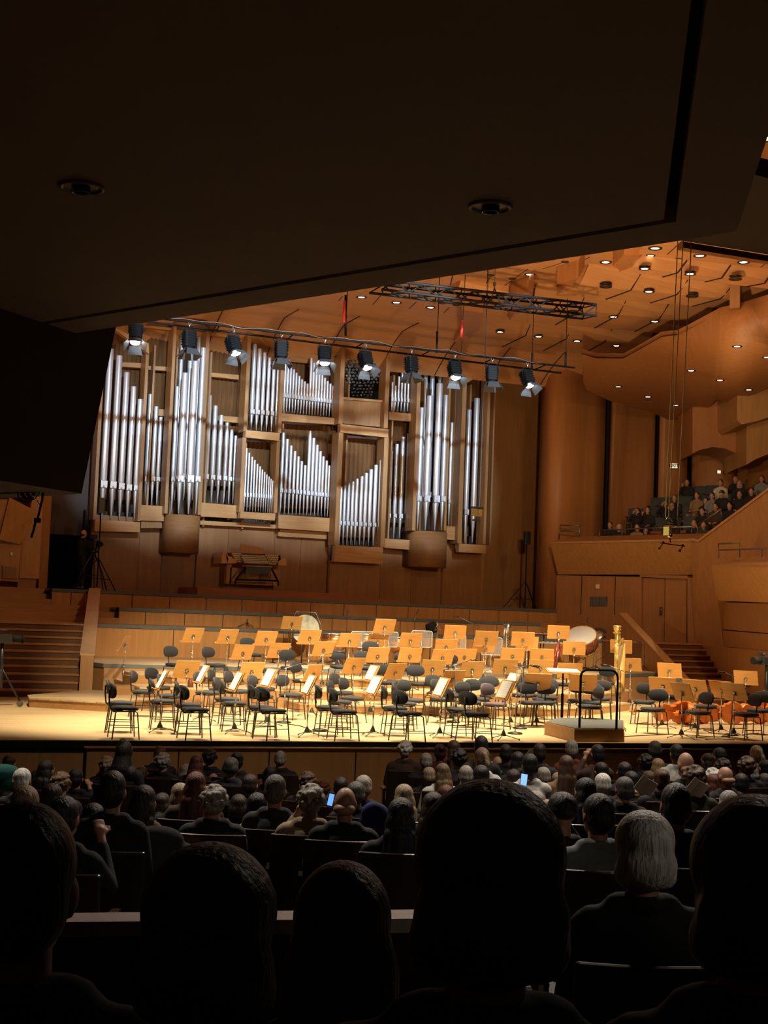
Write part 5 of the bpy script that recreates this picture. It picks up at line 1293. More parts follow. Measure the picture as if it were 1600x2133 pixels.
b = MB(); b.lathe([(.15, -.1), (.16, .1), (.15, .105), (0, .106)], (0, 0, z), 24, 0, Matrix.Rotation(1.2, 3, 'X') @ Matrix.Rotation(.5, 3, 'Y')); b.build('shell', 'black', t)
b = MB(); b.cyl((0, .04, 0), (0, .04, z), .014, n=6); b.lathe([(.2, 0), (.2, .02), (.02, .03)], n=12); b.build('stand', 'metal', t)
c = aty(912, 1306, 33.0); t = empty('triangle_stand', (c.x, c.y, .71), 0, 'chrome stand with a small triangle right of the black round drum', 'triangle'); z = c.z - .71
b = MB(); b.tube([(-.09, 0, z - .08), (.09, 0, z - .08), (0, 0, z + .09)], .007, 5, closed=True); b.build('triangle', 'chrome', t)
b = MB(); b.cyl((0, .03, 0), (0, .03, z + .15), .01, n=6); b.lathe([(.15, 0), (.15, .02), (.02, .03)], n=12); b.cyl((0, .03, z + .13), (0, 0, z + .09), .005, n=4); b.build('stand', 'chrome', t)
# tuba-like brass instrument on its stand
c = aty(1055, 1340, 32.0); t = empty('brass_instrument', (c.x, c.y, .71), .3, 'tall chromed brass wind instrument standing upright between the rear stands', 'brass instrument'); z0 = c.z - .71
b = MB(); b.tube([(0, 0, .15), (.0, 0, z0 + .25), (-.05, 0, z0 + .42), (-.10, 0, z0 + .38), (-.11, 0, z0 + .1), (-.09, 0, z0 - .15), (-.02, 0, z0 - .2)], [.06, .03, .022, .018, .018, .016, .014], 8)
b.lathe([(.03, z0 + .20), (.05, z0 + .38), (.13, z0 + .52), (.125, z0 + .52), (.03, z0 + .36)], (.03, 0, 0), 16)
for k in range(6): b.cyl((.02, -.03, z0 - .1 + k * .07), (.02, -.07, z0 - .1 + k * .07), .022, n=8)
b.build('tubing', 'chrome', t)
b = MB()
for j in range(3): a = 2 * PI * j / 3; b.tube([(0, 0, .25), (.22 * math.cos(a), .22 * math.sin(a), .01)], .012, 5)
b.build('stand', 'metal', t)
# bassoon leaning
b = MB(); p0, p1 = aty(1148, 1378, 30.9), aty(1164, 1338, 30.9); p0.z = surf(p0.x, p0.y) + .03
b.cyl(p0, p1, .05, .045, n=10); b.cyl(p0 + Vector((.07, 0, 0)), p1 + Vector((.07, 0, -.1)), .035, n=10)
for k in range(7): pp = p0.lerp(p1, k / 7 + .08); b.cyl(pp + Vector((0, -.05, 0)), pp + Vector((0, -.075, 0)), .018, n=6, mi=1)
b.cyl(p1, p1 + Vector((.02, 0, .12)), .02, n=8, mi=1)
tag(b.build('bassoon', [plain('red_maple', (.28, .025, .012), .25), 'chrome']), 'dark red bassoon leaning left of the bass drum', 'bassoon')

# ---- harp
f = atz(1291, 1452, .38); f = aty(1288, 1452, 27.9); L_ = surf(f.x, f.y); top = aty(1271, 1302, 27.9)
t = empty('harp', (f.x, f.y, L_), .72, 'gilded concert harp with crowned fluted column, right of the bass drum', 'harp'); hh = top.z - L_
MT['gold'] = noisy('gilding', (.55, .36, .10), (.85, .62, .22), (20, 20, 20), .30, .75)
MT['harpwood'] = wood('maple_soundbox', (.60, .34, .10), .85, (10, 10, 1), .3)
b = MB(); b.lathe([(.10, .02), (.10, .12), (.075, .15), (.06, .2), (.048, .3), (.045, hh - .42), (.06, hh - .40), (.072, hh - .34), (.055, hh - .30), (.075, hh - .12), (.10, hh - .06), (.105, hh - .02), (.075, hh)], (-.32, 0, 0), 16)
for k in range(8):
    a = 2 * PI * k / 8; b.cyl((-.32 + .047 * math.cos(a), .047 * math.sin(a), .3), (-.32 + .045 * math.cos(a), .045 * math.sin(a), hh - .42), .009, n=5)
for k in range(10):
    a = 2 * PI * k / 10; b.ball((-.32 + .08 * math.cos(a), .08 * math.sin(a), hh - .1 - (k % 2) * .08), .022, 6, 4)
b.build('column', 'gold', t)
b = MB(); neck = [(-.30, 0, hh - .22), (-.18, 0, hh - .14), (-.05, 0, hh - .28), (.10, 0, hh - .46), (.24, 0, hh - .42), (.34, 0, hh - .34), (.40, 0, hh - .42)]
b.tube(neck, [.05, .045, .04, .04, .042, .04, .03], 8); b.build('neck', 'gold', t)
b = MB(); b.tube([(.40, 0, hh - .45), (.30, 0, hh * .5), (.05, 0, .22), (-.1, 0, .12)], [.055, .09, .14, .15], 12); b.build('soundbox', 'harpwood', t)
b = MB()
for k in range(22):
    s = k / 21; a = Vector((-.24 + .6 * s, 0, hh - .24 - .2 * math.sin(s * 2.6))); c_ = Vector((-.08, 0, .25)).lerp(Vector((.33, 0, hh - .55)), s); b.cyl(a, c_, .0022, n=3)
b.build('strings', plain('gut_strings', (.6, .5, .35), .6), t)
b = MB(); b.rbox((-.2, 0, .05), (.42, .32, .10), .05); b.build('pedal_box', 'gold', t)
b = MB()
for k in range(4): b.ball((-.36 + .1 * (k // 2) * 3, -.12 + .24 * (k % 2), .012), (.05, .03, .012), 8, 4)
b.build('feet', 'gold', t)

# ---- cellos / basses lying on the stage at the right
MT['varnish'] = noisy('orange_varnish', (.55, .11, .015), (.85, .27, .04), (4, 4, 10), .22)
def cello_proto(s, z=.14):
    t = empty('cello')
    out = []; hw = lambda u: .22 * s * (1.0 if u < 0 else .0)
    pr = [(-.37, .02), (-.365, .12), (-.33, .18), (-.25, .215), (-.16, .205), (-.09, .165), (-.06, .175), (-.04, .13), (.02, .115), (.07, .125), (.085, .155), (.12, .15), (.2, .172), (.28, .16), (.34, .11), (.365, .04)]
    P = [Vector((x * s, y * s, 0)) for y, x in pr] + [Vector((-x * s, y * s, 0)) for y, x in reversed(pr)]
    b = MB(); b.prism(P, (0, 0, .12 * s), smooth=False); b.build('body', 'varnish', t, bevel=.012 * s)
    b = MB(); b.prism([Vector((-.02 * s, .25 * s, .13 * s)), Vector((.02 * s, .25 * s, .13 * s)), Vector((.014 * s, .70 * s, .14 * s)), Vector((-.014 * s, .70 * s, .14 * s))], (0, 0, .03 * s)); b.prism([Vector((-.03 * s, -.08 * s, .13 * s)), Vector((.03 * s, -.08 * s, .13 * s)), Vector((.018 * s, .68 * s, .165 * s)), Vector((-.018 * s, .68 * s, .165 * s))], (0, 0, .012 * s)); b.build('fingerboard', 'black', t)
    b = MB(); b.tube([(0, .68 * s, .13 * s), (0, .80 * s, .10 * s), (0, .84 * s, .13 * s), (0, .82 * s, .16 * s)], .018 * s, 8)
    for k in range(4): b.cyl((-.05 * s, (.70 + .03 * k) * s, .12 * s), (.05 * s, (.70 + .03 * k) * s, .12 * s), .007 * s, n=5)
    b.build('scroll', 'varnish', t)
    b = MB(); b.prism([Vector((-.025 * s, -.34 * s, .13 * s)), Vector((.025 * s, -.34 * s, .13 * s)), Vector((.035 * s, -.14 * s, .14 * s)), Vector((-.035 * s, -.14 * s, .14 * s))], (0, 0, .015)); b.box((0, -.1 * s, .16 * s), (.09 * s, .01, .08 * s)); b.cyl((0, -.37 * s, .06 * s), (0, -.55 * s, .05 * s), .006, n=5); b.build('tailpiece', 'black', t)
    b = MB()
    for k in range(4): x = (-.018 + .012 * k) * s; b.cyl((x, -.2 * s, .155 * s), (x * .6, .70 * s, .18 * s), .0015, n=3)
    b.build('strings', 'chrome', t)
    return remember(t)
cel = cello_proto(1.15)
for i, (px, py, rx, rz, lab) in enumerate(((1403, 1478, 1.25, 1.5, 'orange-red cello lying on its side behind the black chairs, leftmost of the group'), (1462, 1478, 1.1, 2.0, 'orange cello lying on its side under the pair of wooden stands'),
        (1505, 1495, 1.3, 1.2, 'orange-red cello lying on its side beside the microphone stand base'), (1572, 1492, 1.15, 1.7, 'orange cello lying on its side at the right edge of the stage'), (1440, 1465, 1.2, 2.6, 'orange cello lying on its side behind the middle of the group'), (1595, 1470, 1.1, 1.4, 'orange cello cut by the right edge of the picture'))):
    o = cel if i == 0 else copy_tree(cel); p = atz(px, 1509, 0); o.location = p + Vector((0, 0, .235)); o.rotation_mode = 'QUATERNION'
    o.rotation_quaternion = Quaternion((0, 0, 1), rz) @ Quaternion((0, 1, 0), PI / 2 - .1) ; tag(o, lab, 'cello', 'cellos laid on their sides at the right')

# ---- podium with rail, conductor's stand
pts = [atz(1134, 1530, 0), atz(1196, 1546, 0), atz(1299, 1546, 0), atz(1300, 1526, 0), atz(1240, 1521, 0), atz(1162, 1520, 0)]; hz = .22
pod = empty('podium', sum(pts, Vector()) / 6, 0, 'low wooden conductor podium with grey top at the front of the stage', 'podium'); O_ = pod.location
b = MB(); b.prism([p - O_ for p in pts], (0, 0, hz)); b.build('base', 'case_h', pod)
b = MB(); b.prism([(p - O_) * .97 + Vector((0, 0, hz)) for p in pts], (0, 0, .012)); b.build('carpet', 'ledge', pod)
fl, fr = atz(1207, 1517, hz), atz(1284, 1519, hz); hr = 1.0
def rl(p, z): return Vector((p.x, p.y, z)) - O_
b = MB(); ux = (fr - fl).normalized()
arc = [rl(fl, hz), rl(fl, hz + hr - .12)] + [rl(fl + ux * (.12 - .12 * math.cos(a)), hz + hr - .12 + .12 * math.sin(a)) for a in (.4, .8, 1.2, PI / 2)]
arc += [rl(fr - ux * (.12 - .12 * math.cos(a)), hz + hr - .12 + .12 * math.sin(a)) for a in (PI / 2, 1.2, .8, .4)] + [rl(fr, hz + hr - .12), rl(fr, hz)]
b.tube(arc, .021, 8); b.build('rail', 'black', pod)
f = atz(1170, 1508, 0); t = empty('conductor_stand', f, -.45, 'wide flat conductor stand with pale desk on a thick black column', 'music stand')
b = MB(); b.lathe([(.2, 0), (.2, .02), (.03, .04)], n=16); b.cyl((0, 0, .03), (0, 0, .6), .028, n=10); b.cyl((0, 0, .6), (0, 0, 1.02), .018, n=10); b.build('column', 'black', t)
b = MB(); b.box((.0, 0, 1.04), (.66, .48, .02), 0, Matrix.Rotation(.10, 3, 'X')); b.build('desk', 'desk', t)
b = MB(); b.box((0, 0, 0), (.6, .42, .015), 0, Matrix.Rotation(.10, 3, 'X')); o = b.build('score_book', 'score'); o.location = f + Vector((0, 0, 1.06)); o.rotation_euler = (0, 0, -.45); tag(o, 'open white score lying on the conductor stand', 'score book')

# ---- cables, instruments lying about
def cable(pts, lab):
    P = [atz(x, y, 0) + Vector((0, 0, .008)) for x, y in pts]; Q = []
    for i in range(len(P) - 1):
        for k in range(6): Q.append(P[i].lerp(P[i + 1], k / 6) + Vector((rnd.uniform(-.02, .02), rnd.uniform(-.02, .02), 0)))
    b = MB(); b.tube(Q + [P[-1]], .007, 5); return tag(b.build('floor_cable', 'black'), lab, 'cable')
cable([(640, 1524), (700, 1526), (820, 1528), (940, 1528), (1050, 1530)], 'thin black cable running along the stage in front of the chairs')
cable([(950, 1512), (1010, 1508), (1080, 1517), (1140, 1516)], 'black cable running from the microphone bases to the podium')
cable([(1300, 1535), (1400, 1530), (1500, 1536), (1580, 1528)], 'black cable on the floor right of the podium')
cable([(600, 1510), (625, 1512), (650, 1524)], 'short black cable by the round microphone base at left')
cable([(1470, 1541), (1500, 1540), (1530, 1542)], 'short cable lying at the front edge near the right chairs')
# brown bag hanging on a chair and bottle
b = MB(); p = aty(397, 1421, 27.6); b.tube([p + Vector((0, 0, .13)), p + Vector((0, 0, .02)), p + Vector((0, 0, -.12))], [.02, .06, .07], 8); b.cyl(p + Vector((0, 0, .12)), p + Vector((0, 0, .2)), .012, n=6)
tag(b.build('brown_bag', plain('brown_leather', (.14, .04, .015), .5)), 'small brown leather bag beside the chair among the left stands', 'bag')

# ---- television cameras at both edges of the stage
def tv_camera(px, py, dep_y, label, flip=1, column=True):
    c = aty(px, py, dep_y); t = empty('television_camera', (c.x, c.y, 0), 0, label, 'camera'); z = c.z
    b = MB(); b.rbox((0, 0, z), (.34, .16, .17), .03); b.build('body', 'metal', t)
    b = MB(); b.cyl((flip * .17, 0, z), (flip * .36, 0, z), .06, .07, 14); b.cyl((flip * .36, 0, z), (flip * .39, 0, z), .085, n=14); b.build('camera_lens', 'black', t)
    b = MB(); b.tube([(-.1, 0, z + .09), (-.08, 0, z + .16), (.08, 0, z + .16), (.1, 0, z + .09)], .014, 6); b.box((-.12, .05, z + .14), (.1, .06, .08)); b.build('viewfinder', 'metal', t)
    b = MB(); b.cyl((0, 0, .35), (0, 0, z - .08), .045, .03, 10); b.build('column', 'metal', t)
    for k in range(3):
        a = 2 * PI * k / 3 + .2; b = MB(); b.tube([(0, 0, .75), (.42 * math.cos(a), .42 * math.sin(a), .09)], .02, 6); lg = b.build('leg', 'metal', t)
        b = MB(); b.cyl((.42 * math.cos(a), .42 * math.sin(a) - .02, .06), (.42 * math.cos(a), .42 * math.sin(a) + .02, .06), .06, n=14); b.build('wheel', 'steel', lg)
    return t
tv_camera(6, 1330, 27.0, 'black television camera on a wheeled pedestal, cut by the left edge of the stage', 1)
tv_camera(1597, 1377, 23.5, 'small black television camera on a stand, cut by the right edge of the picture', -1)
# ---- loudspeakers on tall stands on the gallery
def pa(px, ytop, ybot, yfoot, Y, label, L=2.41):
    f = aty(px, yfoot, Y); c = aty(px + 6, (ytop + ybot) / 2, Y); t = empty('loudspeaker_stand', (c.x, Y, L), 0, label, 'loudspeaker')
    h = c.z - L; s = (aty(px, ytop, Y).z - aty(px, ybot, Y).z)
    b = MB(); b.rbox((0, 0, h), (s * .48, s * .4, s), .03); b.build('speaker_box', 'metal', t)
    b = MB(); b.cyl((0, 0, .1), (0, 0, h - s / 2), .022, n=8); b.build('pole', 'black', t)
    for k in range(3): a = 2 * PI * k / 3 + .5; b = MB(); b.tube([(0, 0, .95), (.75 * math.cos(a), .75 * math.sin(a), .015)], .016, 5); b.tube([(0, 0, .35), (.5 * math.cos(a), .5 * math.sin(a), .32)], .01, 5); b.build('leg', 'black', t)
    return t
pa(1092, 1107, 1134, 1266, 41.0, 'tall loudspeaker on a tripod stand against the dark wall right of the organ')
pa(205, 1037, 1069, 1226, 39.9, 'tall loudspeaker on a tripod stand in front of the leftmost organ pipes')

# ---- suspended microphone assembly on three pale lines
MT['line'] = plain('pale_line', (.75, .68, .5), .5)
D_ = 26.0
c = atd(1396, 1100, D_); t = empty('suspended_microphones', c, .25, 'microphone winch with gold box and crossbar hanging on three long pale lines', 'suspended microphone')
def sd(x, y, dd=0): return atd(x, y, D_ + dd) - c
for (x0, y0, x1, y1) in ((1385, 1078, 1400, 500), (1392, 1088, 1412, 497), (1412, 1082, 1431, 494)):
    b = MB(); a_ = sd(x0, y0); e = atd(x1, y1, D_) - c; up_ = (e - a_); b.cyl(a_, a_ + up_ * 1.15, .010, n=5); b.build('line', 'line', t)
b = MB(); b.box((0, 0, -.05), (.17, .12, .12)); b.box((-.1, 0, -.06), (.03, .13, .16)); b.build('gold_box', plain('pale_gold_case', (.72, .60, .22), .45), t)
b = MB(); b.rbox((0, 0, .06), (.24, .16, .03), .02); b.rbox((0, 0, .10), (.2, .14, .02), .02); b.tube([(-.14, 0, .1), (-.1, 0, .2), (.02, 0, .17), (.12, 0, .07), (.2, 0, .03)], .008, 5); b.cyl((0, 0, -.1), (0, 0, -.18), .06, .035, 10); b.build('winch_frame', 'chrome', t)
b = MB(); b.cyl((0, 0, -.17), (.02, 0, -.27), .012, n=6); b.cyl(sd(1374, 1131), sd(1425, 1137), .011, n=6)
for (x, y, x2, y2) in ((1382, 1130, 1373, 1142), (1427, 1136, 1419, 1147)):
    b.cyl(sd(x, y), sd(x2, y2), .009, n=6); b.ball(sd(x2, y2), .026, 8, 6); b.cyl(sd(x, y) + Vector((-.03, 0, .02)), sd(x, y) + Vector((.03, 0, -.02)), .014, n=6)
b.build('crossbar', 'black', t)
c2 = aty(993, 1068, 31.5); t2 = empty('hanging_microphone_box', c2, 0, 'small gold microphone box hanging in front of the rightmost organ pipes', 'suspended microphone')
b = MB(); b.box((-.08, 0, 0), (.1, .12, .18)); b.box((.08, 0, .0), (.1, .12, .18)); b.build('gold_box', MT['gold'], t2)
b = MB(); b.rbox((0, 0, .13), (.34, .14, .05), .02); b.rbox((0, 0, -.2), (.22, .06, .05), .02); b.cyl((0, 0, -.1), (0, 0, -.2), .01, n=5); b.build('bracket', 'hub', t2)
b = MB(); b.cyl((0, 0, .14), (aty(1013, 745, 31.5).x - c2.x, 0, CZ - c2.z), .006, n=4); b.build('line', 'black', t2)
# rigging loop under the left side box
b = MB(); R0 = atz(60, 1024, 2.95); dd = fwd.dot(R0 - E0)
g = lambda x, y: atd(x, y, dd + .3)
b.tube([g(36, 1020), g(38, 1036), g(48, 1046), g(60, 1046), g(74, 1038), g(84, 1024)], .005, 6); b.tube([g(-10, 1008), g(30, 1016), g(84, 1024)], .005, 6); b.tube([g(-10, 1028), g(84, 1025)], .005, 5)
for k in range(7): b.box(g(46 + k * 4, 1030 + (k % 3) * 4), (.03, .025, .02))
tag(b.build('rigging_loop', 'black'), 'black rigging loop with connectors hanging under the left side box', 'rigging')
b = MB(); b.tube([g(90, 1022), g(88, 1040), g(82, 1066), g(78, 1082)], .010, 6); b.box(g(78, 1084), (.05, .04, .04)); b.tube([g(74, 1088), g(70, 1104), g(65, 1120)], .010, 6); b.tube([g(76, 1042), g(84, 1052), g(82, 1066)], .004, 5)
tag(b.build('jointed_boom', 'black'), 'black jointed microphone arm hanging from the left side box', 'microphone arm')
# ================================================================ PEOPLE
def blob(prims, voxel, name, mats, smooth_it=3, parent=None, bumps=None):
    b = MB()
    for p in prims:
        if p[0] == 'c': _, a, c, r0, r1 = p; b.cyl(a, c, r0, r1, 14); b.ball(a, r0, 12, 8); b.ball(c, r1, 12, 8)
        else: b.ball(p[1], p[2], 18, 12)
    o = b.build(name, mats); m = o.modifiers.new('r', 'REMESH'); m.mode = 'VOXEL'; m.voxel_size = voxel; m.use_smooth_shade = True
    s = o.modifiers.new('s', 'SMOOTH'); s.iterations = smooth_it; s.factor = .5
    dg = bpy.context.evaluated_depsgraph_get(); me = bpy.data.meshes.new_from_object(o.evaluated_get(dg)); me.name = name
    for p in me.polygons: p.use_smooth = True
    old = o.data; o.modifiers.clear(); o.data = me; bpy.data.meshes.remove(old)
    if not me.materials: me.materials.append(MT[mats[0]] if isinstance(mats[0], str) else mats[0])
    if parent: o.parent = parent
    return o
MT['skin_tone'] = noisy('skin_tone', (.42, .22, .14), (.50, .27, .18), (6, 6, 6), .5)
MT['cloth_black'] = noisy('cloth_black', (.012, .011, .011), (.02, .018, .018), (30, 30, 30), .85)
def hairmat(name, c, k=1.5):
    m, nt, b = newmat(name); N, L = nt.nodes, nt.links
    tc = N.new('ShaderNodeTexCoord'); mp = N.new('ShaderNodeMapping'); mp.inputs['Scale'].default_value = (70, 70, 9); L.new(tc.outputs['Object'], mp.inputs[0])
    n = N.new('ShaderNodeTexNoise'); n.inputs['Scale'].default_value = 1; n.inputs['Detail'].default_value = 5; n.inputs['Distortion'].default_value = .8; L.new(mp.outputs[0], n.inputs['Vector'])
    cr = N.new('ShaderNodeValToRGB'); cr.color_ramp.elements[0].position = .3; cr.color_ramp.elements[1].position = .7
    cr.color_ramp.elements[0].color = (*[v * .45 for v in c], 1); cr.color_ramp.elements[1].color = (*[min(1, v * k) for v in c], 1)
    L.new(n.outputs['Fac'], cr.inputs[0]); L.new(cr.outputs[0], b.inputs['Base Color']); b.inputs['Roughness'].default_value = .5
    bp = N.new('ShaderNodeBump'); bp.inputs['Strength'].default_value = .8; bp.inputs['Distance'].default_value = .012; L.new(n.outputs['Fac'], bp.inputs['Height']); L.new(bp.outputs[0], b.inputs['Normal'])
    return m
HC = {'black': (.012, .010, .009), 'dark brown': (.03, .016, .010), 'brown': (.075, .036, .018), 'auburn': (.11, .028, .012), 'blonde': (.30, .20, .09), 'grey': (.32, .29, .25), 'white': (.74, .70, .62), 'dark grey': (.08, .075, .07), 'light brown': (.16, .10, .05), 'bald': (.42, .22, .14), 'maroon': (.06, .01, .012), 'sandy': (.34, .26, .16)}
HM = {k: hairmat('hair_' + k.replace(' ', '_'), v) for k, v in HC.items()}; HM['bald'] = MT['skin_tone']
CC = {'black': (.012, .011, .012), 'navy': (.012, .016, .035), 'grey': (.20, .21, .22), 'beige': (.42, .33, .20), 'cream': (.52, .52, .42), 'white': (.62, .62, .58), 'olive': (.05, .05, .025), 'blue': (.01, .02, .16), 'brown': (.06, .03, .018), 'tan': (.26, .16, .08), 'maroon': (.10, .012, .015), 'charcoal': (.035, .035, .04), 'teal': (.01, .12, .11), 'rust': (.22, .05, .02)}
CM = {k: noisy('cloth_' + k, tuple(v * .8 for v in c), c, (25, 25, 25), .85, bump=.15) for k, c in CC.items()}
def arm(s, sh, el, wr, skin_from=.75):
    return [('c', sh, el, .052, .044), ('c', el, wr, .042, .030)]
def hand(wr, d, s, curl=.5):
    """palm, four unequal bent fingers and a thumb from the side of the palm"""
    d = Vector(d).normalized(); side = d.cross(Vector((0, 0, 1))).normalized() * s; nrm = side.cross(d) * s; wr = Vector(wr)
    palm = wr + d * .05; P = [('e', tuple(palm), (.038, .038, .030)), ('c', tuple(wr), tuple(palm), .026, .032)]
    for i, ln in enumerate((.066, .075, .070, .055)):
        o = palm + d * .03 + side * (.027 - i * .018); k = o + d * ln * .5; e = k + (d * (1 - curl) - Vector((0, 0, 1)) * curl).normalized() * ln * .5
        P += [('c', tuple(o), tuple(k), .0088, .0082), ('c', tuple(k), tuple(e), .0082, .0068)]
    t0 = wr + d * .03 + side * .03; t1 = t0 + (d * .6 + side * .8).normalized() * .035; t2 = t1 + d * .028
    return P + [('c', tuple(t0), tuple(t1), .011, .010), ('c', tuple(t1), tuple(t2), .010, .008)]
HEAD = [('e', (0, .018, 1.205), (.074, .092, .108)), ('e', (0, .045, 1.135), (.056, .058, .058)), ('e', (0, .112, 1.175), (.012, .020, .022)), ('e', (0, .098, 1.132), (.026, .018, .010)), ('e', (0, .095, 1.215), (.058, .016, .014)),
        ('e', (.076, .008, 1.185), (.012, .022, .032)), ('e', (-.076, .008, 1.185), (.012, .022, .032)), ('c', (0, -.01, 1.0), (0, .005, 1.14), .056, .052), ('e', (0, 0, .97), (.12, .07, .06))]
def make_person(pose):
    A = {'rest': [((.235, .02, .72), (.10, .27, .66)), ((-.235, .02, .72), (-.10, .27, .66))],
         'phone': [((.22, .16, .80), (.10, .30, 1.05)), ((-.235, .02, .72), (-.10, .27, .66))],
         'chin': [((.235, .02, .72), (.10, .27, .66)), ((-.25, .12, .82), (-.10, .07, 1.09))],
         'both': [((.24, .12, .88), (.07, .17, 1.15)), ((-.24, .12, .88), (-.07, .17, 1.15))],
         'stand': [((.24, -.02, .75), (.18, .20, .82)), ((-.24, .05, .78), (-.05, .32, .86))]}[pose]
    legs = [((.10, 0, .52), (.12, .42, .50), (.12, .44, .09)), ((-.10, 0, .52), (-.12, .42, .50), (-.12, .44, .09))] if pose != 'stand' else [((.09, 0, .52), (.10, .01, .05), (.10, 0, -.40)), ((-.09, 0, .52), (-.11, .03, .05), (-.12, 0, -.40))]
    body = list(HEAD) + [('c', (0, .01, .55), (0, 0, .93), .09, .08)]
    for s, (el, wr) in zip((1, -1), A):
        body += [('c', (s * .13, 0, .97), (s * .185, 0, .96), .05, .048), ('c', (s * .185, 0, .96), el, .042, .036), ('c', el, wr, .036, .027)]
        d = Vector(wr) - Vector(el); body += hand(wr, d, s)
    for a, k, f in legs: body += [('c', a, k, .07, .05), ('c', k, f, .045, .035), ('e', (f[0], f[1] + .06, f[2] - .04), (.04, .10, .035))]
    t = blob(body, .011, 'person', ['skin_tone'], 2)
    cl = [('e', (0, -.005, .82), (.19, .125, .21)), ('e', (0, .01, .62), (.175, .145, .17)), ('c', (-.165, 0, .965), (.165, 0, .965), .066, .066), ('c', (-.08, 0, 1.02), (.08, 0, 1.02), .055, .055), ('e', (0, -.012, 1.045), (.075, .068, .035))]
    for s, (el, wr) in zip((1, -1), A):
        w2 = Vector(el).lerp(Vector(wr), .82); cl += [('c', (s * .185, 0, .955), el, .062, .052), ('c', el, tuple(w2), .050, .038)]
    for a, k, f in legs: cl += [('c', a, k, .088, .066), ('c', k, (f[0], f[1], f[2] + .06), .060, .048)]
    blob(cl, .016, 'clothing', [CM['black']], 3, t)
    for a, k, f in legs: b = MB(); b.ball((f[0], f[1] + .06, f[2] - .035), (.05, .13, .05), 10, 6); b.build('shoe', 'cloth_black', t)
    return t
def make_hair(kind):
    r = random.Random(len(kind)); cap = [('e', (0, -.008, 1.232), (.084, .100, .098)), ('e', (0, -.035, 1.18), (.082, .078, .085))]
    if kind == 'bald': P = [('e', (0, -.030, 1.16), (.080, .074, .048))]
    elif kind == 'short': P = cap
    elif kind == 'cropped': P = [('e', (0, -.008, 1.222), (.079, .096, .098)), ('e', (0, -.03, 1.175), (.079, .075, .075))]
    elif kind == 'curly':
        P = list(cap)
        for i in range(70):
            u = r.uniform(-.2, 1); a = r.uniform(0, 2 * PI); q = math.sqrt(1 - u * u)
            if q * math.sin(a) > .55 and u < .6: continue
            P.append(('e', (.092 * q * math.cos(a), -.012 + .105 * q * math.sin(a), 1.215 + .108 * u), (.021, .021, .021)))
    elif kind == 'fluffy':
        P = [('e', (0, -.012, 1.245), (.100, .112, .100)), ('e', (0, -.045, 1.17), (.102, .085, .085)), ('e', (.06, -.03, 1.14), (.045, .06, .05)), ('e', (-.06, -.03, 1.14), (.045, .06, .05))]
    elif kind == 'long':
        P = cap + [('e', (0, -.045, 1.13), (.100, .072, .14)), ('c', (-.055, -.075, 1.08), (-.075, -.115, .86), .05, .035), ('c', (.055, -.075, 1.08), (.075, -.115, .86), .05, .035), ('c', (0, -.085, 1.08), (0, -.13, .84), .06, .04)]
    elif kind == 'bob': P = cap + [('e', (0, -.025, 1.155), (.104, .092, .108)), ('e', (0, -.03, 1.09), (.098, .08, .05))]
    elif kind == 'bun': P = cap + [('e', (0, -.105, 1.27), (.042, .040, .040))]
    elif kind == 'ponytail': P = cap + [('c', (0, -.10, 1.25), (.01, -.16, 1.15), .03, .035), ('c', (.01, -.16, 1.15), (0, -.15, .98), .035, .014)]
    elif kind == 'beanie': P = [('e', (0, -.004, 1.240), (.088, .104, .098)), ('c', (-.03, -.03, 1.19), (.03, -.03, 1.19), .072, .072)]
    elif kind == 'cap': P = [('e', (0, -.004, 1.238), (.086, .102, .092)), ('e', (0, -.015, 1.215), (.089, .100, .05)), ('e', (0, .11, 1.225), (.06, .06, .010))]
    elif kind == 'hood': P = [('e', (0, -.02, 1.22), (.098, .115, .125)), ('c', (0, -.03, 1.20), (0, -.05, 1.02), .09, .13), ('c', (-.1, -.03, .98), (.1, -.03, .98), .09, .09), ('e', (0, -.06, 1.31), (.04, .05, .06))]
    return blob(P, .012 if kind != 'curly' else .009, 'hair' if kind not in ('beanie', 'cap', 'hood') else {'beanie': 'knitted_hat', 'cap': 'peaked_cap', 'hood': 'hood'}[kind], [HM['black']], 2 if kind != 'curly' else 1)
POSE = {k: make_person(k) for k in ('rest', 'phone', 'chin', 'both', 'stand')}
HAIR = {k: make_hair(k) for k in ('bald', 'short', 'cropped', 'curly', 'fluffy', 'long', 'bob', 'bun', 'ponytail', 'beanie', 'cap', 'hood')}
for k, v in POSE.items(): remember(v)
def setmat(o, m): o.material_slots[0].link = 'OBJECT'; o.material_slots[0].material = m
def person(loc, rz, scale, hair, hc, cc, pose='rest', label='', group=None, lean=0.0):
    src = POSE[pose]; t = src.copy(); COL.objects.link(t)
    for ch in CH[src.name]:
        c = ch.copy(); COL.objects.link(c); c.parent = t
        if ch.name.startswith('clothing'): setmat(c, CM[cc])
    h = HAIR[hair].copy(); COL.objects.link(h); h.parent = t; setmat(h, HM[hc] if hc in HM else CM[hc])
    t.location = loc; t.rotation_euler = (lean, 0, rz); t.scale = scale if isinstance(scale, tuple) else (scale,) * 3
    tag(t, label, 'person', group); t.name = 'person'
    return t
def floorz(y):
    T = ((-6, 1.1), (-2, .80), (2, .46), (4.5, .02), (7.2, -.26), (12, -.66), (18, -1.03), (21, -1.08))
    for (a, za), (b, zb) in zip(T[:-1], T[1:]):
        if a <= y <= b: return za + (zb - za) * (y - a) / (b - a)
    return T[0][1] if y < -6 else T[-1][1]
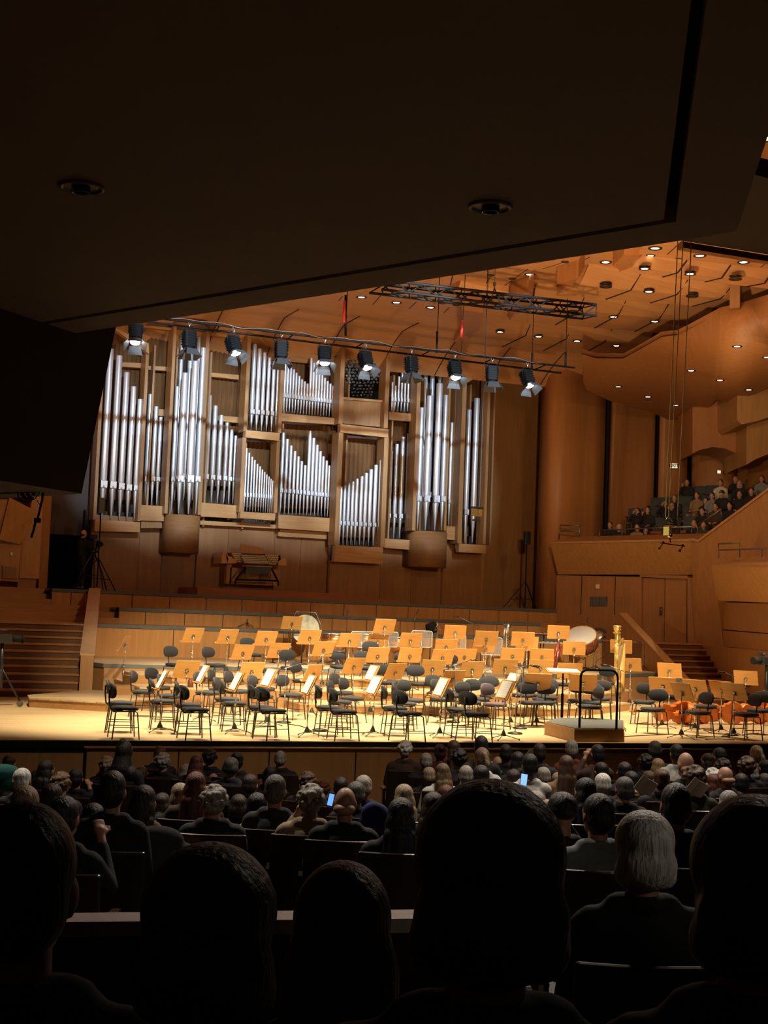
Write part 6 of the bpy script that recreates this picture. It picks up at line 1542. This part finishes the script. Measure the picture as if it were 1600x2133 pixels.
# auditorium seat
MT['seatwood'] = wood('dark_seat_back', (.030, .016, .010), .8, (8, 8, 1), .3); MT['seatcloth'] = noisy('dark_seat_cloth', (.02, .018, .02), (.03, .028, .03), (30, 30, 30), .9)
MT['orange_cloth'] = noisy('rust_orange_cloth', (.20, .045, .02), (.28, .07, .03), (30, 30, 30), .85); MT['bluegrey_cloth'] = noisy('blue_grey_cloth', (.035, .045, .05), (.055, .065, .07), (30, 30, 30), .85)
def seat_proto(name, back, cush, z=.90, bc=None):
    t = empty(name)
    b = MB(); n = 10; P = [Vector((-.27 + .54 * i / n, -.20 + .045 * (2 * i / n - 1) ** 2, 0)) for i in range(n + 1)]; Q = [p + Vector((0, -.035, 0)) for p in reversed(P)]
    b.prism([p + Vector((0, 0, .30)) for p in P + Q], (0, -.05, z - .30)); b.build('backrest', back, t, bevel=.012)
    b = MB(); P2 = [Vector((p.x * .9, p.y + .03, 0)) for p in P]; Q2 = [p + Vector((0, -.035, 0)) for p in reversed(P2)]; b.prism([p + Vector((0, 0, .42)) for p in P2 + Q2], (0, -.05, z - .46)); b.build('back_cushion', bc or cush, t, bevel=.012)
    b = MB(); b.rbox((0, .05, .40), (.46, .46, .10), .06); b.build('seat_cushion', cush, t, bevel=.02)
    for s in (-1, 1): b = MB(); b.rbox((s * .275, .04, .62), (.05, .34, .03), .02); b.box((s * .275, .0, .32), (.03, .12, .62)); b.build('armrest', back, t)
    return remember(t)
SEAT = seat_proto('auditorium_seat', 'seatwood', 'seatcloth'); SEATB = seat_proto('balcony_seat', 'bluegrey_cloth', 'orange_cloth', .95, 'bluegrey_cloth')
susd = {0: False, 1: False}
def seat(loc, rz, k=0, label='', group=None):
    src = (SEAT, SEATB)[k]; o = copy_tree(src) if susd[k] else src; susd[k] = True; o.location = loc; o.rotation_euler = (0, 0, rz); return tag(o, label, 'seat', group)
# heads in the stalls: (zoom x, zoom y, head width, hair cut, hair colour, clothes, pose)
def c(ox, L): return [(ox + r[0] / 2.857, 1520 + r[1] / 2.857, r[2] / 2.857, *r[3:]) for r in L]
crowd = c(0, [(55, 195, 75, 'short', 'dark brown', 'black'), (275, 235, 105, 'long', 'black', 'black'), (742, 130, 105, 'hood', 'black', 'black'), (635, 205, 92, 'curly', 'sandy', 'black', 'chin'), (950, 140, 72, 'short', 'auburn', 'black'), (970, 185, 95, 'curly', 'grey', 'black'),
    (1172, 195, 92, 'long', 'auburn', 'black'), (1250, 160, 88, 'curly', 'black', 'black'), (1410, 180, 74, 'bun', 'black', 'black'), (1376, 218, 88, 'beanie', 'dark grey', 'charcoal'), (1105, 248, 84, 'long', 'grey', 'black'), (842, 262, 62, 'short', 'brown', 'charcoal'),
    (810, 292, 95, 'bob', 'sandy', 'black'), (452, 282, 88, 'short', 'black', 'black', 'phone'), (222, 290, 85, 'short', 'dark brown', 'black'), (132, 292, 108, 'short', 'white', 'charcoal'), (365, 312, 118, 'curly', 'light brown', 'black'), (1165, 325, 140, 'long', 'auburn', 'brown'),
    (1270, 302, 66, 'bald', 'bald', 'black'), (1072, 385, 138, 'long', 'sandy', 'black'), (1272, 415, 168, 'curly', 'grey', 'black'), (1190, 420, 110, 'long', 'blonde', 'black'), (150, 440, 200, 'long', 'blonde', 'black'), (310, 395, 150, 'long', 'dark brown', 'black'),
    (672, 350, 150, 'short', 'black', 'black'), (855, 420, 175, 'long', 'dark brown', 'tan'), (380, 510, 185, 'short', 'black', 'black', 'phone'), (555, 520, 175, 'bob', 'black', 'black'), (965, 435, 120, 'long', 'dark brown', 'black'), (1420, 445, 128, 'bob', 'dark brown', 'black'),
    (1388, 368, 74, 'short', 'blonde', 'black'), (1425, 290, 82, 'long', 'dark brown', 'black'), (1482, 325, 84, 'long', 'dark brown', 'black'), (1552, 340, 62, 'short', 'auburn', 'rust'), (1530, 450, 128, 'short', 'black', 'cream'), (30, 400, 80, 'short', 'black', 'black')]) + \
  c(500, [(240, 166, 68, 'cropped', 'grey', 'black'), (182, 262, 92, 'bob', 'black', 'black'), (306, 305, 85, 'long', 'sandy', 'black'), (402, 305, 108, 'curly', 'brown', 'black'), (210, 350, 130, 'short', 'dark grey', 'charcoal'), (60, 320, 96, 'short', 'dark brown', 'black'),
    (422, 412, 160, 'curly', 'grey', 'beige', 'chin'), (490, 350, 90, 'curly', 'auburn', 'black'), (600, 332, 88, 'cropped', 'black', 'black'), (625, 425, 124, 'bald', 'bald', 'black'), (735, 332, 105, 'short', 'grey', 'navy'), (690, 372, 110, 'short', 'dark grey', 'black'),
    (982, 112, 82, 'curly', 'white', 'brown'), (1108, 182, 72, 'short', 'grey', 'black'), (1190, 130, 72, 'bun', 'maroon', 'maroon'), (1270, 112, 82, 'long', 'brown', 'black'), (1300, 165, 90, 'curly', 'black', 'charcoal'), (1435, 95, 76, 'short', 'black', 'black'),
    (1440, 165, 76, 'ponytail', 'light brown', 'white'), (1502, 232, 66, 'short', 'white', 'black'), (1536, 200, 56, 'bald', 'bald', 'maroon'), (1582, 135, 60, 'short', 'black', 'black'), (1345, 262, 72, 'cropped', 'grey', 'grey'), (1435, 272, 86, 'short', 'black', 'black'),
    (1205, 250, 92, 'long', 'light brown', 'white'), (1125, 268, 68, 'short', 'sandy', 'black'), (975, 390, 130, 'long', 'sandy', 'black'), (958, 500, 190, 'long', 'black', 'black'), (1150, 450, 158, 'long', 'dark brown', 'black'), (1292, 450, 140, 'bob', 'grey', 'black'),
    (1400, 395, 138, 'hood', 'black', 'black'), (1522, 282, 84, 'curly', 'black', 'maroon'), (1545, 340, 84, 'curly', 'dark grey', 'black'), (1225, 385, 80, 'short', 'auburn', 'black')]) + \
  c(1040, [(110, 182, 76, 'long', 'black', 'black'), (240, 132, 80, 'short', 'dark brown', 'charcoal'), (430, 108, 76, 'short', 'grey', 'rust'), (585, 138, 80, 'short', 'black', 'brown', 'both'), (400, 212, 105, 'long', 'brown', 'tan'), (492, 232, 86, 'long', 'black', 'black'),
    (182, 206, 92, 'short', 'black', 'white', 'phone'), (262, 272, 82, 'short', 'grey', 'black'), (350, 302, 84, 'short', 'sandy', 'black'), (85, 290, 96, 'long', 'dark brown', 'black'), (606, 242, 82, 'short', 'black', 'navy'), (615, 316, 96, 'short', 'white', 'black'),
    (746, 242, 82, 'short', 'black', 'navy', 'phone'), (926, 116, 72, 'beanie', 'dark grey', 'charcoal'), (868, 190, 86, 'curly', 'black', 'black'), (945, 216, 84, 'bob', 'blonde', 'black'), (1056, 136, 72, 'short', 'black', 'white'), (1116, 200, 86, 'bald', 'bald', 'black'),
    (1242, 182, 84, 'long', 'dark brown', 'black'), (1312, 152, 72, 'cap', 'black', 'black'), (1326, 216, 86, 'curly', 'dark brown', 'black'), (1530, 138, 72, 'ponytail', 'blonde', 'white'), (1470, 212, 92, 'curly', 'brown', 'black'), (1582, 222, 66, 'short', 'black', 'black'),
    (1160, 285, 130, 'curly', 'brown', 'olive'), (1266, 278, 84, 'curly', 'white', 'black'), (1276, 315, 92, 'long', 'auburn', 'black'), (1352, 272, 86, 'bald', 'bald', 'black'), (1440, 312, 90, 'short', 'black', 'black'), (1580, 305, 76, 'short', 'dark grey', 'charcoal'),
    (966, 292, 92, 'bun', 'brown', 'black'), (890, 292, 72, 'short', 'brown', 'black'), (786, 300, 82, 'short', 'black', 'black'), (745, 345, 112, 'short', 'dark grey', 'black'), (862, 382, 110, 'curly', 'sandy', 'black'), (382, 360, 84, 'short', 'brown', 'black'),
    (512, 362, 150, 'long', 'black', 'black'), (125, 405, 130, 'short', 'black', 'black'), (216, 430, 120, 'fluffy', 'grey', 'black'), (375, 480, 185, 'cap', 'black', 'black', 'both'), (590, 495, 185, 'short', 'black', 'grey'), (1050, 435, 182, 'short', 'black', 'navy'),
    (1202, 422, 92, 'long', 'brown', 'black', 'both'), (1296, 380, 84, 'curly', 'blonde', 'black'), (1366, 430, 140, 'bob', 'grey', 'charcoal', 'chin'), (1500, 300, 82, 'curly', 'black', 'black')])
CUT = {'bald': 'a bald head', 'short': 'short %s hair', 'cropped': 'cropped %s hair', 'curly': 'curly %s hair', 'fluffy': 'fluffy %s hair', 'long': 'long %s hair', 'bob': '%s bobbed hair', 'bun': '%s hair in a bun', 'ponytail': '%s ponytail', 'beanie': 'a %s knitted hat', 'cap': 'a %s peaked cap', 'hood': 'a %s hood'}
HW = {'bald': .152, 'short': .170, 'cropped': .160, 'curly': .205, 'fluffy': .208, 'long': .20, 'bob': .208, 'bun': .17, 'ponytail': .17, 'beanie': .178, 'cap': .18, 'hood': .2}
ROWN = ['front', 'second', 'third', 'fourth', 'fifth', 'sixth', 'seventh', 'eighth', 'ninth', 'tenth', 'eleventh', 'twelfth']
people = []; spots = []
def look(p): d = Vector((12.5, 27, 0)) - p; return math.atan2(-d.x, d.y)
items = []
for r in crowd:
    px, py, wd, hair, hc, cc = r[:6]; pose = r[6] if len(r) > 6 else 'rest'
    dep = min(19.2, HW[hair] * FPX / wd); items.append([px, py, dep, hair, hc, cc, pose])
items.sort(key=lambda t: -t[2])
def ray_dep(px, py, dep): return atd(px, py, dep)
done = []
for it in items:
    px, py, dep, hair, hc, cc, pose = it
    for tr_ in range(40):                                  # keep neighbours from sharing one seat
        p = atd(px, py, dep)
        if all((Vector((p.x, p.y)) - q_).length > .46 for q_ in done): break
        dep *= .972
    done.append(Vector((p.x, p.y))); it[2] = dep
    fz = floorz(p.y); sc = (p.z - fz) / 1.215; it.append((p, fz, sc))
brow = {}
for it in items:
    k = 0
    dep = it[2]; k = min(11, int((19.6 - dep) / .95)); brow.setdefault(k, []).append(it)
seen_lab = {}
for k, L in brow.items():
    L.sort(key=lambda t: t[0])
    for i, it in enumerate(L):
        px, py, dep, hair, hc, cc, pose, (p, fz, sc) = it
        desc = CUT[hair] % hc if '%s' in CUT[hair] else CUT[hair]
        act = {'rest': '', 'phone': ' holding up a phone', 'chin': ' with hand to head', 'both': ' with both hands raised'}[pose]
        lab = 'person with %s in %s, %s from left in the %s row%s' % (desc, cc, ORD[i], ROWN[k], act if len(act.split()) < 4 else '')
        s_ = max(.90, min(1.1, sc)); base = p.z - 1.215 * s_
        t = person((p.x, p.y, base), look(p) + rnd.uniform(-.25, .25), (1 if s_ > 1.0 else 1.0, 1.0, s_), hair, hc, cc, pose, lab, 'audience in the stalls')
        seat((p.x, p.y, base), look(p), 0, 'dark auditorium seat, %s from left in the %s row' % (ORD[i], ROWN[k]), 'auditorium seats in the stalls')
        if pose == 'phone' and abs(px - 1103) < 40:
            b = MB(); q_ = atd(1091, 1626, dep - .35); b.rbox((0, 0, 0), (.075, .009, .15), .01, 0, Matrix.Rotation(.0, 3, 'X')); b.add([(-.033, -.0055, -.066), (.033, -.0055, -.066), (.033, -.0055, .066), (-.033, -.0055, .066)], [(0, 1, 2, 3)], 1)
            o = b.build('smartphone', ['black', plain('lit_screen', (.1, .2, .4), .3, emit=(.25, .5, 1), estr=1.2)]); o.location = q_; o.rotation_euler = (-.2, .15, look(p)); tag(o, 'smartphone with lit bluish screen held up by the person in white', 'smartphone')
# a second lit phone further left
b = MB(); b.rbox((0, 0, 0), (.04, .009, .085), .006); b.add([(-.016, -.0055, -.036), (.016, -.0055, -.036), (.016, -.0055, .036), (-.016, -.0055, .036)], [(0, 1, 2, 3)], 1)
o = b.build('smartphone', ['black', plain('blue_screen', (.05, .1, .4), .3, emit=(.12, .3, 1), estr=1.6)]); o.location = atd(689, 1666, 8.6); o.rotation_euler = (-.2, .2, look(o.location)); tag(o, 'small smartphone with bright blue screen between the curly grey head and the bald head', 'smartphone')
# near listeners, seen only as dark shapes, and the white-haired one
for (px, py, wd, hair, hc, cc, pose, lab) in ((1341, 1768, 131, 'fluffy', 'white', 'black', 'rest', 'person with thick fluffy white hair in black, alone in a nearer row at right'),
        (45, 1825, 235, 'short', 'black', 'black', 'rest', 'dark silhouetted person at the lower left edge with one arm bent'), (435, 1940, 300, 'fluffy', 'black', 'black', 'rest', 'dark silhouetted person with a broad round head, left of the middle foreground'),
        (712, 1935, 250, 'long', 'dark brown', 'black', 'rest', 'silhouetted person with long brown hair in the middle foreground'), (1018, 1830, 335, 'fluffy', 'black', 'black', 'rest', 'largest dark silhouetted person with voluminous hair, right of the middle foreground'),
        (1575, 1840, 300, 'fluffy', 'dark brown', 'black', 'rest', 'dark silhouetted person with loose hair at the lower right edge')):
    dep = HW[hair] * FPX / wd; p = atd(px, py, dep); base = p.z - 1.215
    t = person((p.x, p.y, base), look(p), 1.0, hair, hc, cc, pose, lab, 'audience in the stalls')
    if dep > 2.4: seat((p.x, p.y, base), look(p), 0, 'dark auditorium seat under the %s' % ('white-haired person' if wd == 131 else 'silhouetted person at the left edge' if px < 100 else 'silhouetted long-haired person' if px < 800 else 'person beside them'), 'auditorium seats in the stalls')
# empty seats whose top edges catch the light
for (x0, x1, y, lab) in ((540, 682, 1790, 'empty dark seat whose top edge shines behind the beige sweater'), (728, 856, 1790, 'empty dark seat right of the shining one in the nearer empty row'), (636, 786, 1775, 'empty dark seat one row ahead of the nearer empty row'), (276, 352, 1797, 'empty dark seat at the left of the nearer empty row'),
                       (1175, 1280, 1791, 'empty dark seat left of the white-haired person'), (735, 792, 1742, 'empty dark seat behind the blue coat'), (1400, 1455, 1793, 'empty dark seat right of the white-haired person'), (905, 1010, 1792, 'empty dark seat hidden behind the largest silhouette')):
    dep = .54 * FPX / (x1 - x0) if x1 - x0 > 120 else 11.0 if y < 1750 else 10.2 if x1 > 1200 else 10.6
    dep = min(dep, 11.2); dep = max(dep, 9.6); p = atd((x0 + x1) / 2, y + 2, dep * .72 if False else dep)
    seat((p.x, p.y, p.z - .90), look(p), 0, lab, 'auditorium seats in the stalls')
# auditorium floor
b = MB(); ys = [-6, -2, 2, 4.5, 7.2, 12, 18, 20.6]; vs = [(x, y, floorz(y) - .02) for y in ys for x in (-14, 34)] + [(x, y, floorz(y) - .25) for y in ys for x in (-14, 34)]
n = len(ys); b.add(vs, [(2 * i, 2 * i + 1, 2 * i + 3, 2 * i + 2) for i in range(n - 1)] + [(2 * n + 2 * i, 2 * n + 2 * i + 2, 2 * n + 2 * i + 3, 2 * n + 2 * i + 1) for i in range(n - 1)])
struct(b, 'floor_auditorium', ['carpet'])
# pale ledge showing between the near heads
b = MB(); z = .95
q_ = [atz(100, 1921, z), atz(1000, 1912, z), atz(1000, 1893, z), atz(100, 1902, z)]; b.prism(q_, (0, 0, -.05)); b.prism([v + Vector((0, .0, -.05)) for v in q_], (0, .0, -.45), 1)
tag(b.build('row_ledge', [noisy('pale_ledge_top', (.34, .31, .25), (.42, .38, .31), (40, 3, 3), .35), 'seatwood']), 'pale topped ledge between two seat rows, seen between the near heads', 'ledge')
# coats and papers
b = MB(); p = atd(782, 1716, 10.0); o = blob([('e', (0, 0, 0), (.13, .07, .15)), ('e', (.02, 0, -.12), (.15, .09, .12)), ('e', (-.02, 0, .07), (.10, .06, .09))], .014, 'folded_coat', [CM['blue']]); o.location = p; tag(o, 'bright blue coat hung over a seat back left of the long black hair', 'coat')
o = blob([('e', (0, 0, 0), (.20, .09, .10)), ('e', (.1, 0, -.08), (.16, .08, .1)), ('e', (-.16, 0, -.05), (.10, .07, .08))], .014, 'folded_coat', [CM['teal']]); o.location = atd(4, 1612, 14.0); tag(o, 'teal green coat held up at the left edge of the audience', 'coat')
o = blob([('e', (0, 0, 0), (.20, .08, .10)), ('e', (0, 0, -.12), (.22, .10, .12)), ('c', (-.2, 0, -.05), (.22, 0, -.08), .05, .06)], .014, 'folded_coat', [CM['charcoal']]); o.location = atd(322, 1752, 9.0); tag(o, 'dark puffy jacket over the seat back behind the tan jacket', 'coat')
for (x, y, d, lab) in ((1345, 1636, 12.0, 'folded white concert programme held open near the blond curly head'), (1452, 1640, 12.0, 'white concert programme held open near the auburn head at right'), (1108, 1575, 18.0, 'small white programme by the dark-haired person in the front rows')):
    b = MB(); b.prism([(-.10, 0, -.07), (0, .02, -.09), (0, .02, .06), (-.10, 0, .07)], (0, .003, 0)); b.prism([(0, .02, -.09), (.10, -.02, -.06), (.10, -.02, .07), (0, .02, .06)], (0, .003, 0))
    o = b.build('programme', 'paper'); o.location = atd(x, y, d); o.rotation_euler = (.5, .4, .2); tag(o, lab, 'programme')

# ---- balcony: stepped floor, seats and listeners
OFF = [.9 + .8 * k for k in range(6)]; ZF = [3.85 + .43 * k for k in range(6)]
m = MB()
for k in range(6):
    a = FA - dF * -.0; P0_ = Vector((FA.x, FA.y, 0)) + nF * (OFF[k] - .45) + Vector((dF.x, dF.y, 0)) * (.3 + .9 * k); P1_ = Vector((FA.x, FA.y, 0)) + nF * (OFF[k] - .45) + Vector((dF.x, dF.y, 0)) * 12
    m.prism([Vector((v.x, v.y, ZF[k] - .5)) for v in (P0_, P1_, P1_ + nF * (.85 if k < 5 else 2), P0_ + nF * (.85 if k < 5 else 2))], (0, 0, .5))
struct(m, 'floor_balcony', ['panel_dim'])
bz = lambda x, y: (1220 + x / 4.21, 960 + y / 4.21)
bal = [(215, 560, 'short', 'black', 'black', 'rest', 'wearing glasses'), (295, 585, 'short', 'white', 'black', 'rest', 'bowing forward'), (455, 580, 'long', 'black', 'tan', 'rest', 'in patterned top'), (530, 612, 'bob', 'dark brown', 'tan', 'rest', 'leaning on the rail'), (455, 440, 'short', 'black', 'black', 'both', 'hands at face'),
       (545, 430, 'short', 'dark brown', 'black', 'phone', 'arm raised'), (780, 325, 'short', 'brown', 'black', 'rest', 'behind the pale lines'), (755, 395, 'short', 'grey', 'black', 'both', 'hands at mouth'), (703, 372, 'short', 'brown', 'black', 'both', 'hands clasped high'), (890, 185, 'short', 'black', 'black', 'phone', 'photographing'),
       (978, 300, 'short', 'dark brown', 'tan', 'rest', 'smiling'), (1110, 305, 'short', 'black', 'grey', 'rest', 'bearded'), (1025, 440, 'short', 'black', 'black', 'rest', 'looking down'), (1140, 400, 'short', 'black', 'brown', 'rest', 'bearded beside the rail'), (1195, 285, 'cap', 'black', 'black', 'rest', 'dark cap'),
       (1265, 390, 'short', 'black', 'black', 'rest', 'bearded by the sloping parapet'), (1185, 190, 'short', 'dark brown', 'cream', 'rest', 'pale top'), (1315, 160, 'bald', 'grey', 'black', 'rest', 'tall grey head in the back row'), (1350, 200, 'bob', 'grey', 'black', 'rest', 'leaning sideways in the back row'), (1545, 155, 'long', 'dark brown', 'grey', 'rest', 'striped top at far right'),
       (1350, 290, 'long', 'brown', 'black', 'rest', 'before the parapet'), (1455, 265, 'short', 'dark brown', 'black', 'rest', 'bending over the parapet'), (950, 545, 'bald', 'grey', 'black', 'chin', 'hand at mouth by the rail'), (1035, 560, 'short', 'dark brown', 'olive', 'rest', 'low by the rail'), (1055, 350, 'long', 'black', 'black', 'rest', 'reading a white page')]
FACE = math.atan2(.93, -.36)
cnt = 0
for (x, y, hair, hc, cc, pose, note) in bal:
    px, py = bz(x, y); best = None
    for k in range(6):
        p = PF(px, py, OFF[k]); e = abs(p.z - 1.215 - ZF[k])
        if best is None or e < best[0]: best = (e, k, p)
    e, k, p = best; base = p.z - 1.215
    if abs(base - ZF[k]) > .35: base = p.z - 1.215
    desc = CUT[hair] % hc if '%s' in CUT[hair] else CUT[hair]
    d = Vector((13, 25, 0)) - p; rz = math.atan2(-d.x, d.y)
    person((p.x, p.y, base), rz + rnd.uniform(-.2, .3), 1.0, hair, hc, cc, pose, 'balcony person with %s in %s, %s' % (desc, cc, note), 'listeners in the side balcony')
    seat((p.x, p.y, ZF[k] if abs(base - ZF[k]) < .2 else base), rz, 1, 'blue-grey balcony seat of the person in %s, %s' % (cc, note), 'balcony seats')
for i, (x, y) in enumerate(((430, 470), (620, 440), (625, 335), (700, 335), (860, 440), (1045, 295), (560, 560), (860, 310), (635, 560), (1010, 275), (1110, 265), (1285, 290), (910, 540))):
    px, py = bz(x, y); best = None
    for k in range(6):
        p = PF(px, py, OFF[k]); e = abs(p.z - .85 - ZF[k])
        if best is None or e < best[0]: best = (e, k, p)
    e, k, p = best; d = Vector((13, 25, 0)) - p
    if e > .25: continue
    seat((p.x, p.y, ZF[k] if e < .25 else p.z - .85), math.atan2(-d.x, d.y), 1, 'empty blue-grey balcony seat with rust cushion, %s of the empty ones' % ORD[i], 'balcony seats')
# rails on the balcony fronts
def rail(pts, posts, label, pf):
    b = MB()
    for P in pts: b.tube(P, .02, 6)
    for a, c_ in posts: b.cyl(a, c_, .016, n=6)
    return tag(b.build('hand_rail', 'steel'), label, 'railing')
capP = lambda x, y: PF(x, y, -.1)
rail([[capP(1167, 1094), capP(1207, 1094)], [capP(1168, 1106), capP(1207, 1106)]], [(capP(1167, 1094), capP(1165, 1122)), (capP(1208, 1093), capP(1207, 1121))], 'short metal railing at the stage end of the side balcony', None)
rail([[capP(1250, 1104), capP(1295, 1103), capP(1350, 1100), capP(1442, 1097)]], [(capP(1250, 1104), capP(1249, 1120)), (capP(1296, 1102), capP(1296, 1119)), (capP(1343, 1101), capP(1342, 1117)), (capP(1441, 1097), capP(1441, 1113))], 'long metal railing in front of the first balcony row', None)
rail([[capP(1452, 1095), capP(1502, 1061)]], [(capP(1453, 1094), capP(1454, 1110)), (capP(1502, 1061), capP(1503, 1077))], 'sloping metal railing beside the raked parapet', None)
cp_ = lambda x, y: PC(x, y, -.6)
rail([[cp_(1497, 1133), cp_(1541, 1131)], [cp_(1497, 1146), cp_(1640, 1141)]], [(cp_(1497, 1133), cp_(1497, 1163)), (cp_(1541, 1131), cp_(1541, 1161)), (cp_(1587, 1143), cp_(1587, 1160))], 'metal railing on the lower side balcony at the right edge', None)
# exit sign
MT['exit_lit'] = plain('exit_face', (.8, .8, .6), .5, emit=(1, .92, .65), estr=.8)
p = PF(1404, 970, 6.0); t = empty('exit_sign', p, 0, 'lit sign reading EXIT with dark letters on the curved wall above the balcony', 'exit sign')
sdep = fwd.dot(p - E0) ; w_, h_ = 15 / FPX * sdep, 9.5 / FPX * sdep
n_ = (E0 - p); n_.z = 0; rz = math.atan2(n_.x, -n_.y)
b = MB(); b.rbox((0, .03, 0), (w_, .05, h_), .01); bo = b.build('sign_box', 'exit_lit', t)
cu = bpy.data.curves.new('exit_letters', 'FONT'); cu.body = 'EXIT'; cu.size = h_ * .95; cu.align_x = 'CENTER'; cu.align_y = 'CENTER'; cu.extrude = .006; cu.offset = .006
cu.materials.append(MT['black']); tmp = bpy.data.objects.new('tmp', cu); COL.objects.link(tmp); me = bpy.data.meshes.new_from_object(tmp.evaluated_get(bpy.context.evaluated_depsgraph_get())); bpy.data.objects.remove(tmp); to = bpy.data.objects.new('exit_letters', me); COL.objects.link(to); to.parent = t; to.rotation_euler = (PI / 2, 0, 0); to.location = (0, -.012, 0); t.rotation_euler = (0, 0, rz)
p = PF(1498, 983, 6.0); b = MB(); b.rbox((0, 0, 0), (.13, .05, .10), .02); o = b.build('wall_lamp', 'exit_lit'); o.location = p; tag(o, 'small glowing square lamp on the arched wall right of the exit sign', 'wall lamp')

# ---- cameraman and his tripod on the gallery at the left
g_ = aty(176, 1226, 40.6); YC = 40.6; gz = 2.41
person((g_.x - .05, YC + .3, gz + .47), -1.3, 1.0, 'bald', 'black', 'black', 'stand', 'standing bearded cameraman in black with rolled sleeves at the left end of the gallery', None)
hd = aty(196, 1134, YC - .3); f = aty(197, 1224, YC - .3); t = empty('video_camera', (hd.x, YC - .3, gz), .3, 'black video camera on a broad tripod beside the cameraman, left of the organ', 'camera'); z = hd.z - gz
b = MB(); b.rbox((0, 0, z), (.22, .40, .24), .03); b.box((0, .05, z + .22), (.18, .14, .13)); b.build('body', 'metal', t)
b = MB(); b.cyl((0, -.2, z), (0, -.38, z), .06, .075, 14); b.build('camera_lens', 'black', t)
b = MB(); b.ball((0, 0, z - .2), .09, 12, 8); b.cyl((0, 0, z - .1), (.14, .0, z - .22), .04, n=8); b.tube([(0, .1, z - .2), (.05, .5, z - .35)], .012, 5); b.build('pan_head', 'metal', t)
for k in range(3):
    a = 2 * PI * k / 3 + .1; b = MB(); b.tube([(.05 * math.cos(a), .05 * math.sin(a), z - .28), (.36 * math.cos(a), .36 * math.sin(a), .5), (.55 * math.cos(a), .55 * math.sin(a), .02)], [.03, .024, .02], 6); b.build('leg', 'metal', t)
b = MB()
for k in range(3): a = 2 * PI * k / 3 + .1; b.cyl((0, 0, .42), (.38 * math.cos(a), .38 * math.sin(a), .45), .012, n=5)
b.build('spreader', 'metal', t)
# remove the unused prototypes
for d_ in (POSE, HAIR):
    for o in d_.values():
        for ch in CH.get(o.name, []): bpy.data.objects.remove(ch)
        bpy.data.objects.remove(o)
